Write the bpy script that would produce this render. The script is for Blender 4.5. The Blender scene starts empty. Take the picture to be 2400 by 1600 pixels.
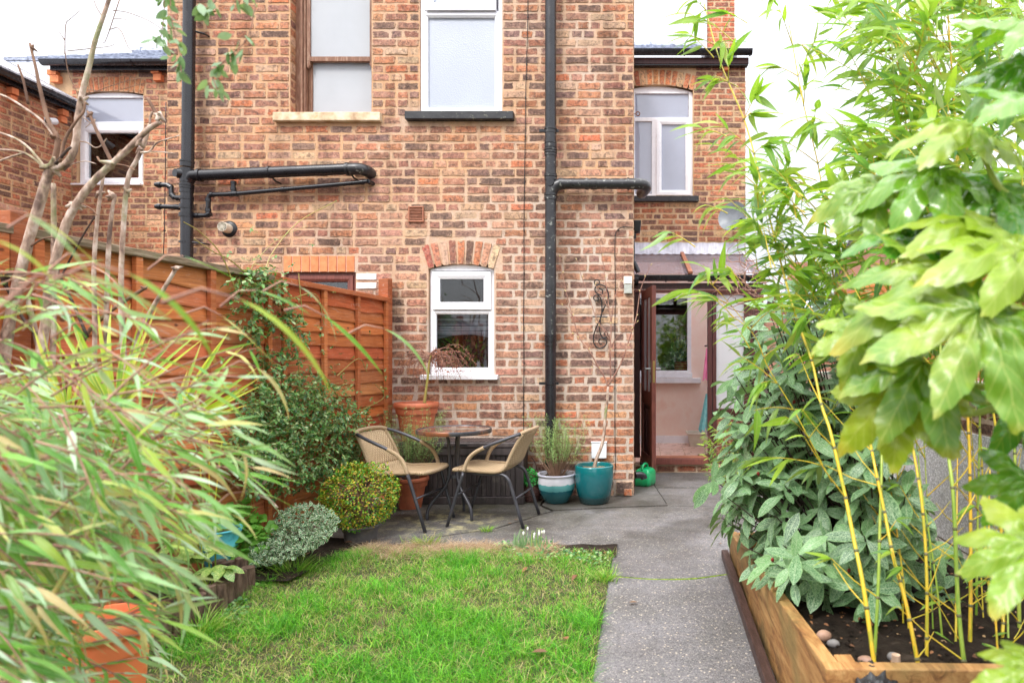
import bpy, math, random
import numpy as np
from mathutils import Vector, Matrix

random.seed(7); np.random.seed(7)
S = bpy.context.scene
COL = S.collection
# ------------------------------------------------------------------ camera
F, CU, CV, CH = 1500.0, 1510.0, 842.0, 1.255     # focal length in photo pixels, principal point, eye height
cam_d = bpy.data.cameras.new('camera'); cam = bpy.data.objects.new('camera', cam_d); COL.objects.link(cam)
cam.location = (0, 0, CH); cam.rotation_euler = (math.radians(90), 0, 0)
cam_d.sensor_width = 36; cam_d.lens = F / 2400 * 36
cam_d.shift_x = (1200 - CU) / 2400; cam_d.shift_y = (CV - 800) / 2400
cam_d.clip_start = 0.02; cam_d.clip_end = 600
cam_d.dof.use_dof = True; cam_d.dof.focus_distance = 5.3; cam_d.dof.aperture_fstop = 3.2
S.camera = cam
# ------------------------------------------------------------------ sky, sun, exposure
SUN_EL, SUN_ROT = math.radians(48), math.radians(200)
w = bpy.data.worlds.new('World'); S.world = w; w.use_nodes = True
nt = w.node_tree; nt.nodes.clear()
out = nt.nodes.new('ShaderNodeOutputWorld'); bg = nt.nodes.new('ShaderNodeBackground')
sky = nt.nodes.new('ShaderNodeTexSky'); sky.sky_type = 'NISHITA'; sky.sun_disc = False
sky.sun_elevation = SUN_EL; sky.sun_rotation = SUN_ROT; sky.dust_density = 3.0
tc = nt.nodes.new('ShaderNodeTexCoord'); sep = nt.nodes.new('ShaderNodeSeparateXYZ')
nt.links.new(tc.outputs['Generated'], sep.inputs[0])
# overcast deck: zenith, out of view, made far brighter to light the scene
cr = nt.nodes.new('ShaderNodeValToRGB')
cr.color_ramp.elements[0].position = 0.0; cr.color_ramp.elements[0].color = (6.4, 6.5, 6.9, 1)
cr.color_ramp.elements[1].position = 1.0; cr.color_ramp.elements[1].color = (29, 29, 29.5, 1)
_e = cr.color_ramp.elements.new(.45); _e.color = (8.2, 8.3, 8.7, 1)
nt.links.new(sep.outputs['Z'], cr.inputs[0])
nz = nt.nodes.new('ShaderNodeTexNoise'); nz.inputs['Scale'].default_value = 2.2; nz.inputs['Detail'].default_value = 6
nt.links.new(tc.outputs['Generated'], nz.inputs['Vector'])
mr = nt.nodes.new('ShaderNodeMapRange'); mr.inputs['From Min'].default_value = .3; mr.inputs['From Max'].default_value = .7
mr.inputs['To Min'].default_value = .52; mr.inputs['To Max'].default_value = 1.40
nt.links.new(nz.outputs['Fac'], mr.inputs['Value'])
vm = nt.nodes.new('ShaderNodeVectorMath'); vm.operation = 'SCALE'
nt.links.new(cr.outputs[0], vm.inputs[0]); nt.links.new(mr.outputs[0], vm.inputs['Scale'])
mx = nt.nodes.new('ShaderNodeMix'); mx.data_type = 'RGBA'; mx.inputs['Factor'].default_value = 0.9
nt.links.new(sky.outputs[0], mx.inputs['A']); nt.links.new(vm.outputs[0], mx.inputs['B'])
nt.links.new(mx.outputs['Result'], bg.inputs['Color']); bg.inputs['Strength'].default_value = 0.125
nt.links.new(bg.outputs[0], out.inputs[0])
sd = bpy.data.lights.new('sun', 'SUN'); sd.energy = 1.5; sd.angle = math.radians(14); sd.color = (1, .97, .92)
so = bpy.data.objects.new('sun', sd); COL.objects.link(so)
# sun stands behind the camera, to the left
_d = Vector((-math.sin(math.radians(28)) * math.cos(SUN_EL), -math.cos(math.radians(28)) * math.cos(SUN_EL), math.sin(SUN_EL)))
so.rotation_euler = _d.to_track_quat('Z', 'Y').to_euler(); so.location = (-4, -6, 12)
S.view_settings.view_transform = 'Standard'; S.view_settings.look = 'None'
S.view_settings.gamma = 1; S.view_settings.use_curve_mapping = False; S.view_settings.exposure = 0.74
S.cycles.max_bounces = 8; S.cycles.transparent_max_bounces = 24

# ------------------------------------------------------------------ helpers
def P(u, v, Y): return Vector(((u - CU) * Y / F, Y, CH - (v - CV) * Y / F))
def G(u, v, z=0.0):
    Y = F * (CH - z) / (v - CV); return Vector(((u - CU) * Y / F, Y, z))
def lin(r, g, b):
    f = lambda c: (c / 255 / 12.92) if c / 255 <= .04045 else ((c / 255 + .055) / 1.055) ** 2.4
    return (f(r), f(g), f(b))

class MB:
    def __init__(s): s.V = []; s.F = []; s.C = []; s.cur = (1, 1, 1, 1)
    def add(s, vs, fs):
        b = len(s.V); s.V += [tuple(v) for v in vs]; s.C += [s.cur] * len(vs)
        s.F += [tuple(b + i for i in f) for f in fs]
    def box(s, x0, x1, y0, y1, z0, z1):
        s.hexa([(x0,y0,z0),(x1,y0,z0),(x1,y1,z0),(x0,y1,z0),(x0,y0,z1),(x1,y0,z1),(x1,y1,z1),(x0,y1,z1)])
    def hexa(s, v):
        s.add(v, [(0,3,2,1),(4,5,6,7),(0,1,5,4),(1,2,6,5),(2,3,7,6),(3,0,4,7)])
    def beam(s, a, b, wx, wz, up=(0,0,1)):
        a, b = Vector(a), Vector(b); d = (b - a).normalized(); x = d.cross(Vector(up))
        if x.length < 1e-4: x = d.cross(Vector((0,1,0)))
        x.normalize(); z = x.cross(d)
        x = x * wx / 2; z = z * wz / 2
        s.hexa([a-x-z, a+x-z, b+x-z, b-x-z, a-x+z, a+x+z, b+x+z, b-x+z])
    def quad(s, a, b, c, d): s.add([a,b,c,d], [(0,1,2,3)])
    def tube(s, pts, r, seg=8, cap=True, smooth=0, closed=False):
        pts = [Vector(p) for p in pts]
        rs = list(r) if hasattr(r, '__len__') else [r] * len(pts)
        if smooth: pts, rs = catmull(pts, rs, smooth)
        n = len(pts); vs = []; prev = None
        for i, p in enumerate(pts):
            d = (pts[min(i+1, n-1)] - pts[max(i-1, 0)])
            if d.length < 1e-7: d = Vector((0,0,1))
            d.normalize()
            if prev is None:
                a = d.cross(Vector((0,0,1)));
                if a.length < .05: a = d.cross(Vector((1,0,0)))
            else:
                a = prev - d * prev.dot(d)
                if a.length < 1e-5: a = d.cross(Vector((1,0,0)))
            a.normalize(); prev = a; b = d.cross(a)
            for k in range(seg):
                t = 2*math.pi*k/seg
                vs.append(p + (a*math.cos(t) + b*math.sin(t)) * rs[i])
        fs = []
        for i in range(n-1):
            for k in range(seg):
                k2 = (k+1) % seg
                fs.append((i*seg+k, i*seg+k2, (i+1)*seg+k2, (i+1)*seg+k))
        if cap:
            fs.append(tuple(range(seg-1, -1, -1))); fs.append(tuple((n-1)*seg+k for k in range(seg)))
        s.add(vs, fs)
    def lathe(s, prof, c=(0,0,0), seg=32, cap_bottom=False):
        c = Vector(c); vs = []
        for r, z in prof:
            for k in range(seg):
                t = 2*math.pi*k/seg; vs.append((c.x + r*math.cos(t), c.y + r*math.sin(t), c.z + z))
        fs = []
        for i in range(len(prof)-1):
            for k in range(seg):
                k2 = (k+1) % seg; fs.append((i*seg+k, i*seg+k2, (i+1)*seg+k2, (i+1)*seg+k))
        if cap_bottom: fs.append(tuple(range(seg-1, -1, -1)))
        s.add(vs, fs)
    def disc(s, c, r, n, seg=24):
        c = Vector(c); n = Vector(n).normalized(); a = n.orthogonal().normalized(); b = n.cross(a)
        s.add([c + (a*math.cos(2*math.pi*k/seg) + b*math.sin(2*math.pi*k/seg))*r for k in range(seg)], [tuple(range(seg))])
    def prism(s, poly, y0, y1):      # polygon of (x, z), extruded along y
        n = len(poly)
        s.add([(x, y0, z) for x, z in poly] + [(x, y1, z) for x, z in poly],
              [tuple(range(n)), tuple(range(2*n-1, n-1, -1))] + [(i, i+n, (i+1) % n + n, (i+1) % n) for i in range(n)])
    def build(s, name, mat, parent=None, smooth=False, bevel=0, seg=2, org=None, kind=None, auto=None):
        T = Vector(parent['_T']) if parent is not None else Vector(org or (0,0,0))
        me = bpy.data.meshes.new(name)
        V = np.array(s.V, dtype=np.float64).reshape(-1, 3) - np.array(T)
        me.from_pydata(V.tolist(), [], s.F)
        at = me.color_attributes.new('bc', 'FLOAT_COLOR', 'POINT')
        at.data.foreach_set('color', np.array(s.C, dtype=np.float32).ravel())
        me.materials.append(mat)
        if smooth: me.polygons.foreach_set('use_smooth', [True]*len(me.polygons))
        me.update()
        o = bpy.data.objects.new(name, me); COL.objects.link(o)
        if parent is not None: o.parent = parent
        else: o.location = T
        o['_T'] = tuple(T)
        if bevel:
            m = o.modifiers.new('bevel', 'BEVEL'); m.width = bevel; m.segments = seg; m.limit_method = 'ANGLE'; m.angle_limit = math.radians(35)
        if smooth and auto:
            me.set_sharp_from_angle(angle=math.radians(auto))
        if kind: o['kind'] = kind
        return o

def catmull(pts, rs, k):
    P4 = [pts[0]*2 - pts[1]] + pts + [pts[-1]*2 - pts[-2]]; R4 = [rs[0]] + rs + [rs[-1]]
    op, orr = [], []
    for i in range(1, len(P4)-2):
        for j in range(k):
            t = j / k
            p0, p1, p2, p3 = P4[i-1], P4[i], P4[i+1], P4[i+2]
            op.append(.5*((2*p1) + (p2-p0)*t + (2*p0-5*p1+4*p2-p3)*t*t + (3*p1-p0-3*p2+p3)*t**3))
            orr.append(R4[i]*(1-t) + R4[i+1]*t)
    op.append(pts[-1]); orr.append(rs[-1]); return op, orr

def tag(o, label=None, cat=None, group=None, kind=None):
    if label: o['label'] = label
    if cat: o['category'] = cat
    if group: o['group'] = group
    if kind: o['kind'] = kind
    return o
def thing(name, label, cat, loc=(0,0,0), group=None):
    o = bpy.data.objects.new(name, None); COL.objects.link(o); o.location = loc; o['_T'] = tuple(loc)
    o.empty_display_size = .1
    return tag(o, label, cat, group)

# ------------------------------------------------------------------ materials
class N:
    def __init__(s, name):
        s.m = bpy.data.materials.new(name); s.m.use_nodes = True; s.t = s.m.node_tree; s.t.nodes.clear()
        s.out = s.t.nodes.new('ShaderNodeOutputMaterial')
    def n(s, typ, **kw):
        nd = s.t.nodes.new('ShaderNode' + typ)
        for k, v in kw.items():
            if k.startswith('_'): setattr(nd, k[1:], v)
            else:
                key = k.replace('__', ' ')
                inp = nd.inputs[int(key[1:])] if key[0] == 'i' and key[1:].isdigit() else nd.inputs[key]
                s.set(inp, v)
        return nd
    def set(s, inp, v):
        if isinstance(v, bpy.types.NodeSocket): s.t.links.new(v, inp)
        else:
            if isinstance(v, (tuple, list)) and len(v) == 3 and inp.type == 'RGBA': v = (*v, 1)
            inp.default_value = v
    def pos(s, scale=(1,1,1), obj=False):
        if obj: src = s.n('TexCoord').outputs['Object']
        else: src = s.n('NewGeometry').outputs['Position']
        return s.n('Mapping', Vector=src, Scale=scale).outputs[0]
    def noise(s, vec, scale, detail=5, rough=.6, dist=0):
        return s.n('TexNoise', Vector=vec, Scale=scale, Detail=detail, Roughness=rough, Distortion=dist).outputs['Fac']
    def vor(s, vec, scale, out='Distance', **kw):
        return s.n('TexVoronoi', Vector=vec, Scale=scale, **kw).outputs[out]
    def ramp(s, fac, stops, interp='LINEAR'):
        r = s.n('ValToRGB', Fac=fac); e = r.color_ramp.elements; r.color_ramp.interpolation = interp
        while len(e) < len(stops): e.new(.5)
        for i, (p, c) in enumerate(stops):
            e[i].position = p; e[i].color = (*c[:3], 1) if not isinstance(c, (int, float)) else (c, c, c, 1)
        return r.outputs[0]
    def mix(s, f, a, b, blend='MIX'):
        m = s.n('Mix', _data_type='RGBA', _blend_type=blend); s.set(m.inputs['Factor'], f); s.set(m.inputs['A'], a); s.set(m.inputs['B'], b)
        return m.outputs['Result']
    def math(s, op, a, b=0.0, c=0.0):
        m = s.n('Math', _operation=op); s.set(m.inputs[0], a); s.set(m.inputs[1], b); s.set(m.inputs[2], c); return m.outputs[0]
    def map(s, v, a, b, c=0., d=1.):
        m = s.n('MapRange'); s.set(m.inputs[0], v)
        for i, x in enumerate((a, b, c, d)): m.inputs[i+1].default_value = x
        return m.outputs[0]
    def bump(s, h, strength=.4, dist=.01, nrm=None):
        b = s.n('Bump', Height=h, Strength=strength, Distance=dist)
        if nrm is not None: s.set(b.inputs['Normal'], nrm)
        return b.outputs[0]
    def bsdf(s, col, rough=.6, normal=None, metal=0., spec=.5, coat=0., **kw):
        b = s.n('BsdfPrincipled', Roughness=rough, Metallic=metal)
        s.set(b.inputs['Base Color'], col); b.inputs['Specular IOR Level'].default_value = spec; b.inputs['Coat Weight'].default_value = coat
        for k, v in kw.items(): s.set(b.inputs[k.replace('__', ' ')], v)
        if normal is not None: s.set(b.inputs['Normal'], normal)
        return b.outputs[0]
    def end(s, sh): s.t.links.new(sh, s.out.inputs[0]); return s.m

def plain(name, stops, scale=6, detail=6, rough=.6, bs=40, bstr=.3, bdist=.004, metal=0, spec=.5, coat=0, stretch=(1,1,1), dirt=None, obj=False, bstretch=None, lo=.35, hi=.65):
    m = N(name); v = m.pos(stretch, obj)
    if len(stops) == 1: stops = [tuple(c*.82 for c in stops[0]), tuple(min(1, c*1.12) for c in stops[0])]
    k = len(stops) - 1
    col = m.ramp(m.noise(v, scale, detail), [(lo + (hi-lo)*i/k, c) for i, c in enumerate(stops)])
    if dirt:
        dcol, dsc, a, b = dirt
        col = m.mix(m.map(m.noise(m.pos((1,1,1), obj), dsc, 8, .7), a, b), col, dcol)
    bv = m.pos(bstretch or stretch, obj)
    nrm = m.bump(m.noise(bv, bs, 8, .65), bstr, bdist) if bstr else None
    rr = m.map(m.noise(v, scale*2.7, 4), .3, .7, max(0, rough-.08), min(1, rough+.08))
    return m.end(m.bsdf(col, rr, nrm, metal, spec, coat))

def mk_brick(name, soot=.35, bright=1.0, wash=.3, mort=(.54,.38,.26)):
    m = N(name); v = m.pos()
    a = m.n('Attribute', _attribute_name='bc'); base = a.outputs['Color']
    fine = m.noise(v, 75, 6, .7)
    col = m.mix(m.map(fine, .38, .68), m.mix(.35, base, (.05,.03,.025)), m.mix(.22, base, (.8,.5,.35)))
    mid = m.noise(v, 30, 6, .7, .4)
    col = m.mix(m.map(mid, .49, .60, 0, .62), col, (.075,.05,.045))
    mid2 = m.noise(m.n('Mapping', Vector=v, Location=(7,3,5)).outputs[0], 26, 6, .7, .4)
    col = m.mix(m.map(mid2, .52, .66, 0, .5), col, (.64,.40,.30))
    big = m.noise(v, 9, 8, .72, .6)                                   # soot smears over and across bricks
    col = m.mix(m.map(big, .53, .66, 0, soot), col, (.045,.035,.035))
    pale = m.noise(m.pos((1.7,1.7,2.3)), 13, 9, .75, .3)              # lime bloom and mortar smear
    col = m.mix(m.map(pale, .56, .70, 0, wash), col, (.66,.47,.36))
    ed = m.math('ADD', m.math('MULTIPLY', a.outputs['Alpha'], 1.5), m.math('MULTIPLY', m.noise(v, 34, 7, .75), 1.6))
    col = m.mix(m.map(ed, 1.08, .9, 0, .9), col, mort)                # mortar smeared over the arrises
    pits = m.vor(m.n('Mapping', Vector=v, Location=(.3,.1,0)).outputs[0], 90)
    pitm = m.math('MULTIPLY', m.map(pits, .18, .05), m.map(m.noise(v, 22, 3), .5, .6))
    col = m.mix(m.math('MULTIPLY', pitm, .75), col, (.03,.02,.018))
    tint = m.noise(v, .9, 5, .6)
    col = m.mix(m.map(tint, .45, .6, 0, .55), col, m.mix(1, col, (1.06,.99,.88), 'MULTIPLY'))
    stk = m.noise(m.pos((2.6,2.6,.35)), 2.2, 6, .65)
    col = m.mix(m.map(stk, .50, .64, 0, .7), col, m.mix(1, col, (.5,.47,.47), 'MULTIPLY'))
    if bright != 1: col = m.mix(1, col, (bright,)*3, 'MULTIPLY')
    h = m.math('ADD', m.math('MULTIPLY', m.noise(v, 38, 9, .72), 1.0), m.math('MULTIPLY', pitm, -.55))
    return m.end(m.bsdf(col, m.map(fine, .3, .7, .72, .95), m.bump(h, .9, .012), spec=.3))
def mk_mortar(name, c0, c1, c2):
    m = N(name); v = m.pos()
    z = m.n('SeparateXYZ', i0=v)
    zone = m.math('ADD', m.noise(v, 1.6, 8, .7), m.math('ADD', m.map(z.outputs['Z'], 3.4, 1.2, -.10, .12), m.map(z.outputs['X'], -3.4, -1.4, -.07, .05)))
    col = m.ramp(zone, [(.35, c0), (.5, c1), (.66, c2)])
    col = m.mix(m.map(m.noise(v, 30, 6, .7), .55, .75, 0, .45), col, (.14,.09,.06))
    col = m.mix(m.map(m.noise(v, 130, 3, .7), .5, .7, 0, .3), col, (.85,.72,.6))
    stk = m.noise(m.pos((2.6,2.6,.35)), 2.2, 6, .65)
    col = m.mix(m.map(stk, .50, .64, 0, .55), col, m.mix(1, col, (.6,.57,.56), 'MULTIPLY'))
    return m.end(m.bsdf(col, .92, m.bump(m.noise(v, 60, 9, .75), .8, .01), spec=.2))

M = {}
M['brick'] = mk_brick('brick_face', .5, 1.0, .4)
M['brick_far'] = mk_brick('brick_face_rear', .3, 1.0, .2)
M['mortar'] = mk_mortar('mortar', lin(208,164,126), lin(206,172,146), lin(202,184,170))
M['mortar_far'] = mk_mortar('mortar_rear', lin(196,160,122), lin(210,178,140), lin(205,182,156))
M['upvc'] = plain('white_upvc', [lin(236,236,242), lin(246,246,250)], 3, rough=.28, bstr=.03, spec=.5)
M['brown_paint'] = plain('weathered_brown_paint', [(.16,.07,.04), (.25,.12,.07), (.42,.28,.2)], 9, rough=.6, bs=60, stretch=(6,6,1), bstr=.5, lo=.3, hi=.75)
M['maroon'] = plain('maroon_stained_timber', [(.045,.012,.012), (.09,.025,.022)], 10, rough=.42, bs=60, stretch=(8,8,1), bstr=.25)
M['maroon_red'] = plain('red_stained_timber', [(.14,.04,.03), (.24,.075,.055)], 10, rough=.45, bs=60, stretch=(8,8,1), bstr=.2)
M['pipe'] = plain('black_plastic', [(.010,.010,.013), (.018,.018,.023)], 4, rough=.27, bs=30, bstr=.06, dirt=((.42,.42,.4), 34, .70, .78), spec=.6)
M['pipe_old'] = plain('weathered_black_plastic', [(.011,.011,.014), (.03,.03,.033)], 9, rough=.34, bs=30, bstr=.15, dirt=((.5,.52,.47), 26, .58, .74), spec=.55)
M['sill_dark'] = plain('black_painted_sill', [(.018,.018,.022), (.035,.035,.04)], 9, rough=.6, bs=50, bstr=.5, dirt=((.42,.43,.3), 30, .60, .70))
M['sill_pale'] = plain('flaking_pale_sill', [lin(176,142,112), lin(208,184,150), lin(228,212,186)], 9, rough=.85, bs=60, bstr=.6, dirt=(lin(176,150,60), 12, .6, .75))
M['orange_brick'] = plain('orange_soldier_brick', [lin(214,122,78), lin(232,148,100)], 20, rough=.85, bs=90, bstr=.3)
M['slate'] = plain('roof_slate', [(.16,.18,.23), (.33,.36,.45), (.5,.54,.62)], 14, rough=.5, bs=40, bstr=.5, stretch=(1,1,1), dirt=((.2,.22,.1), 8, .62, .75))
M['lead'] = plain('lead_flashing', [(.42,.42,.50), (.72,.72,.80)], 5, rough=.45, bs=20, bstr=.4, stretch=(3,1,.6), dirt=((.28,.28,.33), 5, .5, .75))
M['gutter'] = plain('black_gutter', [(.012,.012,.016), (.022,.022,.028)], 4, rough=.25, bstr=.04)
M['brown_vent'] = plain('brown_plastic', [lin(150,92,66), lin(172,112,84)], 10, rough=.5, bstr=.05)
M['cream'] = plain('cream_plastic', [lin(210,200,180), lin(232,226,210)], 8, rough=.4, bstr=.05)
M['white_plastic'] = plain('white_plastic', [lin(232,236,242), lin(244,246,250)], 8, rough=.35, bstr=.03)
M['black_metal'] = plain('black_metal', [(.012,.012,.014)], 8, rough=.4, bstr=.1)
M['rust'] = plain('rusty_iron', [(.10,.03,.015), (.2,.07,.03)], 40, rough=.8)
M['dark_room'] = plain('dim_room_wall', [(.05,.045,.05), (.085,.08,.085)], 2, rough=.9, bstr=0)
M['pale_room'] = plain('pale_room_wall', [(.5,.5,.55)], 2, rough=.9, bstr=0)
M['curtain'] = plain('white_net_curtain', [lin(176,186,206), lin(232,236,244), lin(252,252,254)], 1.6, rough=.9, bstr=.1, stretch=(9,1,.08), lo=.36, hi=.62)  # vertical streaks put the shading of folds into the cloth colour
M['lace'] = plain('patterned_curtain', [lin(240,240,244), lin(248,248,250)], 12, rough=.9, bstr=.1, dirt=(lin(214,150,160), 9, .58, .6))
def mk_pane(name, tint=(.9,.93,.95), rough=.02, glossy=1.0, opac=0.0, col=(.8,.84,.9), bump=None, trl=.12):
    m = N(name)
    nrm = None
    if bump: nrm = m.bump(m.vor(m.pos(), bump[0]), bump[1], .004)
    tr = m.n('BsdfTransparent', Color=tint).outputs[0]
    if opac > 0:
        d = m.bsdf(m.ramp(m.noise(m.pos(), 3, 3), [(.3, tuple(c*.92 for c in col)), (.7, col)]), .5, nrm, spec=.2)
        d = m.n('MixShader', i0=trl, i1=d, i2=m.n('BsdfTranslucent', Color=col).outputs[0]).outputs[0]
        tr_ = m.n('MixShader', i0=opac, i1=tr, i2=d).outputs[0]
    else: tr_ = tr
    gl = m.n('BsdfGlossy', Color=(1,1,1), Roughness=rough).outputs[0]
    if nrm is not None: gl.node.inputs['Normal'].default_value; m.set(gl.node.inputs['Normal'], nrm)
    fr = m.n('Fresnel', IOR=1.5).outputs[0]
    fac = m.math('MULTIPLY', fr, glossy)
    return m.end(m.n('MixShader', i0=fac, i1=tr_, i2=gl).outputs[0])
M['pane'] = mk_pane('window_glass', glossy=1.9)
M['pane_far'] = mk_pane('upper_window_glass', glossy=3.0, opac=.6, col=lin(206,212,234))  # opaque lavender tint stands in for the sky reflected in the glass
M['pane_frost'] = mk_pane('frosted_glass', rough=.5, glossy=1.0, opac=.45, col=lin(246,249,254), bump=(160, .25))
M['pane_porch'] = mk_pane('frosted_porch_glass', rough=.5, glossy=1.0, opac=.6, col=lin(244,247,252), bump=(160, .25), trl=.4)
M['pane_obscure'] = mk_pane('obscure_glass', rough=.3, glossy=1.5, opac=.85, col=lin(196,204,220), bump=(110, .35))

# ------------------------------------------------------------------ brickwork
def jitter_brick(mb, corners, fr, rng, proud=.004, ni=(5, 2), jit=.005, inset=.0035):
    """one brick face with worn edges standing proud of the mortar; corners (a, b) in wall coordinates, fr maps (a, b, out) to the world"""
    pts = []
    k = len(corners)
    for i in range(k):
        a, b = Vector(corners[i]), Vector(corners[(i+1) % k]); L = (b-a).length
        n = ni[0] if L > .13 else (ni[1] + 1 if L > .08 else ni[1])
        for j in range(n):
            t = (j + (.5 if j else .13)) / n if j else .07
            pts.append(a.lerp(b, t))
        pts.append(a.lerp(b, .93))
    c = sum(pts, Vector((0,0))) / len(pts)
    ph = rng.random()*9
    o, i_ = [], []
    for q, p in enumerate(pts):
        d = (p - c)
        if d.length < 1e-5: continue
        off = (rng.random() - .65) * jit * 2
        dn = d.normalized()
        p1 = p + dn*off
        o.append(p1 + dn*.0015); i_.append(p1 - dn*inset)
    n = len(o); tilt = (rng.random()-.5)*.004; tilt2 = (rng.random()-.5)*.003
    vs = [fr(p.x, p.y, -.004) for p in o]
    vs += [fr(p.x, p.y, proud + tilt*(p.x-c.x)/.11 + tilt2*(p.y-c.y)/.035) for p in i_]
    vs.append(fr(c.x, c.y, proud + .0012))
    fs = [(q, (q+1) % n, n+(q+1) % n, n+q) for q in range(n)] + [(n+q, n+(q+1) % n, 2*n) for q in range(n)]
    mb.add(vs, fs)
    cc_ = mb.cur[:3]; b_ = len(mb.C) - len(vs)
    for q in range(2*n+1): mb.C[b_+q] = (*cc_, 1.0 if q == 2*n else (0.0 if q < n else .12))

def intervals(a0, a1, cuts):
    segs = [(a0, a1)]
    for c0, c1 in cuts:
        ns = []
        for s0, s1 in segs:
            if c1 <= s0 or c0 >= s1: ns.append((s0, s1)); continue
            if c0 > s0: ns.append((s0, c0))
            if c1 < s1: ns.append((c1, s1))
        segs = ns
    return segs

def lay_bricks(a0, a1, z0, z1, cuts, rng, course=.0794, L=.2286, joint=.0175, phase=0):
    """rows of stretchers and headers; returns lists of corner quads. cuts: (a0, a1, z0, z1) rectangles kept free"""
    out = []
    rows = int((z1 - z0) / course)
    for r in range(rows):
        b0 = z0 + r*course; b1 = b0 + course - joint; bm = (b0+b1)/2
        cc = [(c[0], c[1]) for c in cuts if c[2] < bm < c[3]]
        for s0, s1 in intervals(a0, a1, cc):
            if s1 - s0 < .04: continue
            kind = (r + phase) % 5
            a = s0 - (L/2 if r % 2 else 0) if kind != 3 else s0 - L/4
            tog = 0
            while a < s1 - .02:
                if kind == 3: ln = L/2 if tog % 3 else L
                else: ln = L if rng.random() > .10 else L/2
                tog += 1
                e = a + ln
                x0, x1 = max(a, s0), min(e, s1)
                if s1 - x1 < .045: x1 = s1; e = s1 + 1
                if x1 - x0 > .05:
                    w0 = rng.uniform(-.003, .003); w1 = rng.uniform(-.003, .003)
                    jl = joint*rng.uniform(.8, 1.25)
                    ua = x0 + (jl/2 if x0 > a0 + .001 else 0); ub = x1 - (jl/2 if x1 < a1 - .001 else 0)
                    out.append([(ua, b0+w0), (ub, b0+w1), (ub, b1+w1), (ua, b1+w0)])
                a = e
    return out

def pick(pal, rng):
    t = rng.random()*sum(p[0] for p in pal)
    for p in pal:
        t -= p[0]
        if t <= 0: break
    c = p[1]; k = rng.uniform(.8, 1.2)
    return tuple(max(0, x*k*rng.uniform(.93, 1.07)) for x in c) + (1,)

PAL_MID = [(5, lin(186,132,110)), (4, lin(166,112,94)), (3, lin(144,110,102)), (3, lin(208,154,130)), (2, lin(206,134,98)), (1.2, lin(116,90,82)), (1.4, lin(222,184,152)), (.35, lin(214,126,88))]
PAL_WARM = [(4, lin(206,136,98)), (4, lin(182,116,84)), (3, lin(216,150,108)), (2, lin(150,98,84)), (1.2, lin(216,122,80)), (1.2, lin(104,78,74)), (1.5, lin(222,182,150))]
PAL_FAR = [(4, lin(196,122,88)), (3, lin(166,108,86)), (3, lin(210,134,92)), (2, lin(140,98,84)), (1, lin(218,122,80)), (1, lin(112,84,76)), (1, lin(220,176,136))]

def brickwork(quads, fr, parent, matname, pal, rng, nparts, order, proud=.004, jit=.005, ni=(5, 2)):
    """the first nparts quads (by order) become single brick objects, the rest one mesh"""
    idx = sorted(range(len(quads)), key=lambda i: order(quads[i]))
    rest = MB()
    for n, i in enumerate(idx):
        q = quads[i]; cx = sum(p[0] for p in q)/len(q); cz = sum(p[1] for p in q)/len(q)
        p = pal(cx, cz) if callable(pal) else pal
        mb = MB() if n < nparts else rest
        mb.cur = pick(p, rng)
        jitter_brick(mb, q, fr, rng, proud + rng.uniform(-.003, .004), ni, jit)
        if n < nparts: mb.build('brick', M[matname], parent)
    if rest.F: rest.build('brickwork', M[matname], parent, kind='stuff')

def sheet(mb, a0, a1, b0, b1, holes, fr, thick=.24):
    """a wall plate with openings: front, back, and the faces of each opening"""
    xs = sorted({a0, a1, *[min(max(h[k], a0), a1) for h in holes for k in (0, 1)]})
    zs = sorted({b0, b1, *[min(max(h[k], b0), b1) for h in holes for k in (2, 3)]})
    solid = {}
    for i in range(len(xs)-1):
        for j in range(len(zs)-1):
            cx, cz = (xs[i]+xs[i+1])/2, (zs[j]+zs[j+1])/2
            solid[i, j] = not any(h[0] < cx < h[1] and h[2] < cz < h[3] for h in holes)
    for (i, j), sld in solid.items():
        if not sld: continue
        A0, A1, B0, B1 = xs[i], xs[i+1], zs[j], zs[j+1]
        mb.quad(fr(A0,B0,0), fr(A1,B0,0), fr(A1,B1,0), fr(A0,B1,0))
        mb.quad(fr(A0,B0,-thick), fr(A0,B1,-thick), fr(A1,B1,-thick), fr(A1,B0,-thick))
        for di, dj, e0, e1 in ((-1,0,(A0,B0),(A0,B1)), (1,0,(A1,B1),(A1,B0)), (0,-1,(A1,B0),(A0,B0)), (0,1,(A0,B1),(A1,B1))):
            if not solid.get((i+di, j+dj), False):
                mb.quad(fr(*e0,0), fr(*e1,0), fr(*e1,-thick), fr(*e0,-thick))

def fan(uc, v_in, Rin, Rout, half, n, s, Yp):
    """bricks of a segmental arch, as corner quads in wall coordinates (x, z)"""
    cx = (uc-CU)/s; cz = CH + (CV - (v_in + Rin))/s
    qs = []; st = 2*half/n
    for i in range(n):
        t0 = -half + st*i + st*.09; t1 = -half + st*(i+1) - st*.09
        f = lambda R, t: (cx + R/s*math.sin(t), cz + R/s*math.cos(t))
        qs.append([f(Rin, t0), f(Rin, t1), f(Rout, t1), f(Rout, t0)])
    return qs

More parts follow.
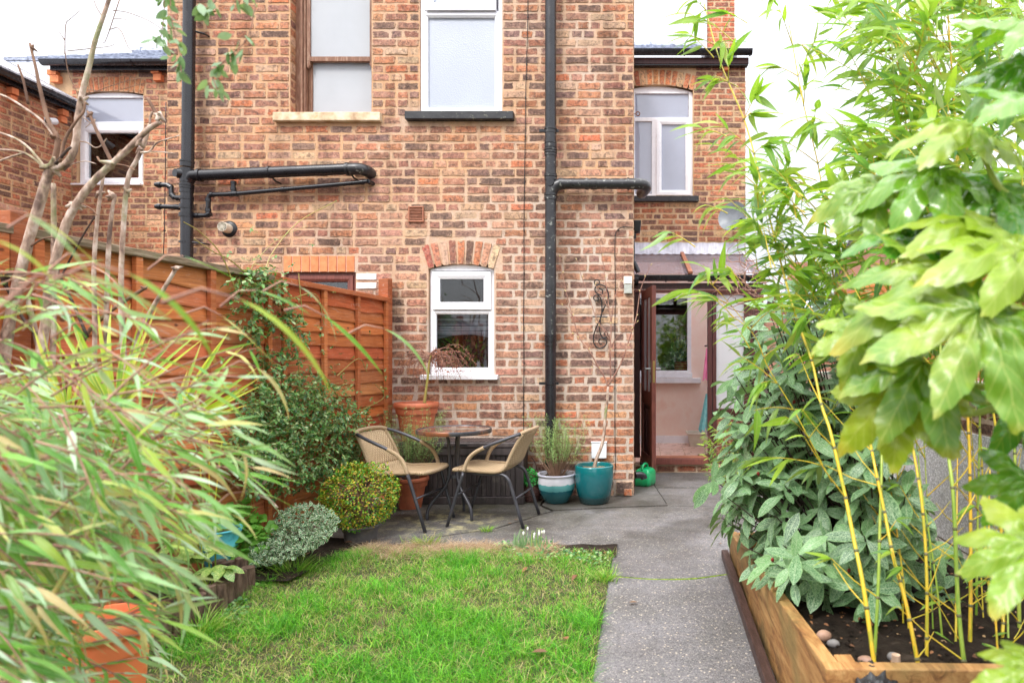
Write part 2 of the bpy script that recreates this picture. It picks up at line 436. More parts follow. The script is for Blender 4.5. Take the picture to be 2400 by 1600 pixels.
def pane_box(mb, x0, x1, z0, z1, y, t=.006): mb.box(x0, x1, y, y+t, z0, z1)
def frame_rect(mb, x0, x1, z0, z1, y0, y1, wl, wr=None, wb=None, wt=None):
    wr = wl if wr is None else wr; wb = wl if wb is None else wb; wt = wl if wt is None else wt
    mb.box(x0, x0+wl, y0, y1, z0, z1); mb.box(x1-wr, x1, y0, y1, z0, z1)
    mb.box(x0+wl, x1-wr, y0, y1, z0, z0+wb); mb.box(x0+wl, x1-wr, y0, y1, z1-wt, z1)
def moulding(mb, x0, x1, z0, z1, y0, y1, w, d=.012):
    """mitred frame whose face slopes in towards the glass"""
    o = [(x0,z0),(x1,z0),(x1,z1),(x0,z1)]; i_ = [(x0+w,z0+w),(x1-w,z0+w),(x1-w,z1-w),(x0+w,z1-w)]
    m_ = [(x0+w*.55,z0+w*.55),(x1-w*.55,z0+w*.55),(x1-w*.55,z1-w*.55),(x0+w*.55,z1-w*.55)]
    vs = [(x,y0,z) for x,z in o] + [(x,y0,z) for x,z in m_] + [(x,y0+d,z) for x,z in i_] + [(x,y1,z) for x,z in i_] + [(x,y1,z) for x,z in o]
    fs = []
    for k in range(4):
        k2 = (k+1) % 4
        for r in range(4): fs.append((r*4+k, r*4+k2, (r+1)*4+k2, (r+1)*4+k))
        fs.append((16+k, 16+k2, k2, k))
    mb.add(vs, fs)
# ================================================================== ground and path
SW, YW = 255.1, 5.88          # px per metre and distance of the wing's wall
SF, YF = 168.0, 8.93          # the same for the rear walls of the houses
xw = lambda u: (u-CU)/SW
zw = lambda v: CH + (CV-v)/SW
xf = lambda u: (u-CU)/SF
zf = lambda v: CH + (CV-v)/SF
frw = lambda a, b, o: (a, YW-o, b)
frf = lambda a, b, o: (a, YF-o, b)

def mk_ground():
    m = N('ground_soil'); v = m.pos()
    col = m.ramp(m.noise(v, 9, 9, .7), [(.35, (.02,.014,.01)), (.55, (.05,.034,.024)), (.7, (.11,.08,.06))])
    return m.end(m.bsdf(col, .95, m.bump(m.noise(v, 45, 9, .8), 1, .03), spec=.2))
M['soil'] = mk_ground()
def mk_concrete():
    m = N('exposed_aggregate_concrete'); v = m.pos()
    base = m.ramp(m.noise(v, 1.3, 8, .65), [(.3, (.095,.090,.082)), (.5, (.15,.143,.148)), (.7, (.215,.208,.225))])
    c = m.n('TexVoronoi', Vector=v, Scale=165.0); g = c.outputs['Color']; sep_ = m.n('SeparateColor', i0=g)
    near = m.n('TexVoronoi', Vector=v, Scale=62.0); s2 = m.n('SeparateColor', i0=near.outputs['Color'])
    col = m.mix(m.map(sep_.outputs[0], .62, .9, 0, .4), base, (.42,.38,.35))
    col = m.mix(m.map(sep_.outputs[1], .72, .9, 0, .5), col, (.028,.026,.026))
    col = m.mix(m.math('MULTIPLY', m.map(s2.outputs[2], .86, .9), m.map(near.outputs['Distance'], .35, .2)), col, (.46,.40,.33))
    # moss and damp near the house, on the left
    xyz = m.n('SeparateXYZ', i0=v)
    mossy = m.math('MULTIPLY', m.map(xyz.outputs['Y'], 4.0, 5.4), m.map(m.noise(v, 2.4, 8, .7), .38, .58, .3, .95))
    mossy = m.math('MULTIPLY', mossy, m.map(xyz.outputs['X'], .7, -1.0, .25, 1))
    col = m.mix(m.math('MULTIPLY', mossy, .72), col, (.062,.056,.020))
    damp = m.math('MULTIPLY', m.map(m.noise(v, 1.7, 6, .6), .46, .6), m.map(xyz.outputs['Y'], 3.2, 4.8, .15, .7))
    col = m.mix(damp, col, m.mix(1, col, (.45,.43,.40), 'MULTIPLY'))
    col = m.mix(m.map(m.noise(m.pos((1,1,1)), 6.5, 7, .7), .62, .74, 0, .55), col, (.05,.058,.03))
    foot_dark = m.math('MULTIPLY', m.map(xyz.outputs['Y'], 5.2, 5.8), m.map(m.noise(v, 5, 7, .7), .3, .6)); foot_dark = m.math('MULTIPLY', foot_dark, m.map(xyz.outputs['X'], .1, -.2)); col = m.mix(m.math('MULTIPLY', foot_dark, .75), col, (.035,.03,.02))  # darker in patches towards the foot of the wing wall
    lich = m.math('MULTIPLY', m.map(m.noise(v, 9, 8, .75), .5, .6), m.map(m.n('VectorMath', _operation='DISTANCE', i0=v, i1=(-1.55,4.95,0)).outputs['Value'], .55, .2))
    col = m.mix(m.math('MULTIPLY', lich, .8), col, (.5,.45,.24))
    h = m.math('ADD', m.math('MULTIPLY', c.outputs['Distance'], -.6), m.noise(v, 26, 8, .7))
    return m.end(m.bsdf(col, m.map(m.noise(v, 3, 5), .3, .7, .35, .75), m.bump(h, .65, .006), spec=.45))
M['concrete'] = mk_concrete()
mb = MB(); mb.quad((-60,-60,-.03), (60,-60,-.03), (60,90,-.03), (-60,90,-.03))
tag(mb.build('ground', M['soil']), 'bare dark garden soil', None, kind='structure')

path = bpy.data.objects.new('path', None); COL.objects.link(path); path['_T'] = (0,0,0)
tag(path, 'grey exposed aggregate concrete path and patio', kind='structure')
def slab(poly, z=0.0, depth=.06, rs=1):
    """paving slab with slightly ragged rims"""
    rng = random.Random(rs); pts = []
    for i in range(len(poly)):
        a, b = Vector(poly[i]), Vector(poly[(i+1) % len(poly)]); n = max(2, int((b-a).length/.06))
        for j in range(n):
            p = a.lerp(b, j/n); nrm = Vector((-(b-a).y, (b-a).x)).normalized()
            pts.append(p + nrm*(rng.random()*.006 if j else 0))
    n = len(pts); mb = MB()
    vs = [(p.x, p.y, z) for p in pts] + [(p.x, p.y, z-depth) for p in pts]
    mb.add(vs, [tuple(range(n))] + [(i, n+i, n+(i+1) % n, (i+1) % n) for i in range(n)])
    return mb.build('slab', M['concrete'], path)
# plan of the slabs: (x, y)
crack = [(-.215, 3.72), (.05, 3.66), (.28, 3.665), (.47, 3.74), (.56, 3.745)]
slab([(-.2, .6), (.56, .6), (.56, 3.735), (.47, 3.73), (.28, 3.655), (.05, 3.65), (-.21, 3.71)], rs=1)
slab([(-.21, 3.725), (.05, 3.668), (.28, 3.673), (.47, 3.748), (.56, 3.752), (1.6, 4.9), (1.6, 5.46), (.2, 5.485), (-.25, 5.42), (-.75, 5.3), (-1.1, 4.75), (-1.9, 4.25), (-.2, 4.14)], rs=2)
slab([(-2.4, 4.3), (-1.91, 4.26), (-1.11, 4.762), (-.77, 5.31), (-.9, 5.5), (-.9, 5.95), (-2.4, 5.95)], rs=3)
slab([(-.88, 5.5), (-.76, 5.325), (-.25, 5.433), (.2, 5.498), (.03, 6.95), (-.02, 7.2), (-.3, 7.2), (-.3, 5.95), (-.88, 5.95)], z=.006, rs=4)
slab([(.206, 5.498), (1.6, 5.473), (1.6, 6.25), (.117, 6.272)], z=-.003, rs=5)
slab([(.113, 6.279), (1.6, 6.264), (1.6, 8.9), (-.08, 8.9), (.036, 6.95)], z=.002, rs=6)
mb = MB(); mb.box(-2.45, 1.65, .5, 8.95, -.06, -.018); mb.build('joint_bed', M['soil'], path)
# moss in the long joint
M['moss'] = plain('moss', [(.05,.09,.01), (.14,.22,.02), (.25,.33,.04)], 40, rough=1, bs=160, bstr=1)
mb = MB(); mb.tube([(-.19,3.717,-.006),(.05,3.659,-.006),(.28,3.664,-.005),(.47,3.739,-.006),(.56,3.748,-.006)], [.006,.009,.011,.008,.004], 6, smooth=6)
mb.build('moss', M['moss'], path, smooth=True, kind='stuff')

# ================================================================== the wing
R = random.Random(11)
wing = thing('brick_house', 'tall brick rear wing with brown sash window and white windows facing the lawn', 'house', (-2.2, YW, 0))
A_ = (xw(680), xw(871), zw(266), 5.05)          # sash window opening
B_ = (xw(984), xw(1177), zw(266), 5.05)         # white window opening
C_ = (xw(1004), xw(1158), zw(880), zw(619))     # kitchen window
D_ = (xw(666), xw(834), 1.0, zw(638))           # brown window by the fence
mb = MB()
sheet(mb, xw(392), xw(1484.5), -.05, 5.4, [A_, B_, C_, D_], frw)
wt = wing['_T']
mb.build('wall', M['mortar'], wing)
xr, xl = xw(1484.5), xw(392)
frs = lambda a, b, o: (xr - .06*(a-YW)/3.05 + o, a, b)
frl = lambda a, b, o: (xl - o, a, b)
mb = MB(); sheet(mb, YW+.245, YF, -.05, 5.4, [], lambda a, b, o: frs(a, b, o if o else 0), .1); mb.build('side_wall', M['mortar'], wing)
mb = MB(); sheet(mb, YW+.245, YF, -.05, 5.4, [], lambda a, b, o: frl(a, b, o), .1); mb.build('side_wall', M['mortar'], wing)
lin_u = [(987, 1176, 560, 628)]
cuts = [A_, B_, (C_[0]-.004, C_[1]+.004, C_[2], C_[3]), D_,
        (xw(645), xw(897), zw(290), zw(264)), (xw(953), xw(1206), zw(287), zw(262)), (xw(988), xw(1171), zw(888), zw(876)),
        (xw(663), xw(836), zw(639), zw(598)),
        (xw(988), xw(1174), zw(628), zw(573)), (xw(1000), xw(1160), zw(575), zw(563)),
        (xw(1441), xw(1484), -.05, .15)]
qs = lay_bricks(xl, xr, 0.0, 5.38, cuts, R)
def pal_w(x, z):
    if z < .95 and R.random() < .6: return PAL_WARM
    if x < -3.0 and z > 2.2 and R.random() < .4: return PAL_WARM
    if z > 3.2 and R.random() < .35: return PAL_WARM
    if x > -1.2 and z < .9: return PAL_WARM
    return PAL_MID
def order_w(q):
    cx = (q[0][0]+q[1][0])/2; cz = (q[0][1]+q[2][1])/2; wd = q[1][0]-q[0][0]
    sc = -(1 if wd > .18 else 0)*10
    if cz > zw(-5): sc += 30                                  # above the picture
    if cx < -2.35 and cz < zw(700): sc += 30                  # behind the fence
    if cx < -1.05 and cz < .6: sc += 20                       # behind the box and chairs
    if cx < -3.0: sc += 5
    return sc + abs(cx + 1.6)*.8 + abs(cz - 2.2)*.35
brickwork(qs, frw, wing, 'brick', pal_w, R, 300, order_w)
for fq, y0, y1 in ((frs, YW+.005, YF), (frl, YW+.005, YF)):
    q2 = lay_bricks(y0, y1, 0, 5.38, [], R); brickwork(q2, fq, wing, 'brick', PAL_WARM, R, 0, lambda q: 0, jit=.002, ni=(3, 1))
# returns of the brickwork inside the two upper openings
for xo, sgn in ((A_[0], 1), (A_[1], -1)):
    frr = (lambda xo, sgn: (lambda a, b, o: (xo + sgn*o, YW + a, b)))(xo, sgn)
    q2 = [[(.004, z), (.1, z), (.1, z+.066), (.004, z+.066)] for z in np.arange(zw(266)+.01, 5.0, .0794)]
    brickwork(q2, frr, wing, 'brick', PAL_WARM, R, 0, lambda q: 0, proud=.002, jit=.001, ni=(3, 1))
# segmental arch over the kitchen window
cols = [lin(196,96,84), lin(222,140,110), lin(226,186,160), lin(160,100,84), lin(224,136,92), lin(104,74,64), lin(216,132,90), lin(232,168,136), lin(240,208,168)]
for q, c in zip(fan(1081, 619, 250, 307, .315, 9, SW, YW), cols):
    mb = MB(); mb.cur = (*c, 1); jitter_brick(mb, q, frw, R, .008, (4, 2), .0025); mb.build('arch_brick', M['brick'], wing)
# flat lintel over the brown window
for i in range(8):
    x0 = xw(665 + 21*i) + .003; x1 = xw(665 + 21*(i+1)) - .008
    mb = MB(); mb.cur = (*lin(232,150,108), 1); mb.hexa([(x0,YW-.008,zw(637)),(x1,YW-.008,zw(637)),(x1,YW+.05,zw(637)),(x0,YW+.05,zw(637)),(x0,YW-.008,zw(600)),(x1,YW-.008,zw(600)),(x1,YW+.05,zw(600)),(x0,YW+.05,zw(600))])
    mb.build('lintel_brick', M['orange_brick'], wing, bevel=.004)
# whitened bricks beside it
M['white_paint'] = plain('old_white_paint', [lin(222,210,204), lin(240,234,232)], 30, rough=.9, bs=70, bstr=.8)
for v0 in (641, 662):
    mb = MB(); q = [(xw(836), zw(v0+15)), (xw(884), zw(v0+15)), (xw(884), zw(v0)), (xw(836), zw(v0))]
    jitter_brick(mb, q, frw, R, .016, (5, 2), .002); tag(mb.build('brick', M['white_paint'], wing), 'brick smeared with white paint')
# crumbling foot of the corner
mb = MB(); mb.cur = (*lin(92,76,72), 1)
jitter_brick(mb, [(xw(1443), .02), (xw(1484), .02), (xw(1484), .14), (xw(1443), .14)], frw, R, .03, (5, 4), .006); mb.build('plinth_render', M['brick'], wing)
mb = MB(); mb.cur = (*lin(206,112,62), 1)
jitter_brick(mb, [(xw(1462), .012), (xw(1482), .012), (xw(1482), .075), (xw(1462), .075)], frw, R, .045, (3, 2), .003); tag(mb.build('brick', M['brick'], wing), 'orange brick low at the crumbling corner')
# roof over the wing, above the picture
mb = MB(); mb.hexa([(xl-.2,YW-.25,5.4),((xl+xr)/2,YW-.25,6.9),((xl+xr)/2,YF+1,6.9),(xl-.2,YF+1,5.4),(xl-.2,YW-.25,5.46),((xl+xr)/2,YW-.25,6.96),((xl+xr)/2,YF+1,6.96),(xl-.2,YF+1,5.46)])
mb.hexa([((xl+xr)/2,YW-.25,6.9),(xr+.02,YW-.25,5.4),(xr-.04,YF-.02,5.4),((xl+xr)/2,YF+1,6.9),((xl+xr)/2,YW-.25,6.965),(xr+.02,YW-.25,5.46),(xr-.04,YF-.02,5.46),((xl+xr)/2,YF+1,6.965)])
mb.prism([(xl, 5.4), (xr, 5.4), ((xl+xr)/2, 6.88)], YW+.01, YW+.2)
mb.build('roof', M['slate'], wing)

# sash window
win = MB()
YA = YW + .1
x0, x1, z0 = xw(680), xw(871), zw(266)
frame_rect(win, x0, x1, z0, 5.05, YA-.012, YA+.09, .095, .03, .02, .04)
win.box(x0, x1, YA-.03, YA+.1, z0-.001, z0+.018)
win.box(x0+.055, x0+.075, YA-.028, YA-.013, z0+.02, 5.0)
wf = win.build('window_frame', M['brown_paint'], wing, bevel=.004)
tag(wf, 'peeling brown timber sash frame')
gx0, gx1 = x0+.097, x1-.032
sm = MB(); zr0, zr1 = zw(132), zw(113)
frame_rect(sm, gx0, gx1, zr0, 5.0, YA+.0, YA+.035, .034, .03, .045, .04)          # upper sash, in front
sm.prism([(gx0,zr0),(gx0+.034,zr0),(gx0+.034,zr0-.03),(gx0+.012,zr0-.065),(gx0,zr0-.045)], YA, YA+.03)
sm.prism([(gx1-.03,zr0),(gx1,zr0),(gx1,zr0-.045),(gx1-.012,zr0-.065),(gx1-.03,zr0-.03)], YA, YA+.03)
sm.build('sash', M['brown_paint'], wf, bevel=.003)
sm = MB(); frame_rect(sm, gx0, gx1, z0+.02, zr1-.01, YA+.04, YA+.075, .034, .03, .012, .03); sm.build('sash', M['brown_paint'], wf, bevel=.003)
pb = MB(); pane_box(pb, gx0+.03, gx1-.028, zr0+.04, 4.97, YA+.015); pb.build('pane', M['pane_frost'], wf)
pb = MB(); pane_box(pb, gx0+.03, gx1-.028, z0+.03, zr1-.03, YA+.055); pb.build('pane', M['pane_frost'], wf)
sl = MB(); sl.box(xw(646), xw(896), YW-.055, YW+.09, zw(288), zw(267.5)); sl.build('window_sill', M['sill_pale'], wing, bevel=.008)

def room(name, x0, x1, y0, y1, z0, z1, mat, parent):
    b = MB(); b.quad((x0,y1,z0),(x1,y1,z0),(x1,y1,z1),(x0,y1,z1)); b.quad((x0,y0,z0),(x0,y1,z0),(x0,y1,z1),(x0,y0,z1)); b.quad((x1,y0,z0),(x1,y0,z1),(x1,y1,z1),(x1,y1,z0))
    b.quad((x0,y0,z0),(x1,y0,z0),(x1,y1,z0),(x0,y1,z0)); b.quad((x0,y0,z1),(x0,y1,z1),(x1,y1,z1),(x1,y0,z1)); return b.build(name, mat, parent)
room('room', A_[0]-.1, A_[1]+.1, YA+.14, YA+1.2, z0-.1, 5.1, M['pale_room'], wing)
def curtain(name, x0, x1, z0, z1, y, folds, amp, mat, label, cat='curtain', flare=0, rs=3):
    rng = random.Random(rs); b = MB(); n = folds*8
    for j in range(2):
        z = (z1, z0)[j]; 
        b.add([((x0 + (x1-x0)*i/n) + (flare*(i/n) if j else 0), y + amp*math.sin(i*2*math.pi/8 + math.sin(i*.37)*1.3)*(1+.5*math.sin(i*.21)), z) for i in range(n+1)], [])
    b.F = [(i, i+1, n+2+i, n+1+i) for i in range(n)]
    return tag(b.build(name, mat, None, smooth=True, org=((x0+x1)/2, y, z0)), label, cat)
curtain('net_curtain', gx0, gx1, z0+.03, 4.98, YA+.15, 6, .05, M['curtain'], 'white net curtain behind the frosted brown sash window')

# white window
yb = YW + .02
wf = MB(); x0, x1 = B_[0]+.002, B_[1]-.002
wf_ = wf; frame_rect(wf, x0, x1, z0+.001, 5.04, yb-.005, yb+.07, .038, .036, .024, .04)
ztr = zw(30)
wf.box(x0+.038, x1-.036, yb-.004, yb+.07, zw(32), zw(24))
f = wf.build('window_frame', M['upvc'], wing, bevel=.003); tag(f, 'white plastic frame with fanlight over a tall pane')
mo = MB(); moulding(mo, x0+.03, x1-.03, z0+.018, zw(30), yb-.018, yb+.05, .038); mo.build('glazing_bead', M['upvc'], f)
mo = MB(); moulding(mo, xw(998), xw(1163), zw(26), 5.0, yb-.04, yb+.05, .07); mo.build('casement', M['upvc'], f)
pb = MB(); pane_box(pb, x0+.06, x1-.06, z0+.04, zw(38), yb+.012); pb.build('pane', M['pane_obscure'], f)
pb = MB(); pane_box(pb, xw(1014), xw(1147), zw(8), 4.95, yb+.0); pb.build('pane', M['pane_obscure'], f)
sl = MB(); sl.box(xw(954), xw(1206), YW-.065, YW+.02, zw(285), zw(266)); sl.build('window_sill', M['sill_dark'], wing, bevel=.007)
room('room', B_[0]-.1, B_[1]+.1, YA+.14, YA+1.4, z0-.1, 5.1, M['pale_room'], wing)

# kitchen window
yc = YW + .035
x0, x1, z0, z1 = xw(1005.5), xw(1156.5), zw(877), zw(628)
wf = MB(); frame_rect(wf, x0, x1, z0, z1, yc, yc+.07, .03, .03, .035, .02)
cx, cz = xw(1081), CH + (CV-869)/SW
arc = [(cx + 250/SW*math.sin(t), cz + 250/SW*math.cos(t)) for t in np.linspace(-.306, .306, 15)]
wf.prism(list(reversed(arc)) + [(x0+.001, z1-.001), (x1-.001, z1-.001)], yc+.002, yc+.06)
wf.box(x0+.03, x1-.03, yc+.001, yc+.07, zw(727), zw(720))
f = wf.build('window_frame', M['upvc'], wing, bevel=.002); tag(f, 'white plastic kitchen window frame with curved head')
mo = MB(); moulding(mo, xw(1012), xw(1149), zw(724.5), zw(636), yc-.025, yc+.04, .066, .014); mo.build('casement', M['upvc'], f)
mo = MB(); moulding(mo, xw(1012), xw(1150), zw(869), zw(728), yc-.006, yc+.04, .030, .012); mo.build('glazing_bead', M['upvc'], f)
pb = MB(); pane_box(pb, xw(1028), xw(1133), zw(708), zw(653), yc+.006); pb.build('pane', M['pane'], f)
pb = MB(); pane_box(pb, xw(1017), xw(1145), zw(863), zw(733), yc+.014); pb.build('pane', M['pane'], f)
sl = MB(); sl.box(xw(989), xw(1169), YW-.05, YW+.03, zw(887), zw(877.5)); sl.box(xw(989), xw(1169), YW-.058, YW-.05, zw(889), zw(878.5)); sl.build('window_sill', M['upvc'], wing, bevel=.003)
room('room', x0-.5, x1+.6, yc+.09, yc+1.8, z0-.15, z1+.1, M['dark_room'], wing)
mb = MB(); mb.box(x0-.3, x1+.3, yc+.1, yc+.32, z0-.02, z0+.012); mb.build('inner_sill', M['upvc'], wing)
# things on the kitchen sill
mb = MB(); _y = yc+.13; c = Vector(((1125-CU)*_y/F, _y, z0+.012))
mb.tube([c+Vector((.03,0,.005)), c+Vector((.01,0,.02)), c+Vector((-.012,0,.05)), c+Vector((-.012,0,.075))], [.018,.03,.022,.013], 10, smooth=4)
mb.tube([c+Vector((-.012,0,.07)), c+Vector((-.014,0,.088)), c+Vector((-.016,0,.103))], [.012,.019,.006], 10, smooth=4)
mb.tube([c+Vector((.03,0,.01)), c+Vector((.055,0,.008)), c+Vector((.06,0,.03))], [.006,.006,.004], 6, smooth=4)
mb.tube([c+Vector((-.02,-.01,.05)), c+Vector((-.03,-.012,.0))], [.007,.008], 6)
mb.tube([c+Vector((-.022,0,.1)), c+Vector((-.026,0,.118))], [.006,.001], 5); mb.tube([c+Vector((-.008,0,.1)), c+Vector((-.004,0,.118))], [.006,.001], 5)
tag(mb.build('cat_figurine', M['white_plastic'], None, smooth=True, org=c), 'small white cat figurine sitting on the kitchen window sill', 'figurine')
M['pink'] = plain('pink_plastic', [lin(226,120,150), lin(240,150,172)], 6, rough=.5)
mb = MB(); _y = yc+.14; c = Vector(((1034-CU)*_y/F, _y, z0+.012)); mb.lathe([(.0,.0),(.03,.0),(.036,.05),(.04,.09),(.034,.09),(.03,.01),(0,.01)], c, 20)
tag(mb.build('pink_cup', M['pink'], None, smooth=True, org=c, auto=40), 'pink beaker on the kitchen window sill behind the maple', 'cup')
M['blind'] = plain('striped_blind', [lin(120,116,130), lin(196,196,206)], 3, stretch=(.2,.2,14), rough=.8, bstr=0, lo=.45, hi=.55)
mb = MB(); n = 16
mb.add([(x0 + (x1-x0)*i/n, yc+.12+.006*math.sin(i*1.3), z) for z in (zw(733),) for i in range(n+1)] + [(x0 + (x1-x0)*i/n, yc+.13, zw(795)+.05*math.sin(math.pi*i/n)-.0) for i in range(n+1)], [(i, i+1, n+2+i, n+1+i) for i in range(n)])
tag(mb.build('roman_blind', M['blind'], None, smooth=True, org=(xw(1081), yc+.12, zw(733))), 'pale grey lined blind half lowered in the kitchen window', 'blind')

# brown window by the fence
x0, x1, z1 = xw(667), xw(833), zw(639)
wf = MB(); frame_rect(wf, x0, x1, 1.0, z1, YW+.03, YW+.1, .04, .04, .05, .03)
f = wf.build('window_frame', M['maroon_red'], wing, bevel=.004)
mo = MB(); moulding(mo, x0+.035, x1-.03, 1.04, z1-.025, YW+.015, YW+.08, .055); mo.build('casement', M['maroon_red'], f)
pb = MB(); pane_box(pb, x0+.08, x1-.075, 1.09, z1-.07, YW+.05); pb.build('pane', M['pane'], f)
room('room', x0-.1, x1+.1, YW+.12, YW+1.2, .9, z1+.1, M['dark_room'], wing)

# ================================================================== rear wall and roof of the right house
rear = thing('brick_house', 'brick rear wall with slate roof and chimney above the red timber porch', 'house', (.6, YF, 0))
W1 = (-.15, xf(1624), zf(461), zf(199))
DO = (.08-.3, .64, .9, 2.15)
xa, xb = -.6, xf(1747)
zE = zf(152)
mb = MB(); sheet(mb, xa, xb, 0, zE, [W1, (-.14, xf(1612), zf(872), zf(695))], frf, .26)
frsd = lambda a, b, o: (xb + o, a, b)
sheet(mb, YF+.265, YF+6, 0, zE, [], frsd, .2)
mb.build('wall', M['mortar_far'], rear)
R2 = random.Random(5)
q = lay_bricks(-.16, xb, zE-.002-33*.0794, zE+.01, [W1, (-.16, xf(1638), zf(476), zf(459)), (-.16, xf(1629), zf(212), zf(160))], R2, phase=2)
brickwork(q, frf, rear, 'brick_far', PAL_FAR, R2, 240, lambda q: 0, proud=.004, jit=.002, ni=(3, 1))
q = lay_bricks(YF+.005, YF+5.9, 0, zE, [], R2); brickwork(q, frsd, rear, 'brick_far', PAL_FAR, R2, 0, lambda q: 0, jit=.001, ni=(1, 1))
def arch_row(parent, uc, vin, hw, n, fr, s, rngx, dv=36, sag=14):
    Rin = (hw*hw + sag*sag)/(2*sag); half = math.asin(min(1, hw/Rin))
    for q in fan(uc, vin, Rin, Rin+dv, half, n, s, 0):
        if q[1][0] < -.16 and parent is rear: continue
        mb = MB(); mb.cur = pick([(4, lin(216,128,78)), (3, lin(228,146,92)), (1, lin(232,180,136)), (1, lin(190,104,70))], rngx)
        jitter_brick(mb, q, fr, rngx, .006, (4, 1), .0015); mb.build('arch_brick', M['brick_far'], parent)
arch_row(rear, 1537, 199, 88, 13, frf, SF, R2)
# window
yr = YF + .05
x0, x1, z0, z1 = W1[0], W1[1], W1[2]+.002, zf(213)
wf = MB(); frame_rect(wf, x0, x1, z0, z1, yr, yr+.07, .02, .055, .05, .015)
Rr = (88*88+14*14)/28; arc = [(xf(1537)+Rr/SF*math.sin(t), zf(199+Rr)+Rr/SF*math.cos(t)) for t in np.linspace(-.30, .30, 15)]
arc = [(min(max(a, x0), x1), b) for a, b in arc if a > x0-.1]
wf.prism(list(reversed(arc)) + [(x0+.001, z1-.001), (x1-.001, z1-.001)], yr+.002, yr+.06)
wf.box(x0+.02, x1-.055, yr+.001, yr+.07, zf(281), zf(272)); wf.box(xf(1528), xf(1541), yr+.001, yr+.07, z0+.05, zf(281))
f = wf.build('window_frame', M['upvc'], rear, bevel=.003); tag(f, 'white plastic frame with three panes')
mo = MB(); moulding(mo, xf(1539), x1-.03, z0+.03, zf(277), yr-.02, yr+.05, .07); mo.build('casement', M['upvc'], f)
pb = MB(); pane_box(pb, x0+.02, xf(1614), zf(272), zf(213), yr+.03); pb.build('pane', M['pane_far'], f)
pb = MB(); pane_box(pb, x0+.02, xf(1528), zf(455), zf(281), yr+.03); pb.build('pane', M['pane_far'], f)
pb = MB(); pane_box(pb, xf(1546), xf(1609), zf(450), zf(288), yr+.02); pb.build('pane', M['pane_far'], f)
sl = MB(); sl.box(-.16, xf(1637), YF-.07, YF+.05, zf(474), zf(461.5)); sl.build('window_sill', M['sill_dark'], rear, bevel=.004)
room('room', x0-.1, x1+.2, yr+.1, yr+2, z0-.2, z1+.2, M['pale_room'], rear)
curtain('lace_curtain', xf(1566), xf(1604), zf(452), zf(216), yr+.12, 4, .02, M['lace'], 'patterned white curtain drawn aside in the upper right window', flare=.03)
# roof, gutter, fascia
def slate_roof(parent, x0, x1, y0, z0, y1, z1, thick=.03, rows=9, sx=.3, rs=1):
    b = MB(); b.hexa([(x0,y0,z0-.02),(x1,y0,z0-.02),(x1,y1,z1-.02),(x0,y1,z1-.02),(x0,y0,z0),(x1,y0,z0),(x1,y1,z1),(x0,y1,z1)])
    b.build('roof', M['slate'], parent)
    b = MB(); rng = random.Random(rs); n = Vector((0, -(z1-z0), (y1-y0))).normalized()
    d = Vector((0, y1-y0, z1-z0))/rows
    for r in range(rows):
        x = x0 - (sx/2 if r % 2 else 0)
        while x < x1:
            a, c = max(x, x0), min(x+sx-.008, x1)
            if c-a > .03:
                p = Vector((0, y0, z0)) + d*r; q_ = p + d*1.25; l0 = .022+rng.random()*.006
                v = [Vector((a,*p.yz))+n*(l0-.014), Vector((c,*p.yz))+n*(l0-.014), Vector((c,*q_.yz))+n*.001, Vector((a,*q_.yz))+n*.001,
                     Vector((a,*p.yz))+n*l0, Vector((c,*p.yz))+n*l0, Vector((c,*q_.yz))+n*.008, Vector((a,*q_.yz))+n*.008]
                b.hexa(v)
            x += sx
    b.build('slates', M['slate'], parent, kind='stuff')
def gutter(parent, x0, x1, y, z, r=.06):
    b = MB(); n = 10; xs = (x0, x1)
    vs = [(x, y + rr*math.cos(t), z + rr*math.sin(t)) for x in xs for rr in (r, r-.006) for t in np.linspace(math.pi, 2*math.pi, n)]
    fs = [(i, i+1, 2*n+i+1, 2*n+i) for i in range(n-1)] + [(n+i, 3*n+i, 3*n+i+1, n+i+1) for i in range(n-1)]
    fs += [(0, 2*n, 3*n, n), (n-1, 2*n-1, 4*n-1, 3*n-1), tuple(range(n)), tuple(range(3*n-1, 2*n-1, -1))]
    b.add(vs, fs); 
    b.box(x0, x1, y-r-.004, y-r+.004, z-.004, z+.006)
    g = b.build('gutter', M['gutter'], parent, smooth=True, auto=40)
    k = MB(); x = x0 + .35
    while x < x1:
        k.tube([(x, y + (r+.006)*math.cos(t), z + (r+.006)*math.sin(t)) for t in np.linspace(math.pi, 2*math.pi, 8)], .008, 6); x += .9
    k.build('bracket', M['gutter'], g)
zg = zf(140)
slate_roof(rear, -.7, xb+.02, YF-.12, zf(130), YF+3.0, 7.05)
mb = MB(); mb.box(-.7, xb+.03, YF-.10, YF-.02, zf(157), zf(143)); mb.build('fascia', M['maroon'], rear)
mb = MB(); mb.box(-.7, xb+.02, YF-.09, YF-.005, zf(160), zf(157.5)); mb.build('soffit', M['gutter'], rear)
gutter(rear, -.7, xf(1758), YF-.17, zf(133))
mb = MB(); mb.tube([(-.7,YF+3,7.08),(xb+.02,YF+3,7.08)], .07, 8); mb.build('ridge_tile', M['slate'], rear)
for i in range(6):
    mb = MB(); mb.tube([(-.7+.4*i,YF+3,7.085),(-.7+.4*i+.06,YF+3,7.085)], .085, 8); mb.build('ridge_tile', M['slate'], rear)
mb = MB(); x0c, x1c = (1657-CU)/150, (1722-CU)/150
ych = 10.0
mb.box(x0c, x1c, ych, ych+.7, 5.6, 8.0); mb.build('chimney', M['mortar_far'], rear)
frc = lambda a, b, o: (a, ych-o, b)
PC = [(4, lin(214,104,62)), (3, lin(226,120,70)), (1, lin(170,90,66)), (1, lin(196,130,96))]
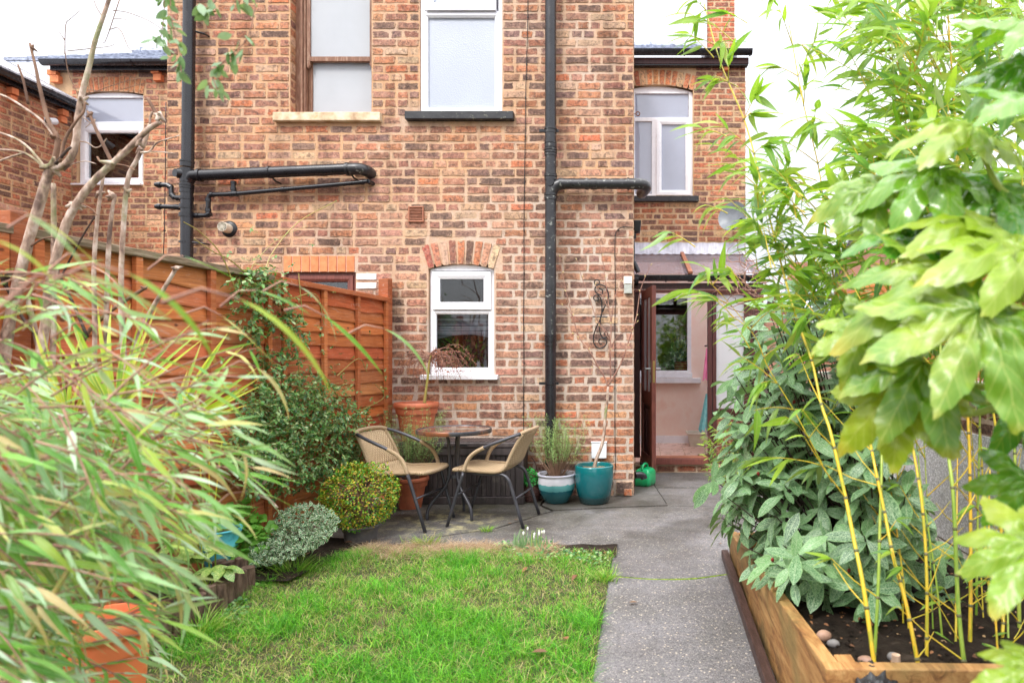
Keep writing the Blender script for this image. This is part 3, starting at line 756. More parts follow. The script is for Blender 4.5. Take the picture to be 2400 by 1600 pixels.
q = lay_bricks(x0c, x1c, 6.05, 7.95, [], R2); brickwork(q, frc, rear, 'brick_far', PC, R2, 60, lambda q: q[0][1], jit=.0015, ni=(3, 1))
mb = MB(); mb.box(x0c-.03, x1c+.03, ych-.03, ych+.02, 5.95, 6.09); mb.box(x0c-.035, x0c-.002, ych-.02, ych+.6, 6.0, 8.0); mb.build('flashing', M['lead'], rear)
mb = MB(); c = (xf(1702), YF-.03, zf(163)); mb.box(c[0]-.035, c[0]+.035, YF-.06, YF, zf(168), zf(161)); mb.build('dentil_brick', M['orange_brick'], rear)

# ================================================================== left: rear wall of the neighbours
nb = thing('brick_house', 'left neighbour brick rear wall with white curved head window beyond the fence', 'house', (-6, YF, 0))
W2 = (xf(181), xf(336), zf(434), zf(216)-.0)
xa2, xb2 = -8.3, -3.9; zE2 = zf(168)
mb = MB(); sheet(mb, xa2, xb2, 0, zE2, [(W2[0], W2[1], W2[2], zf(214))], frf, .26); mb.build('wall', M['mortar_far'], nb)
R3 = random.Random(15)
q = lay_bricks(-7.98, xw(392), zE2-.002-45*.0794, zE2+.01, [(W2[0], W2[1], W2[2], zf(214)), (xf(187), xf(341), zf(222), zf(177)), (xf(176), xf(340), zf(437), zf(433))], R3, phase=1)
PNB = PAL_FAR + [(3, lin(222,150,112))]
brickwork(q, frf, nb, 'brick_far', PNB, R3, 300, lambda q: (q[0][0] < xf(340))*1 - q[0][1]*.1, jit=.002, ni=(3, 1))
arch_row(nb, 262, 214, 74, 13, frf, SF, R3, 36, 8)
x0, x1, z0 = W2[0]+.004, W2[1]-.002, W2[2]+.004
z1 = zf(223)
yr = YF+.04
wf = MB(); frame_rect(wf, x0, x1, z0, z1, yr, yr+.07, .06, .035, .055, .02)
Rr = (74*74+8*8)/16; arc = [(xf(261)+Rr/SF*math.sin(t), zf(214+Rr)+Rr/SF*math.cos(t)) for t in np.linspace(-.21, .21, 13)]
arc = [(min(max(a, x0), x1), b) for a, b in arc]
wf.prism(list(reversed(arc)) + [(x0+.001, z1-.001), (x1-.001, z1-.001)], yr+.002, yr+.06)
wf.box(x0+.06, x1-.035, yr+.001, yr+.07, zf(301), zf(283)); wf.box(x0-.06, x1-.01, YF-.05, yr+.05, z0-.012, z0+.012)
f = wf.build('window_frame', M['upvc'], nb, bevel=.003)
mo = MB(); moulding(mo, x0+.05, x1-.03, z0+.045, zf(299), yr-.02, yr+.05, .06); mo.build('casement', M['upvc'], f)
pb = MB(); pane_box(pb, x0+.06, x1-.035, zf(283), z1, yr+.03); pb.build('pane', M['pane_far'], f)
pb = MB(); pane_box(pb, x0+.09, x1-.07, z0+.08, zf(303), yr+.02); pb.build('pane', M['pane'], f)
room('room', x0-.1, x1+.1, yr+.1, yr+1.6, z0-.1, z1+.2, M['dark_room'], nb)
slate_roof(nb, -9.5, -3.9, YF-.12, zf(153), YF+3.0, 6.95, rs=2)
mb = MB(); mb.box(-8.2, -4.39, YF-.1, YF-.02, zf(172), zf(160)); mb.build('fascia', M['gutter'], nb)
gutter(nb, -8.25, -4.4, YF-.16, zf(156))
mb = MB(); mb.tube([(-9.5,YF+3,6.98),(-3.9,YF+3,6.98)], .07, 8); mb.build('ridge_tile', M['slate'], nb)
for i in range(13):
    mb = MB(); mb.tube([(-9.4+.45*i,YF+3,6.985),(-9.4+.45*i+.06,YF+3,6.985)], .085, 8); mb.build('ridge_tile', M['slate'], nb)
for (ua, ub, va, vb) in ((120, 141, 168, 180), (127, 147, 181, 197), (361, 380, 164, 176), (367, 385, 178, 193)):
    mb = MB(); mb.box(xf(ua), xf(ub), YF-.07, YF, zf(vb), zf(va)); mb.build('dentil_brick', M['orange_brick'], nb, bevel=.004)

lw = thing('brick_house', 'side wall of the far left neighbouring wing with black gutter, at the left edge', 'house', (-7.98, 7.6, 0))
XL = -7.98
frq = lambda a, b, o: (XL+o, a, b)
zg2 = 4.76
mb = MB(); sheet(mb, 6.6, YF-.01, 0, zg2, [], frq, .2); mb.build('wall', M['mortar_far'], lw)
q = lay_bricks(6.7, YF-.02, 1.7, zg2-.02, [], R3); brickwork(q, frq, lw, 'brick_far', PNB, R3, 200, lambda q: -q[0][0], jit=.002, ni=(3, 1))
mb = MB(); mb.hexa([(XL+.16,6.5,zg2+.03),(XL+.16,YF-.005,zg2+.03),(XL-3,YF-.005,zg2+1.75),(XL-3,6.5,zg2+1.75),(XL+.16,6.5,zg2+.07),(XL+.16,YF-.005,zg2+.07),(XL-3,YF-.005,zg2+1.8),(XL-3,6.5,zg2+1.8)])
M['lichen_slate'] = plain('lichened_slate', [(.4,.4,.44), (.62,.62,.66)], 9, rough=.8, bs=60, bstr=.6, dirt=((.05,.05,.05), 30, .52, .62))
mb.build('roof', M['lichen_slate'], lw)
mb = MB(); n = 10; r = .055
vs = [(XL+.16+r*math.cos(t), y, zg2+.0+r*math.sin(t)) for y in (6.5, YF-.05) for t in np.linspace(math.pi, 2*math.pi, n)]
mb.add(vs, [(i, i+1, n+i+1, n+i) for i in range(n-1)] + [tuple(range(n)), tuple(range(2*n-1, n-1, -1))]); mb.box(XL+.16+r-.004, XL+.16+r+.004, 6.5, YF-.05, zg2-.005, zg2+.02)
mb.box(XL+.01, XL+.1, 6.5, YF-.05, zg2-.09, zg2+.03)
mb.build('gutter', M['gutter'], lw, smooth=True, auto=40)
for y in (8.0, 8.7):
    mb = MB(); mb.box(XL, XL+.08, y, y+.09, zg2-.18, zg2-.1); mb.box(XL, XL+.05, y+.01, y+.1, zg2-.27, zg2-.19); mb.build('dentil_brick', M['orange_brick'], lw, bevel=.004)
# small camera on that wall
c = Vector((XL+.06, 8.55, 4.42)); t = thing('security_camera', 'small white security camera under the left gutter', 'camera', c)
mb = MB(); mb.box(c.x-.06, c.x-.045, c.y-.05, c.y+.05, c.z-.05, c.z+.05); mb.tube([c-Vector((.05,0,0)), c], .014, 8); mb.build('bracket', M['white_plastic'], t)
mb = MB(); mb.tube([c+Vector((0,.05,.03)), c+Vector((.02,-.07,-.01))], .045, 14); mb.build('camera_body', M['white_plastic'], t, smooth=True, auto=40)
mb = MB(); mb.tube([c+Vector((.02,-.07,-.01)), c+Vector((.021,-.078,-.012))], .034, 14); mb.build('lens', M['black_metal'], t)

# ================================================================== lean-to porch
YL, SL = 7.1, 211.3
xl_ = lambda u: (u-CU)/SL
zl = lambda v: CH + (CV-v)/SL
lt = thing('lean_to_porch', 'dark red timber lean-to porch with open door under a plastic sheet roof', 'porch', (.6, YL, 0))
def lbox(name, u0, u1, v0, v1, y0=YL, y1=YL+.07, mat='maroon', par=None, bev=.003):
    b = MB(); b.box(xl_(u0), xl_(u1), y0, y1, zl(v1), zl(v0)); return b.build(name, M[mat], par or lt, bevel=bev)
lbox('fascia', 1486, 1788, 664, 678, YL-.03, YL+.0)
lbox('header', 1486, 1788, 679, 685, YL-.012, YL+.08, 'maroon_red')
lbox('post', 1486, 1500, 686, 1072, mat='maroon')
lbox('post', 1659, 1669, 686, 1086, YL-.005, YL+.07, 'maroon'); lbox('post', 1670.5, 1679, 686, 1086, YL+.004, YL+.07, 'maroon')
lbox('post', 1744, 1757, 686, 1086)
lbox('rail', 1679.2, 1743.8, 686, 690, mat='maroon_red'); lbox('rail', 1679.2, 1743.8, 957, 966, YL-.02, YL+.07)
lbox('panel', 1680, 1743, 966, 1078, YL+.02, YL+.05, 'maroon_red'); lbox('rail', 1679.2, 1743.8, 1078, 1086)
pb = MB(); pane_box(pb, xl_(1679), xl_(1744), zl(957), zl(690), YL+.03); pb.build('pane', M['pane_porch'], lt)
for i, u in enumerate((1757.5, 1768.5, 1779.5)): lbox('board', u, u+10, 686, 1086 if i == 0 else 1080, YL+.01*(i % 2), YL+.03)
lbox('threshold', 1500, 1659, 1072, 1087, YL-.05, YL+.12, 'maroon_red', bev=.006)
mb = MB(); mb.box(xl_(1500), xl_(1659), YL-.03, YL+.1, zl(1072)+.002, zl(1070)); mb.build('threshold_strip', M['brown_vent'], lt)
R4 = random.Random(3)
frl_ = lambda a, b, o: (a, YL-o, b)
mb = MB(); mb.box(-.12, 1.3, YL, YL+.1, 0, zl(1087)-.002); mb.build('plinth', M['mortar_far'], lt)
q = [[(x, .012), (x+.215, .012), (x+.215, .075), (x, .075)] for x in np.arange(-.1, 1.1, .23)]
brickwork(q, frl_, lt, 'brick_far', [(2, lin(120,70,54)), (2, lin(160,84,56)), (1, lin(90,60,50))], R4, 99, lambda q: 0, ni=(4, 2))
# side wall of the porch
mb = MB(); mb.box(xl_(1788)-.03, xl_(1788), YL+.07, YF-.07, .08, .95); mb.build('side_wall', M['maroon'], lt)
mb = MB(); mb.box(xl_(1788)-.02, xl_(1788)-.014, YL+.07, YF-.07, .95, 2.2); mb.build('pane', M['pane_porch'], lt)  # unseen frosted side pane, added to let daylight into the porch
# roof
ybk, zbk, yft, zft = YF-.005, zf(596), YL-.08, zl(645)
xbk, xft = xf(1745), xl_(1790)
def rp(tx, ty, off=0):
    x = (-.15 + (xbk+.15)*tx)*(1-ty) + (-.125 + (xft+.125)*tx)*ty
    return Vector((x, ybk+(yft-ybk)*ty, zbk+(zft-zbk)*ty+off))
def mk_poly():
    m = N('twin_wall_plastic'); v = m.pos()
    wv = m.n('TexWave', Vector=v, Scale=24.0, _bands_direction='X').outputs['Fac']
    col = m.ramp(m.noise(v, 5, 8, .7), [(.35, (.50,.48,.56)), (.6, (.64,.62,.70)), (.75, (.78,.77,.83))])
    col = m.mix(m.map(wv, .7, 1, 0, .25), col, (.34,.32,.38))
    d = m.bsdf(col, .3, m.bump(wv, .4, .004), spec=.6)
    tr = m.n('BsdfTransparent', Color=(.97,.95,.97)).outputs[0]
    d = m.n('MixShader', i0=.5, i1=d, i2=m.n('BsdfTranslucent', Color=(.9,.86,.9,1)).outputs[0]).outputs[0]
    return m.end(m.n('MixShader', i0=.28, i1=tr, i2=d).outputs[0])
M['poly'] = mk_poly()
for a, b in ((0.0, .425), (.445, 1.0)):
    mb = MB(); n = 44
    for k, off in ((0, .0), (1, .012)):
        mb.add([rp(a+(b-a)*i/n, 0, off + (.003 if i % 2 else 0)) for i in range(n+1)] + [rp(a+(b-a)*i/n, 1, off + (.003 if i % 2 else 0)) for i in range(n+1)], [(i, i+1, n+2+i, n+1+i) for i in range(n)])
    mb.build('roof_sheet', M['poly'], lt)
mb = MB(); mb.beam(rp(.435, 0.02, .025), rp(.435, 1.02, .025), .05, .03); mb.build('glazing_bar', M['brown_vent'], lt, bevel=.004)
for t_ in (0, .435, .99):
    mb = MB(); mb.beam(rp(t_, 0, -.05), rp(t_, .98, -.05), .05, .08); mb.build('rafter', M['maroon'], lt)
mb = MB(); n = 30
top = [(-.16 + (xbk+.16)*i/n, YF-.012, zf(569)+.004*math.sin(i*2.1)) for i in range(n+1)]
mid = [(-.16 + (xbk+.16)*i/n, YF-.02+.003*math.sin(i*1.7), zf(594)) for i in range(n+1)]
bot = [(-.15 + (xbk+.15)*i/n, YF-.16, zf(594)-.035+.008*math.sin(i*2.9)) for i in range(n+1)]
mb.add(top+mid+bot, [(i, i+1, n+2+i, n+1+i) for i in range(n)] + [(n+1+i, n+2+i, 2*n+3+i, 2*n+2+i) for i in range(n)])
mb.build('flashing', M['lead'], lt, smooth=True)
gutter(lt, xl_(1486), xl_(1787), YL-.11, zl(650), .055)
mb = MB(); mb.tube([(xl_(1487), YL-.11, zl(658)), (xl_(1497), YL-.11, zl(658))], .06, 14); mb.build('gutter_end', M['gutter'], lt)
mb = MB(); mb.tube([(xl_(u), YL-.035, zl(670+1.5*math.sin(u*.05))) for u in range(1490, 1780, 10)], .003, 5); tag(mb.build('cable', M['black_metal'], None, org=(xl_(1490), YL-.035, zl(670))), 'thin black cable clipped along the porch fascia', 'cable')
# inside
M['plaster'] = plain('pink_plaster', [lin(244,204,184), lin(252,228,214), lin(248,216,200)], 3, rough=.85, bs=14, bstr=.15, stretch=(1,1,.7))
yi = YF - .06
SI = F/yi
xi = lambda u: (u-CU)/SI
zi = lambda v: CH + (CV-v)/SI
mb = MB(); sheet(mb, -.15, xl_(1787), .09, 2.6, [(-.13, xi(1612), zi(872), zi(697))], lambda a, b, o: (a, yi-o, b), .05); mb.build('inner_wall', M['plaster'], lt)
M['tile'] = plain('pale_floor_tile', [lin(222,184,168), lin(236,204,190)], 3, rough=.3, bs=10, bstr=.03)
mb = MB(); mb.box(-.12, xl_(1787)-.03, YL+.1, yi, .06, .092); mb.build('inner_floor', M['mortar_far'], lt)
for i in range(5):
    for j in range(5):
        x = -.1 + .3*i; y = YL+.12 + .335*j
        b = MB(); b.box(x, min(x+.293, 1.27), y, min(y+.327, yi-.002), .09, .1); b.build('floor_tile', M['tile'], lt)
mb = MB(); mb.box(-.12, xl_(1787)-.03, yi-.02, yi-.001, .1, .2); mb.build('skirting', M['upvc'], lt)
x0, x1, z0, z1 = -.12, xi(1620), zi(873), zi(689)
wf = MB(); frame_rect(wf, x0, x1, z0, z1, yi-.02, yi+.03, .05, .055, .03, .06)
f = wf.build('inner_window', M['upvc'], lt, bevel=.004)
pb = MB(); pane_box(pb, x0+.05, x1-.055, z0+.03, z1-.06, yi); pb.build('pane', M['pane'], f)
sl = MB(); sl.box(-.12, xi(1622), yi-.05, yi-.0, zi(884), zi(873)); sl.box(-.12, xi(1641), yi-.1, yi-.0, zi(897), zi(885)); sl.build('inner_sill', M['upvc'], lt, bevel=.005)
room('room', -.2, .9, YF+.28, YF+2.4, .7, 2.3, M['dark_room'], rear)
mb = MB(); mb.box(-.13, .62, YF+.0, YF+.27, zi(873)-.02, zi(873)); mb.build('inner_sill', M['upvc'], rear)
# door leaf, swung out towards the garden
hx, hy, ex, ey = -.035, YL-.01, .075, YL-.66
dl = Vector((ex-hx, ey-hy, 0)); Ld = dl.length; du = dl.normalized(); dn = Vector((du.y, -du.x, 0))
if dn.x > 0: dn = -dn                                         # dn points to the garden side (left)
def dbox(mb, a0, a1, z0, z1, t0=0, t1=.044):
    p = lambda a, t, z: Vector((hx, hy, 0)) + du*a - dn*t + Vector((0,0,z))
    mb.hexa([p(a0,t0,z0), p(a1,t0,z0), p(a1,t1,z0), p(a0,t1,z0), p(a0,t0,z1), p(a1,t0,z1), p(a1,t1,z1), p(a0,t1,z1)])
zb, zt = .135, 2.0
mb = MB(); dbox(mb, 0, .1, zb, zt); dbox(mb, Ld-.11, Ld, zb, zt); dbox(mb, .1, Ld-.11, zb, zb+.12, .002, .042); dbox(mb, .1, Ld-.11, zt-.1, zt, .002, .042); dbox(mb, .1, Ld-.11, .78, .92, .002, .042); dbox(mb, Ld/2-.02, Ld/2+.02, .92, zt-.1, .004, .04)
door = mb.build('door', M['maroon_red'], lt, bevel=.004)
mb = MB(); dbox(mb, .1, Ld-.11, zb+.12, .78, .015, .03); dbox(mb, .15, Ld/2-.03, zb+.17, .73, .006, .038); dbox(mb, Ld/2+.03, Ld-.16, zb+.17, .73, .006, .038); mb.build('door_panel', M['maroon'], door, bevel=.004)
mb = MB(); dbox(mb, .1, Ld/2-.02, .92, zt-.1, .018, .024); mb.build('pane', M['pane_porch'], door)
mb = MB(); dbox(mb, Ld/2+.02, Ld-.11, .92, zt-.1, .018, .024); mb.build('pane', M['pane_porch'], door)
M['chrome'] = plain('satin_metal', [(.6,.6,.62)], 8, rough=.25, metal=1, bstr=0)
mb = MB(); dbox(mb, Ld-.075, Ld-.04, 1.02, 1.24, -.006, -.001); dbox(mb, Ld-.075, Ld-.04, 1.02, 1.24, .045, .05)
hp = lambda a, t, z: Vector((hx, hy, 0)) + du*a - dn*t + Vector((0,0,z))
mb.tube([hp(Ld-.055,-.002,1.16), hp(Ld-.055,-.05,1.16), hp(Ld-.17,-.055,1.16)], .009, 8); mb.tube([hp(Ld-.055,.046,1.16), hp(Ld-.055,.095,1.16), hp(Ld-.17,.1,1.16)], .009, 8)
mb.build('handle', M['chrome'], door, smooth=True, auto=40)
M['brass'] = plain('brass', [(.5,.36,.16)], 8, rough=.35, metal=1, bstr=0)
mb = MB(); p0 = hp(Ld+.001, .011, 1.02); mb.hexa([hp(Ld+.0005,.01,1.02), hp(Ld+.003,.01,1.02), hp(Ld+.003,.034,1.02), hp(Ld+.0005,.034,1.02), hp(Ld+.0005,.01,1.24), hp(Ld+.003,.01,1.24), hp(Ld+.003,.034,1.24), hp(Ld+.0005,.034,1.24)])
mb.build('lock_plate', M['brass'], door)

# towels, tray, begonia pot
def cloth(name, c, w, h, mat, label, cat, lean=0, rs=1, rag=.02, dy=0):
    rng = random.Random(rs); b = MB(); nx, nz = 8, 12; vs = []
    for j in range(nz+1):
        for i in range(nx+1):
            t = j/nz
            vs.append((c[0] - w/2*(.5+.5*t) + w*(.5+.5*t)*i/nx + lean*t, c[1] + .02*math.sin(i*1.6+rs)*(.4+t), c[2] - h*t + (rng.random()-.5)*rag*(j == nz)))
    b.add(vs, [(j*(nx+1)+i, j*(nx+1)+i+1, (j+1)*(nx+1)+i+1, (j+1)*(nx+1)+i) for j in range(nz) for i in range(nx)])
    return tag(b.build(name, M[mat], None, smooth=True, org=c), label, cat)
M['pink_cloth'] = plain('pink_cloth', [lin(232,120,164), lin(244,150,188)], 12, rough=.95, bs=200, bstr=.4)
M['lilac_cloth'] = plain('lilac_cloth', [lin(222,160,196), lin(236,184,212)], 12, rough=.95, bs=200, bstr=.4)
M['teal_cloth'] = plain('teal_cloth', [lin(112,176,182), lin(150,200,200)], 20, rough=.95, bs=120, bstr=.6)
M['blue_cloth'] = plain('blue_cloth', [lin(30,110,140), lin(60,150,170)], 40, rough=.95, bs=120, bstr=.6)
yt = YL + .35; st_ = F/yt
T_ = lambda u, v: Vector(((u-CU)*yt/F, yt, CH-(v-CV)*yt/F))
rk = thing('coat_rack', 'narrow dark coat rack just inside the porch behind the door post', 'coat rack', (T_(1672,900).x, yt+.05, .1))
mb = MB(); c = T_(1668, 780); mb.box(c.x-.015, c.x+.015, yt+.03, yt+.06, .1, c.z); mb.build('upright', M['maroon'], rk)
mb = MB(); mb.box(c.x-.15, c.x+.15, yt-.05, yt+.16, .1, .13); mb.build('base', M['maroon'], rk)
mb = MB(); mb.tube([(c.x-.08, yt+.03, c.z-.15), (c.x+.05, yt+.03, c.z-.15)], .01, 6); mb.build('peg', M['maroon'], rk)
cloth('pink_towel', T_(1661, 816), .12, .36, 'pink_cloth', 'bright pink towel hanging inside the open porch door', 'towel', -.01, 2, .05)
o = cloth('lilac_towel', T_(1664, 870), .08, .95, 'lilac_cloth', 'long lilac towel hanging below the pink one', 'towel', 0, 3); o.location.y += .02
o = cloth('teal_cloth', T_(1660, 922), .14, .42, 'teal_cloth', 'pale teal cloth hanging low inside the porch door', 'cloth', -.05, 4, .07); o.location.y -= .03
mb = MB(); c = Vector((xi(1638), yi-.25, .1)); hw = .17
for k in range(1): mb.hexa([c+Vector((-hw*.85,-.12,0)), c+Vector((hw*.85,-.12,0)), c+Vector((hw*.85,.12,0)), c+Vector((-hw*.85,.12,0)), c+Vector((-hw,-.15,.17)), c+Vector((hw,-.15,.17)), c+Vector((hw,.15,.17)), c+Vector((-hw,.15,.17))])
del mb.F[1]; mb.C = mb.C
t = thing('litter_tray', 'beige plastic litter tray on the porch floor tiles', 'tray', c)
mb.build('tray', M['cream'], t)
mb = MB(); fr_pts = [c+Vector((-hw-.01,-.16,.17)), c+Vector((hw+.01,-.16,.17)), c+Vector((hw+.01,.16,.17)), c+Vector((-hw-.01,.16,.17)), c+Vector((-hw-.01,-.16,.17))]
mb.tube(fr_pts, .012, 6); mb.build('rim', M['cream'], t)

# ================================================================== pipes and fittings on the wing
def pipe_y(off=.1): return YW - off
PY = YW - .11; sp = F/PY
pp = lambda u, v, y=PY: P(u, v, y)
sl1 = thing('soil_pipe', 'black soil pipe with sloping branch pipes on the left of the wing', 'pipe', pp(437, 586))
r = .05
mb = MB(); mb.tube([pp(445.5, -130), pp(444, 0), pp(440, 390)], r, 20); mb.tube([pp(438.5,395), pp(436, 1190)], r, 20); mb.build('pipe', M['pipe'], sl1, smooth=True, auto=40)
for va, vb, rr in ((377, 381, .058), (382, 392, .055), (396, 428, .056), (432, 436, .060), (437, 442, .058), (444, 452, .055), (461, 468, .058), (480, 489, .058), (500, 509, .058), (566, 570, .055)):
    mb = MB(); u_ = 445 - va*.0165; mb.tube([pp(u_, va), pp(u_-.3, vb)], rr, 20); mb.build('collar', M['pipe'], sl1, smooth=True, auto=40)
def wyoke(v, side=1):
    mb = MB(); a = pp(450, v); mb.tube([a, a+Vector((.07,.06,0)), a+Vector((.08,.11,0))], .009, 6); mb.build('clip', M['pipe'], sl1)
wyoke(72); wyoke(568)
mb = MB(); a = pp(428, 409); mb.tube([a+Vector((.04,0,0)), a+Vector((-.02,-.045,0))], .045, 18); mb.tube([a+Vector((-.02,-.045,0)), a+Vector((-.025,-.06,0))], .036, 18); mb.build('access_cap', M['pipe'], sl1, smooth=True, auto=40)
mb = MB(); mb.tube([pp(440,425), pp(449,413), pp(462,411), pp(470,410.6)], r, 18, smooth=4); mb.tube([pp(465,411), pp(472,410.6)], .058, 18)
mb.build('branch', M['pipe'], sl1, smooth=True, auto=40)
mb = MB(); mb.tube([pp(466,411), pp(818,396)], r, 20); mb.build('pipe', M['pipe'], sl1, smooth=True, auto=40)
mb = MB(); mb.tube([pp(812,396.5), pp(838,396), pp(852,397)+Vector((0,.03,0)), pp(858,399)+Vector((0,.12,0))], [.053,.053,.052,.05], 20, smooth=5); mb.tube([pp(812,396.3), pp(817,396.2)], .058, 20); mb.build('elbow', M['pipe_old'], sl1, smooth=True, auto=40)
for u_, v_ in ((633, 403.5), (818, 396)):
    mb = MB(); mb.tube([pp(u_-2, v_), pp(u_+2, v_-.2)], .056, 18); a = pp(u_+3, v_+14); mb.tube([a+Vector((0,0,.02)), a+Vector((.02,.03,-.02)), a+Vector((.03,.1,-.025))], .008, 6); mb.build('clip', M['pipe'], sl1)
py2 = PY + .03
wr = .0205
q2 = lambda u, v: P(u, v, py2)
mb = MB(); mb.tube([q2(444,505), q2(470,505), q2(484,505), q2(488,501), q2(488,468), q2(491,458), q2(500,456), q2(545,455), q2(852,427), q2(862,425)], wr, 12); 
mb.tube([q2(862,425), q2(866,425)+Vector((0,.09,0))], wr, 12); mb.tube([q2(547,454), q2(547,425)], wr, 12); mb.build('waste_pipe', M['pipe'], sl1, smooth=True, auto=50)
for a, b in (((455,505),(466,505)), ((484,505),(494,500)), ((488,490),(488,496)), ((488,466),(488,472)), ((494,456),(500,456)), ((538,455),(557,454)), ((660,444.5),(668,443.7)), ((846,427.5),(852,427)), ((547,425),(547,431)), ((547,440),(547,446))):
    mb = MB(); mb.tube([q2(*a), q2(*b)], wr*1.22, 12); mb.build('pipe_fitting', M['pipe'], sl1, smooth=True, auto=40)
mb = MB(); mb.tube([q2(364,433)+Vector((0,.05,0)), q2(366,433), q2(395,434), q2(401,437), q2(402,458), q2(406,463), q2(430,464)], wr, 12)
for a, b in (((370,433),(378,433)), ((392,434),(402,440)), ((402,456),(410,464)), ((413,464),(424,464))): mb.tube([q2(*a), q2(*b)], wr*1.22, 12)
mb.build('waste_pipe', M['pipe'], sl1, smooth=True, auto=50)
mb = MB(); mb.tube([q2(364,484)+Vector((0,.05,0)), q2(366,484), q2(430,486)], wr, 12); mb.tube([q2(370,484), q2(378,484)], wr*1.25, 12); mb.tube([q2(411,485), q2(424,486)], wr*1.25, 12); mb.build('waste_pipe', M['pipe'], sl1, smooth=True, auto=50)

sl2 = thing('soil_pipe', 'tall black soil pipe with a short level branch beside the kitchen window', 'pipe', pp(1290, 1150))
mb = MB(); mb.tube([pp(1290.5, -130), pp(1290.5, 305)], r, 22); mb.build('pipe', M['pipe'], sl2, smooth=True, auto=40)
mb = MB(); mb.tube([pp(1290.5, 305), pp(1290.5, 800)], r, 22); mb.build('pipe', M['pipe_old'], sl2, smooth=True, auto=40)
mb = MB(); mb.tube([pp(1290.5, 800), pp(1290.5, 1158)], r, 22); mb.build('pipe', M['pipe'], sl2, smooth=True, auto=40)
for va, vb, rr in ((301, 305, .057), (306, 313, .053), (333, 337, .056), (338, 347, .0545), (349, 353, .057), (355, 359, .057), (361, 366, .055), (407, 410, .056), (411, 415, .058), (417, 423, .055), (454, 459, .058), (461, 469, .056), (785, 789, .056), (790, 797, .0545), (798, 801, .056), (803, 810, .055), (896, 900, .056)):
    mb = MB(); mb.tube([pp(1290.5, va), pp(1290.5, vb)], rr, 22); mb.build('collar', M['pipe_old' if va < 700 else 'pipe'], sl2, smooth=True, auto=40)
for v_ in (316, 897):
    mb = MB(); mb.box(xw(1268)-.0, xw(1313), PY+.0, PY+.02, zw(v_+3), zw(v_-3)); mb.build('clip', M['pipe'], sl2)
mb = MB(); a = pp(1290.5, 430); mb.tube([a+Vector((0,-.02,0)), a+Vector((0,-.056,0))], .034, 18); mb.build('access_cap', M['pipe'], sl2, smooth=True, auto=40)
mb = MB(); mb.tube([pp(1290.5,458), pp(1299,440), pp(1312,432), pp(1325,431)], r, 18, smooth=4); mb.tube([pp(1318,431), pp(1486,431)], .047, 20); mb.build('branch', M['pipe_old'], sl2, smooth=True, auto=40)
mb = MB(); mb.tube([pp(1472,431), pp(1498,431.5), pp(1510,432)+Vector((0,.03,0)), pp(1514,433)+Vector((0,.12,0)), pp(1508,434)+Vector((-.02,.3,0))], [.05,.051,.05,.05,.05], 20, smooth=5); mb.build('elbow', M['pipe_old'], sl2, smooth=True, auto=40)
for a, b, rr in ((1311, 1318, .052), (1371, 1379, .052), (1385, 1399, .052), (1470, 1475, .055)):
    mb = MB(); mb.tube([pp(a, 431), pp(b, 431)], rr, 20); mb.build('collar', M['pipe_old'], sl2, smooth=True, auto=40)

def cable(pts, label, r=.0035, y=YW-.014):
    rng = random.Random(len(pts)); mb = MB(); mb.tube([P(u, v, y) for u, v in pts], r, 6, smooth=3)
    t = thing('cable', label, 'cable', P(*pts[-1], y)); mb.build('wire', M['black_metal'], t, smooth=True)
    k = MB()
    for u, v in pts[1:-1]: c = P(u, v, y); k.box(c.x-.005, c.x+.005, c.y-.005, c.y+.012, c.z-.005, c.z+.005)
    if k.F: k.build('cable_clip', M['black_metal'], t)
cable([(1238,-100),(1237,40),(1234,150),(1232,230),(1231,320),(1229,430),(1228,540),(1228,640),(1227,750),(1228,850),(1227,930),(1227,1010),(1228,1070)], 'thin black cable running down the wall left of the tall pipe')
cable([(1484,533),(1462,532),(1449,538),(1442,552),(1441,600),(1442,680),(1441,760),(1441,830),(1441,910),(1441,1000),(1442,1090),(1440,1110)], 'thin black cable arching down to the teal pots near the corner')
cable([(389,240),(388,330),(387,430),(385,540),(383,600)], 'thin black cable down the left corner of the wing')

c = Vector((xw(976), YW, zw(502.5))); t = thing('air_vent', 'square brown louvred air vent above the kitchen window', 'vent', c)
mb = MB(); frame_rect(mb, xw(958.5), xw(994.5), zw(521), zw(484.5), YW-.022, YW+.002, .012); mb.box(xw(960), xw(993), YW-.006, YW+.001, zw(520), zw(486)); mb.build('vent_frame', M['brown_vent'], t, bevel=.002)
for i in range(9):
    z = zw(518.5) + (zw(487.5)-zw(518.5))*(i+.5)/9
    mb = MB(); a = .0055; mb.hexa([(xw(961.6),YW-.02,z-a),(xw(991.4),YW-.02,z-a),(xw(991.4),YW-.008,z+.001),(xw(961.6),YW-.008,z+.001),(xw(961.6),YW-.018,z-a+.003),(xw(991.4),YW-.018,z-a+.003),(xw(991.4),YW-.006,z+.004),(xw(961.6),YW-.006,z+.004)]); mb.build('louvre', M['brown_vent'], t)

c = Vector((xw(538), YW, zw(537))); t = thing('boiler_flue', 'round boiler flue with black collar and wire grille high above the fence', 'flue', c)
mb = MB(); mb.lathe([(.073,0),(.075,.004),(.066,.016),(.045,.02),(.042,.0)], (0,0,0), 28)
mb.V = [(c.x+x, c.y-z, c.z+y) for x, y, z in mb.V]; mb.build('collar', M['black_metal'], t, smooth=True, auto=50)
mb = MB(); mb.tube([c+Vector((0,-.0,0)), c+Vector((-.003,-.10,.004))], .044, 24, cap=False); mb.tube([c+Vector((0,-.0,0)), c+Vector((-.003,-.098,.004))], .038, 24, cap=False); mb.build('flue_pipe', M['cream'], t, smooth=True)
mb = MB(); cc = c+Vector((-.003,-.1,.004))
for rr in (.015, .028, .041): mb.tube([cc+Vector((rr*math.cos(a), 0, rr*math.sin(a))) for a in np.linspace(0, 2*math.pi, 19)], .0025, 5)
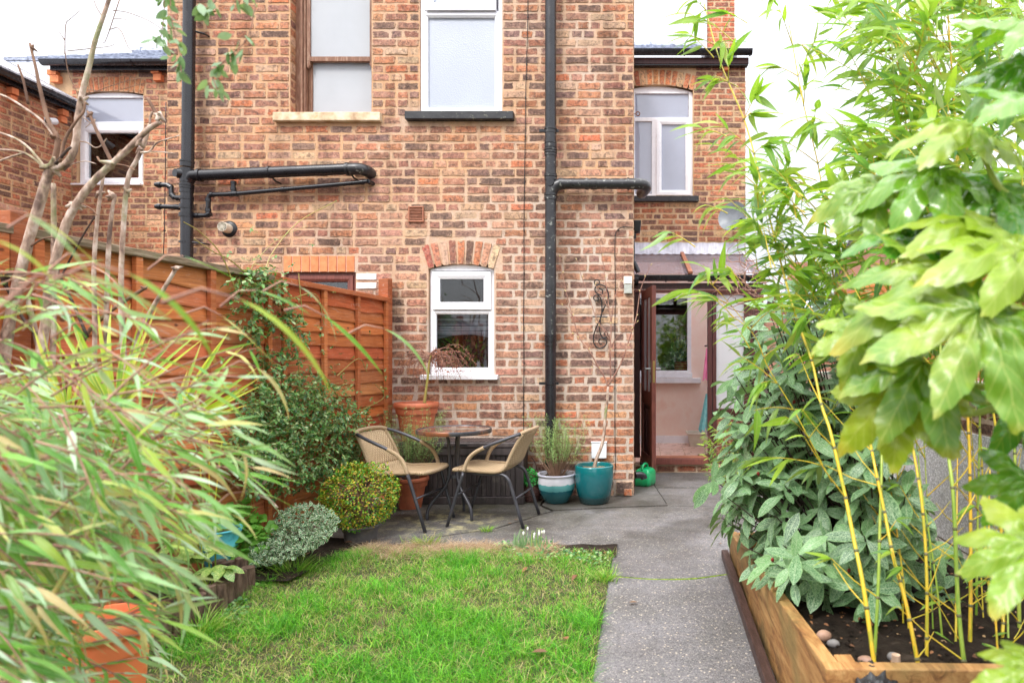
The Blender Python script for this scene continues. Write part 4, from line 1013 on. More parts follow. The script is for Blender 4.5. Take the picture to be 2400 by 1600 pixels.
for k in range(6): mb.tube([cc, cc+Vector((.041*math.cos(k*math.pi/3), 0, .041*math.sin(k*math.pi/3)))], .0025, 5)
mb.build('grille', M['cream'], t)
mb = MB(); mb.disc(c+Vector((0,-.02,0)), .038, (0,-1,0)); mb.build('opening', M['black_metal'], t)

# scroll ornament
c0 = lambda x, y: P(1350 + x/3.92, 500 + y/3.92, YW-.03)
t = thing('wall_ornament', 'black wrought iron scroll ornament on the wall right of the tall pipe', 'ornament', c0(220, 1240))
mb = MB(); mb.tube([c0(192+24*math.cos(a), 633+24*math.sin(a)) for a in np.linspace(0, 2*math.pi, 16)], .0055, 6); mb.build('ring', M['black_metal'], t, smooth=True)
def curl(pts): 
    mb = MB(); mb.tube([c0(*p) for p in pts], .0058, 7, smooth=5); mb.build('scroll', M['black_metal'], t, smooth=True)
curl([(212,688),(238,700),(246,722),(232,744),(205,742),(180,720),(174,690),(190,664),(222,654),(262,668),(288,705),(298,760),(284,815),(258,870),(236,920),(225,960),(222,1010),(216,1060),(226,1110),(250,1140),(276,1136),(290,1116),(286,1094),(268,1090),(258,1104),(266,1116)])
curl([(190,770),(206,778),(202,798),(182,802),(164,785),(166,762),(186,750),(212,760),(230,792),(238,850),(236,920),(222,975),(196,1025),(172,1085),(160,1140),(166,1195),(192,1230),(228,1238),(262,1222),(280,1192),(276,1162),(252,1146),(226,1150),(210,1172),(218,1196),(240,1200)])
mb = MB(); mb.tube([c0(152,948), c0(290,952)], .006, 6); mb.build('cross_bar', M['black_metal'], t)

# junction box, solar light, floodlights, hook, dish
def boxthing(name, label, cat, u0, u1, v0, v1, y0, y1, mat, bev=.004):
    b = MB(); s = F/y0; X0, X1, Z0, Z1 = (u0-CU)/s, (u1-CU)/s, CH+(CV-v1)/s, CH+(CV-v0)/s
    b.box(X0, X1, y0, y1, Z0, Z1); return tag(b.build(name, M[mat], None, bevel=bev, org=((X0+X1)/2, y1, Z0)), label, cat)
t = thing('cover_box', 'white plastic cover box low on the wall behind the teal pot', 'box', (xw(1405), YW, zw(1072)))
mb = MB(); mb.box(xw(1387), xw(1422), YW-.05, YW, zw(1072), zw(1036)); mb.build('box', M['white_plastic'], t, bevel=.006)
mb = MB(); mb.box(xw(1386), xw(1423), YW-.055, YW, zw(1036)+.001, zw(1033.5)); mb.build('lid', M['white_plastic'], t, bevel=.003)
t = thing('solar_light', 'small clear solar wall light near the top of the corner', 'light', (xw(1471), YW, zw(688)))
M['clear'] = plain('clear_plastic', [lin(200,206,200), lin(232,236,230)], 20, rough=.15, bstr=0)
M['solar'] = plain('solar_cell', [lin(170,200,206), lin(206,222,226)], 6, rough=.1, bstr=0)
mb = MB(); mb.hexa([(xw(1462),YW-.06,zw(667)),(xw(1481),YW-.06,zw(667)),(xw(1481),YW,zw(667)),(xw(1462),YW,zw(667)),(xw(1462),YW-.03,zw(648)),(xw(1481),YW-.03,zw(648)),(xw(1481),YW,zw(647)),(xw(1462),YW,zw(647))]); mb.build('housing', M['cream'], t, bevel=.003)
mb = MB(); mb.hexa([(xw(1464),YW-.062,zw(665)),(xw(1479),YW-.062,zw(665)),(xw(1479),YW-.05,zw(665)),(xw(1464),YW-.05,zw(665)),(xw(1464),YW-.036,zw(650)),(xw(1479),YW-.036,zw(650)),(xw(1479),YW-.03,zw(650)),(xw(1464),YW-.03,zw(650))]); mb.build('solar_panel', M['solar'], t)
mb = MB(); mb.hexa([(xw(1463),YW-.03,zw(688)),(xw(1481),YW-.03,zw(688)),(xw(1481),YW,zw(688)),(xw(1463),YW,zw(688)),(xw(1463),YW-.056,zw(668)),(xw(1481),YW-.056,zw(668)),(xw(1481),YW,zw(668)),(xw(1463),YW,zw(668))]); mb.build('diffuser', M['clear'], t, bevel=.003)
yl_ = YW+.12; c = P(1486, 535, yl_)
t = thing('floodlight', 'black floodlight fixed round the corner above the porch', 'light', c)
mb = MB(); a, b = P(1486, 546, yl_), P(1503, 520, yl_); mb.hexa([(a.x,yl_-.06,a.z),(b.x-.012,yl_-.06,a.z+.005),(b.x-.012,yl_+.05,a.z+.005),(a.x,yl_+.05,a.z),(a.x,yl_-.08,b.z),(b.x,yl_-.08,b.z),(b.x,yl_+.06,b.z),(a.x,yl_+.06,b.z)]); mb.build('lamp_head', M['black_metal'], t, bevel=.006)
mb = MB(); mb.box(xr-.0, a.x+.02, yl_-.02, yl_+.03, a.z-.05, a.z+.02); mb.build('sensor', M['gutter'], t)
mb = MB(); mb.tube([P(1485,560,yl_), P(1486,590,yl_), P(1485,618,yl_)], .01, 8); mb.tube([P(1485,614,yl_), P(1496,638,yl_)], .024, 14)
tag(mb.build('spotlight', M['gutter'], None, smooth=True, auto=40, org=P(1486,600,yl_)), 'dark tubular spotlight hanging at the corner beside the porch roof', 'light')
mb = MB(); h = P(1486, 267, YW+.03); mb.tube([P(1482,267.5,YW+.03), P(1490,267.5,YW+.03)], .004, 6); cc = P(1495,267,YW+.03); mb.tube([cc+Vector((.018*math.cos(a), 0, .018*math.sin(a))) for a in np.linspace(0, 2*math.pi, 14)], .005, 6)
tag(mb.build('eye_hook', M['rust'], None, smooth=True, org=h), 'rusty eye hook sticking out of the wall corner', 'hook')
yd = YF-.35; c = P(1716, 506, yd)
t = thing('satellite_dish', 'pale grey satellite dish on the rear wall under the roof end', 'satellite dish', P(1722, 520, YF))
n_ = Vector((-.52,-.83,.22)).normalized()
mb = MB(); a = n_.orthogonal().normalized(); b = n_.cross(a); rings = []; nr, ns = 6, 28
for off in (0, -.004):
    for i in range(nr+1):
        rr = .205*i/nr
        for k in range(ns): rings.append(c + (a*math.cos(2*math.pi*k/ns) + b*math.sin(2*math.pi*k/ns))*rr*(1.0) + n_*(.045*(i/nr)**2 - .045 + off))
m0 = (nr+1)*ns
fs = [(i*ns+k, i*ns+(k+1) % ns, (i+1)*ns+(k+1) % ns, (i+1)*ns+k) for i in range(nr) for k in range(ns)]
fs += [tuple(m0+x for x in reversed(f_)) for f_ in fs] + [(nr*ns+k, nr*ns+(k+1) % ns, m0+nr*ns+(k+1) % ns, m0+nr*ns+k) for k in range(ns)]
M['dish'] = plain('grey_dish_paint', [lin(104,112,120), lin(130,138,146)], 6, rough=.4, bstr=.05, dirt=(lin(150,150,140), 8, .62, .75))
mb.add(rings, fs); mb.build('dish', M['dish'], t, smooth=True, auto=50)
mb = MB(); e = P(1738, 517, yd-.28); mb.tube([c - Vector((.02,0,.19)), e], .012, 8); mb.tube([e, e+Vector((.0,.05,.02))], .025, 10); mb.build('lnb_arm', M['pipe'], t, smooth=True, auto=40)
mb = MB(); mb.tube([c - n_*.05, P(1730, 515, YF-.1), P(1730,515,YF)], .018, 8); mb.build('mount', M['gutter'], t)

# ================================================================== distant houses
def mk_farbrick():
    m = N('distant_brick'); v = m.pos()
    b = m.n('TexBrick', Vector=m.n('Mapping', Vector=m.n('TexCoord').outputs['Object'], Rotation=(math.radians(90),0,0)).outputs[0], Color1=(.34,.13,.08,1), Color2=(.45,.19,.11,1), Mortar=(.5,.36,.26,1), Scale=3.2)
    return m.end(m.bsdf(m.mix(m.map(m.noise(v, 1.2, 5), .4, .7, 0, .4), b.outputs[0], (.16,.08,.06)), .9))
M['far_brick'] = mk_farbrick()
def far_house(x0, x1, y0, y1, eave, ridge, label, wins, along='x'):
    t = thing('distant_house', label, 'house', ((x0+x1)/2, y0, 0), 'houses beyond the gardens')
    b = MB(); b.box(x0, x1, y0, y1, -.05, eave)
    ym = (y0+y1)/2; b.prism([(x0, eave), (x1, eave)], 0, 0) if False else None
    b.add([(x0,y0,eave),(x0,y1,eave),(x0,ym,ridge-.05),(x1,y0,eave),(x1,y1,eave),(x1,ym,ridge-.05)], [(0,1,2),(3,5,4)])
    b.build('wall', M['far_brick'], t)
    s_ = -1 if y0 < 0 else 1
    b = MB(); b.hexa([(x0-.2,y0-.25,eave-.1),(x1+.2,y0-.25,eave-.1),(x1+.2,ym,ridge-.05),(x0-.2,ym,ridge-.05),(x0-.2,y0-.25,eave),(x1+.2,y0-.25,eave),(x1+.2,ym,ridge+.05),(x0-.2,ym,ridge+.05)])
    b.hexa([(x0-.2,ym,ridge-.05),(x1+.2,ym,ridge-.05),(x1+.2,y1+.25,eave-.1),(x0-.2,y1+.25,eave-.1),(x0-.2,ym,ridge+.055),(x1+.2,ym,ridge+.055),(x1+.2,y1+.25,eave),(x0-.2,y1+.25,eave)])
    b.build('roof', M['slate'], t)
    b = MB(); b.box(x0+.5, x0+1.3, ym-.3, ym+.3, ridge-.4, ridge+1.1); b.build('chimney', M['far_brick'], t)
    yy = y1 if y0 < 0 else y0; sg = 1 if y0 < 0 else -1
    for wx, wz in wins:
        b = MB(); b.box(wx, wx+1.1, min(yy-.02*sg, yy+.05*sg), max(yy-.02*sg, yy+.05*sg), wz, wz+1.5); f_ = b.build('window', M['upvc'], t)
        b = MB(); b.box(wx+.1, wx+1.0, min(yy+.051*sg, yy+.06*sg), max(yy+.051*sg, yy+.06*sg), wz+.1, wz+1.4); b.build('pane', M['black_metal'], f_)
far_house(8.6, 17, 21, 29, 4.6, 6.9, 'brick house with slate roof glimpsed far right through the bamboo', [(9.6,2.9),(12.4,2.9),(15,2.9)])
far_house(5.6, 7.4, 24, 30, 3.0, 4.2, 'small brick outbuilding glimpsed beyond the porch through bamboo leaves', [(6.0,1.2)])
# ================================================================== left fence
def mk_fence():
    m = N('orange_stained_boards'); v = m.pos()
    a = m.n('Attribute', _attribute_name='bc').outputs['Color']
    grain = m.noise(m.pos((1.2,1.2,26)), 3.5, 8, .6, .6)
    col = m.mix(m.map(grain, .35, .65), m.mix(1, a, (.62,.55,.5), 'MULTIPLY'), a)
    col = m.mix(m.map(m.noise(m.pos((.7,.7,3)), 3.2, 7, .7), .55, .72, 0, .75), col, (.52,.2,.09))
    col = m.mix(m.map(m.noise(m.pos((1,1,4)), 9, 9, .8, 1.5), .56, .70, 0, .7), col, (.60,.46,.38))     # worn, bleached streaks
    col = m.mix(m.map(m.noise(m.pos((.5,.5,1.5)), 1.6, 6, .7), .5, .7, 0, .22), col, (.34,.21,.13))
    kn = m.vor(m.pos((1,1,1.6)), 4.5); col = m.mix(m.map(kn, .075, .04, 0, .8), col, (.09,.025,.01))
    zq = m.n('SeparateXYZ', i0=v).outputs['Z']; alg = m.math('MULTIPLY', m.map(zq, .7, 0), m.map(m.noise(v, 5, 6, .7), .4, .6)); col = m.mix(m.math('MULTIPLY', alg, .7), col, (.10,.09,.03))
    return m.end(m.bsdf(col, .68, m.bump(m.math('ADD', grain, m.math('MULTIPLY', m.noise(v, 60, 5), .3)), .6, .006), spec=.35))
M['fence'] = mk_fence()
M['old_wood'] = plain('weathered_grey_wood', [(.10,.075,.04), (.22,.16,.10), (.36,.29,.2)], 6, rough=.85, bs=30, stretch=(3,1,14), bstr=.6, dirt=((.12,.14,.04), 7, .5, .7))
fx = lambda y: -2.32 - .10*(YW-y)
fd = Vector((-.10, -1, 0)).normalized(); fn = Vector((1, -.10, 0)).normalized()
fence = thing('garden_fence', 'orange stained timber panel fence down the left side of the garden', 'fence', (-2.5, 4.2, 0))
RF = random.Random(21)
FO = [(.62,.19,.058), (.52,.15,.048), (.68,.23,.075), (.42,.115,.04), (.60,.205,.07)]
def fp(t, off, z): # t metres from the wall end along the fence
    return Vector((fx(YW-.12), YW-.12, 0)) + fd*t + fn*off + Vector((0,0,z))
bays = [(0.03, 1.45), (1.56, 3.05), (3.15, 4.95)]
H = 1.79
for bi, (t0, t1) in enumerate(bays):
    nb_ = 17; zz = .06
    for k in range(nb_):
        z0_ = .05 + (H-.08)*k/nb_; z1_ = .05 + (H-.08)*(k+1)/nb_ + .014
        mb = MB(); mb.cur = (*[c*RF.uniform(.85,1.15) for c in RF.choice(FO)], 1)
        n = 22; ph = RF.random()*9; am = RF.uniform(.003, .012); vs = []
        for i in range(n+1):
            t = t0 + (t1-t0)*i/n
            wv = am*math.sin(t*RF.uniform(4.8,5.2)+ph) + .5*am*math.sin(t*13+ph*2) + (RF.random()-.5)*.002
            for off, z in ((.020, z0_+wv), (.022, z0_+wv+.008), (.006, z1_), (-.002, z1_), (.004, z0_+wv)): vs.append(fp(t, off, z))
        fs = [(i*5+a, i*5+b, i*5+5+b, i*5+5+a) for i in range(n) for a, b in ((0,1),(1,2),(2,3),(3,4),(4,0))] + [(0,1,2,3,4), tuple(n*5+j for j in (4,3,2,1,0))]
        mb.add(vs, fs); mb.build('board', M['fence'], fence)
    nbat = 4 if bi != 0 else 4
    for k in range(nbat):
        t = t0 + .02 + (t1-t0-.04)*k/(nbat-1)
        mb = MB(); mb.cur = (*FO[k % 3], 1); mb.hexa([fp(t-.02,.02,.04), fp(t+.02,.02,.04), fp(t+.02,.048,.04), fp(t-.02,.048,.04), fp(t-.02,.02,H-.02), fp(t+.02,.02,H-.02), fp(t+.02,.048,H-.02), fp(t-.02,.048,H-.02)])
        mb.build('batten', M['fence'], fence, bevel=.003)
    mb = MB(); mb.cur = (*FO[1], 1); m_ = 'fence' if bi == 0 else 'old_wood'
    mb.hexa([fp(t0-.01,-.02,H-.02), fp(t1+.01,-.02,H-.02), fp(t1+.01,.056,H-.02), fp(t0-.01,.056,H-.02), fp(t0-.01,-.02,H+.018), fp(t1+.01,-.02,H+.018), fp(t1+.01,.056,H+.018), fp(t0-.01,.056,H+.018)])
    mb.build('capping', M[m_], fence, bevel=.004)
for t, h in ((-.015, 1.98), (1.505, 1.83), (3.1, 1.87), (5.0, 1.87)):
    mb = MB(); mb.cur = (*FO[3], 1); mb.hexa([fp(t-.042,-.05,0), fp(t+.042,-.05,0), fp(t+.042,.04,0), fp(t-.042,.04,0), fp(t-.042,-.05,h), fp(t+.042,-.05,h-.005), fp(t+.042,.04,h), fp(t-.042,.04,h+.008)])
    mb.build('post', M['fence'], fence, bevel=.004)

# ================================================================== right boundary: wall, pebbledash, fence
XR = 1.78
R5 = random.Random(9)
bw = thing('boundary_wall', 'low brick and pebbledash boundary wall with concrete coping behind the bamboo', 'wall', (XR, 4, 0))
frr_ = lambda a, b, o: (XR-o, a, b)
mb = MB(); mb.box(XR, XR+.2, .3, 6.95, -.05, 1.06); mb.build('wall', M['mortar'], bw)
q = lay_bricks(.4, 6.9, .86, 1.05, [], R5, phase=2); brickwork(q, frr_, bw, 'brick', [(2, lin(90,60,52)), (2, lin(120,78,62)), (1, lin(150,96,70))], R5, 99, lambda q: abs(q[0][0]-2.5), ni=(4, 2))
def mk_dash():
    m = N('pebbledash'); v = m.pos()
    vv = m.n('TexVoronoi', Vector=v, Scale=95.0); s_ = m.n('SeparateColor', i0=vv.outputs['Color'])
    col = m.ramp(s_.outputs[0], [(0, lin(178,178,182)), (.5, lin(232,232,236)), (1, lin(250,250,252))])
    col = m.mix(m.map(vv.outputs['Distance'], .45, .7, 0, .7), col, (.4,.39,.38))
    col = m.mix(m.map(m.noise(v, 3, 7, .7), .5, .7, 0, .3), col, (.26,.27,.23))
    return m.end(m.bsdf(col, .85, m.bump(vv.outputs['Distance'], -.6, .006)))
M['dash'] = mk_dash()
mb = MB(); mb.box(XR-.02, XR-.001, .4, 5.6, .2, .855); mb.build('pebbledash', M['dash'], bw)
M['coping'] = plain('mossy_concrete_coping', [lin(140,134,122), lin(182,176,164)], 6, rough=.9, bs=50, bstr=.6, dirt=((.1,.11,.05), 6, .5, .7))
y = .4
while y < 6.7:
    mb = MB(); mb.box(XR-.05, XR+.25, y, y+.595, 1.06, 1.125); mb.build('coping', M['coping'], bw, bevel=.008); y += .6
mb = MB(); mb.box(XR-.07, XR-.0, .4, 5.6, -.02, .19); mb.build('concrete_footing', M['coping'], bw, bevel=.01)
f2 = thing('garden_fence', 'bright orange timber fence standing on the right boundary wall behind leaves', 'fence', (XR, 3, 1.13))
for k in range(7):
    for j, (y0_, y1_) in enumerate(((.5,2.3),(2.36,4.16),(4.22,6.0))):
        z0_ = 1.16 + .1*k; mb = MB(); mb.cur = (*[c*R5.uniform(.85,1.2) for c in ((.62,.22,.06), (.55,.18,.05))[k % 2]], 1)
        mb.hexa([(XR+.06,y0_,z0_),(XR+.06,y1_,z0_),(XR+.08,y1_,z0_),(XR+.08,y0_,z0_),(XR+.075,y0_,z0_+.112),(XR+.075,y1_,z0_+.112),(XR+.085,y1_,z0_+.112),(XR+.085,y0_,z0_+.112)])
        mb.build('board', M['fence'], f2)
for y_ in (.47, 2.33, 4.19, 6.03):
    mb = MB(); mb.cur = (.5,.17,.05,1); mb.box(XR+.045, XR+.12, y_-.03, y_+.03, 1.126, 1.92); mb.build('post', M['fence'], f2, bevel=.004)

# ================================================================== lawn bed soil, planter, edging
def surf(name, poly, z, mat, rs=1, hump=.0, par=None):
    """fan-triangulated soil patch with a jittered grid"""
    xs = [p[0] for p in poly]; ys = [p[1] for p in poly]; rng = np.random.RandomState(rs)
    n = 26; X0, X1, Y0, Y1 = min(xs), max(xs), min(ys), max(ys); mb = MB()
    P0, P1, P2, P3 = [Vector(p) for p in poly]
    vs = []
    for j in range(n+1):
        for i in range(n+1):
            a = P0.lerp(P1, i/n); b = P3.lerp(P2, i/n); c = a.lerp(b, j/n)
            zz = z(c.x, c.y) if callable(z) else z
            vs.append((c.x, c.y, zz + rng.uniform(-1,1)*hump*(0 < i < n and 0 < j < n)))
    mb.add(vs, [(j*(n+1)+i, j*(n+1)+i+1, (j+1)*(n+1)+i+1, (j+1)*(n+1)+i) for j in range(n) for i in range(n)])
    return mb.build(name, mat, par, smooth=True)
tag(surf('flower_bed', [(-2.75,1.0), (-2.02,1.0), (-2.12,3.5), (-2.62,3.5)], .07, M['soil'], 2, .018), 'dark soil of the raised left bed', kind='structure')
tag(surf('flower_bed', [(-2.60,3.5), (-1.95,3.5), (-1.85,4.4), (-2.45,4.5)], lambda x, y: .045-.03*(y-3.5), M['soil'], 3, .015), 'dark soil under the shrubs by the fence', kind='structure')
M['log'] = plain('dark_edging_log', [(.045,.026,.018), (.10,.058,.038), (.17,.11,.08)], 14, rough=.8, bs=50, stretch=(4,4,1), bstr=.7, dirt=((.09,.1,.03), 16, .56, .7))
edge = thing('log_edging', 'row of short dark upright logs edging the left bed', 'edging', (-2.1, 3.0, 0))
RE = random.Random(4)
pts = [(-2.14+.05*t_+.02*math.sin(t_*4), 3.46-.075*i) for i, t_ in enumerate(np.linspace(0, 2.4, 26))]
pts = [(-2.36, 3.57), (-2.30, 3.56), (-2.23, 3.53)] + pts
for i, (x, y) in enumerate(pts):
    h = .145 + RE.uniform(-.018, .02); r_ = .036
    mb = MB(); tlt = RE.uniform(-.012,.012); mb.tube([(x, y, -.03), (x+tlt, y+RE.uniform(-.01,.01), h)], [r_, r_*.96], 9)
    mb.build('log', M['log'], edge, smooth=True, auto=40)

def mk_sleeper():
    m = N('orange_sleeper_wood'); v = m.pos()
    g = m.noise(m.pos((9,1.1,9)), 3.2, 9, .7, .8)
    col = m.ramp(g, [(.34, (.15,.06,.02)), (.46, (.33,.155,.05)), (.58, (.46,.25,.09)), (.7, (.56,.34,.14))])
    col = m.mix(m.map(m.noise(v, 3.2, 6, .6), .48, .66, 0, .7), col, (.20,.15,.05)); col = m.mix(m.map(m.vor(m.pos((6,1.2,6)), 1.6), .10, .05, 0, .8), col, (.10,.04,.015)); zq = m.n('SeparateXYZ', i0=v).outputs['Z']; col = m.mix(m.math('MULTIPLY', m.map(zq, .16, 0), m.map(m.noise(v, 8, 6, .7), .35, .6)), col, (.06,.05,.025))
    col = m.mix(m.map(m.noise(m.pos((12,5,5)), 9, 6, .8), .66, .74, 0, .8), col, (.75,.52,.34))
    return m.end(m.bsdf(col, .62, m.bump(g, .5, .008), spec=.4))
M['sleeper'] = mk_sleeper()
planter = thing('raised_planter', 'raised bed of orange timber boards beside the path', 'planter', (1, 3, 0))
A0 = Vector((.54, 4.06, 0)); A1 = Vector((.503, 1.76, 0)); zA, zB = .165, .405
def board(a, b, za0, zb0, za1, zb1, th, name='board', par=planter):
    a, b = Vector(a), Vector(b); d = (b-a).normalized(); n_ = Vector((d.y, -d.x, 0)); 
    if n_.x < 0 and abs(d.y) > .5: n_ = -n_
    if abs(d.y) <= .5 and n_.y < 0: n_ = -n_
    mb = MB(); z = lambda p, h: p + Vector((0,0,h))
    mb.hexa([z(a,za0), z(b,zb0), z(b+n_*th,zb0), z(a+n_*th,za0), z(a,za1), z(b,zb1), z(b+n_*th,zb1), z(a+n_*th,za1)])
    return mb.build(name, M['sleeper'], par, bevel=.004)
board(A0, A1, 0, 0, zA, zB, .045)
board((.50,1.762,0), (1.74,1.74,0), .215, .215, .405, .40, .045); board((.506,1.766,0), (1.74,1.744,0), 0, 0, .21, .21, .042)
board((.585,4.02,0), (1.72,4.10,0), 0, 0, .16, .16, .04)
mb = MB(); mb.box(.55, .60, 1.812, 1.86, 0, .40); mb.build('corner_post', M['sleeper'], planter, bevel=.003)
zs_ = lambda x, y: .075 + (4.0-y)/2.2*.235 + .012*math.sin(x*9)*math.sin(y*7)
tag(surf('planter_soil', [(.585,1.80), (1.72,1.79), (1.72,4.05), (.588,4.02)], zs_, M['soil'], 6, .014), 'dark crumbly soil in the raised bed', kind='structure')
mb = MB(); mb.beam((.487+.022, 4.05, .028), (.425+.022, 1.2, .028), .042, .05)
M['dark_plank'] = plain('dark_brown_plank', [(.035,.017,.014), (.075,.04,.034)], 8, rough=.5, bs=40, stretch=(9,1,9), bstr=.6)
tag(mb.build('plank', M['dark_plank'], None, bevel=.004, org=(.45, 2.6, 0)), 'long dark brown plank lying on the path against the orange planter', 'plank')

# stones, crumpled black fabric, cut stub
M['pebble'] = plain('brown_pebble', [lin(120,88,76), lin(178,142,120)], 12, rough=.55, bs=60, bstr=.2)
M['pebble_grey'] = plain('grey_pebble', [lin(96,92,92), lin(140,136,134)], 12, rough=.55, bs=60, bstr=.2)
def pebble(c, r, sq, mat, label, rs=1, name='stone'):
    rng = random.Random(rs); mb = MB(); n, m_ = 8, 12; vs = []
    for i in range(n+1):
        ph = math.pi*i/n
        for k in range(m_):
            th = 2*math.pi*k/m_; rr = 1 + .12*math.sin(th*2+rs)+.06*math.sin(3*th+rs*2)
            vs.append((c[0]+r*rr*math.sin(ph)*math.cos(th), c[1]+r*.8*rr*math.sin(ph)*math.sin(th), c[2]+r*sq*math.cos(ph)+r*sq*.5))
    mb.add(vs, [(i*m_+k, (i+1)*m_+k, (i+1)*m_+(k+1) % m_, i*m_+(k+1) % m_) for i in range(n) for k in range(m_)])
    return tag(mb.build(name, M[mat], None, smooth=True, org=c), label, 'stone')
def onsoil(u, v):
    Y = 2.2
    for _ in range(20): p = P(u, v, Y); Y -= (p.z - zs_(p.x, Y))*-1.0*(.6)*-1 * -1 if False else 0; break
    lo, hi = 1.8, 4.2
    for _ in range(40):
        mid = (lo+hi)/2; p = P(u, v, mid)
        if p.z > zs_(p.x, mid): lo = mid
        else: hi = mid
    return P(u, v, lo)
pebble(onsoil(1930,1496), .026, .8, 'pebble', 'rounded brown stone on the planter soil beside the board', 1)
pebble(onsoil(1953,1512), .021, .7, 'pebble_grey', 'dark grey stone next to the brown one in the planter', 2)
pebble(onsoil(2030,1552), .024, .6, 'pebble', 'flat tan stone near the front board of the planter', 3)
pebble(onsoil(2095,1545), .022, .7, 'pebble_grey', 'small grey stone by the cut cane stub', 4)
mb = MB(); rng = random.Random(8); n = 16; c = Vector((.635, 1.79, .372))
for j in range(n+1):
    for i in range(n+1):
        a, b = i/n-.5, j/n-.5
        mb.V.append((c.x+a*.13+rng.uniform(-.004,.004), c.y+b*.13, c.z + .026*max(0, 1-(a*a+b*b)*4.5) + .012*math.sin(a*22+b*9)*math.sin(b*19) + rng.uniform(-.004,.006) - .05*max(0,(abs(a)-.4)*5))); mb.C.append((1,1,1,1))
mb.F = [(j*(n+1)+i, j*(n+1)+i+1, (j+1)*(n+1)+i+1, (j+1)*(n+1)+i) for j in range(n) for i in range(n)]
tag(mb.build('fabric', M['black_metal'], None, smooth=True, org=c), 'crumpled black fabric on the front board of the planter', 'fabric')
M['stub'] = plain('dry_cane', [lin(180,150,126), lin(214,188,164)], 20, rough=.8, bs=60, bstr=.4, stretch=(2,2,.5))
p = onsoil(2108, 1640); mb = MB(); tp = P(2100, 1533, 1.93); mb.tube([Vector((tp.x,1.93,.2)), tp-Vector((0,0,.03)), tp], [.014,.014,.0125], 12); mb.tube([tp-Vector((0,0,.035)), tp-Vector((0,0,.03))], .017, 12); mb.tube([tp+Vector((.02,.01,-.1)), tp+Vector((.03,.02,-.05))], .008, 8)
tag(mb.build('cane_stub', M['stub'], None, smooth=True, auto=40, org=(tp.x,1.93,.28)), 'short cut dry bamboo stub at the front of the planter', 'stub')

# ================================================================== deck box
M['deck'] = plain('dark_grey_brown_plastic', [(.035,.027,.028), (.075,.06,.06)], 5, rough=.55, bs=70, stretch=(4,4,.4), bstr=.35, dirt=((.16,.14,.12), 8, .58, .75))
bx0, bx1, by0, by1 = -2.13, -1.035, 5.55, 5.85
db = thing('storage_box', 'dark brown plastic garden storage box against the house wall', 'storage box', ((bx0+bx1)/2, 5.7, 0))
mb = MB(); mb.box(bx0+.03, bx1-.03, by0+.02, by1, .0, .49); mb.build('body', M['deck'], db)
mb = MB(); mb.box(bx0+.01, bx1-.01, by0-.008, by1-.01, .0, .065); mb.build('base_rail', M['deck'], db, bevel=.006)
mb = MB(); mb.box(bx0+.01, bx1-.01, by0-.006, by0+.02, .425, .49); mb.build('top_rail', M['deck'], db, bevel=.004)
for x in (bx0+.012, bx1-.082):
    mb = MB(); mb.box(x, x+.07, by0-.004, by0+.02, .066, .424); mb.build('corner', M['deck'], db, bevel=.004)
n = 22
for i in range(n):
    a = bx0+.085 + (bx1-bx0-.17)*i/n
    mb = MB(); mb.box(a+.002, a+(bx1-bx0-.17)/n-.003, by0+.008, by0+.021, .067, .423); mb.build('slat', M['deck'], db, bevel=.002)
mb = MB(); mb.box(bx0, bx1, by0-.015, by1+.005, .492, .535); lid = mb.build('lid', M['deck'], db, bevel=.008)
for i in range(28):
    a = bx0+.03 + (bx1-bx0-.06)*i/28; mb = MB(); mb.box(a+.003, a+.033, by0+.01, by1-.01, .534, .541); mb.build('lid_slat', M['deck'], lid, bevel=.002)
mb = MB(); mb.box(-1.62, -1.53, by0-.019, by0-.0, .508, .522); mb.build('latch', M['black_metal'], lid)

# ================================================================== pots
M['terra'] = plain('terracotta_plastic', [lin(186,96,66), lin(208,122,88)], 4, rough=.5, bs=60, bstr=.12, dirt=(lin(150,84,60), 9, .5, .75))
M['terra_bright'] = plain('bright_orange_plastic', [lin(226,108,66), lin(240,136,92)], 4, rough=.45, bs=60, bstr=.1)
M['compost'] = plain('compost', [(.025,.015,.01), (.08,.05,.03), (.16,.11,.06)], 60, rough=1, bs=110, bstr=1, bdist=.02)
M['litter'] = plain('dry_leaf_litter', [(.10,.06,.03), (.28,.19,.10), (.42,.32,.19)], 50, rough=1, bs=90, bstr=1, bdist=.02)
def compost(t, c, r, z, mat='compost', rs=1):
    rng = random.Random(rs); mb = MB(); vs = [(c[0], c[1], z+.006)]; nr, ns = 6, 24
    for i in range(1, nr+1):
        for k in range(ns):
            a = 2*math.pi*k/ns; vs.append((c[0]+r*i/nr*math.cos(a), c[1]+r*i/nr*math.sin(a), z+rng.uniform(-.006,.008)))
    mb.add(vs, [(0, 1+k, 1+(k+1) % ns) for k in range(ns)] + [(1+i*ns+k, 1+(i+1)*ns+k, 1+(i+1)*ns+(k+1) % ns, 1+i*ns+(k+1) % ns) for i in range(nr-1) for k in range(ns)])
    return mb.build('compost', M[mat], t, smooth=True)
def plastic_pot(name, label, c, rt, rb, h, mat, cm='compost'):
    t = thing(name, label, 'plant pot', c)
    mb = MB(); mb.lathe([(rb,0), (rb+(rt*.88-rb)*.75, h*.70), (rt*.9, h*.705), (rt*.93, h*.86), (rt*.86, h*.86), (rb*.9, .02), (0,.02)], c, 40, True); mb.build('pot_body', M[mat], t, smooth=True, auto=35)
    mb = MB(); mb.lathe([(rt*.9,h*.85), (rt*.97,h*.86), (rt,h*.89), (rt*1.0,h*.96), (rt*.97,h), (rt*.9,h), (rt*.87,h*.96), (rt*.86,h*.85)], c, 40); mb.build('rim', M[mat], t, smooth=True, auto=50)
    compost(t, c, rt*.87, c[2]+h*.88, cm); return t
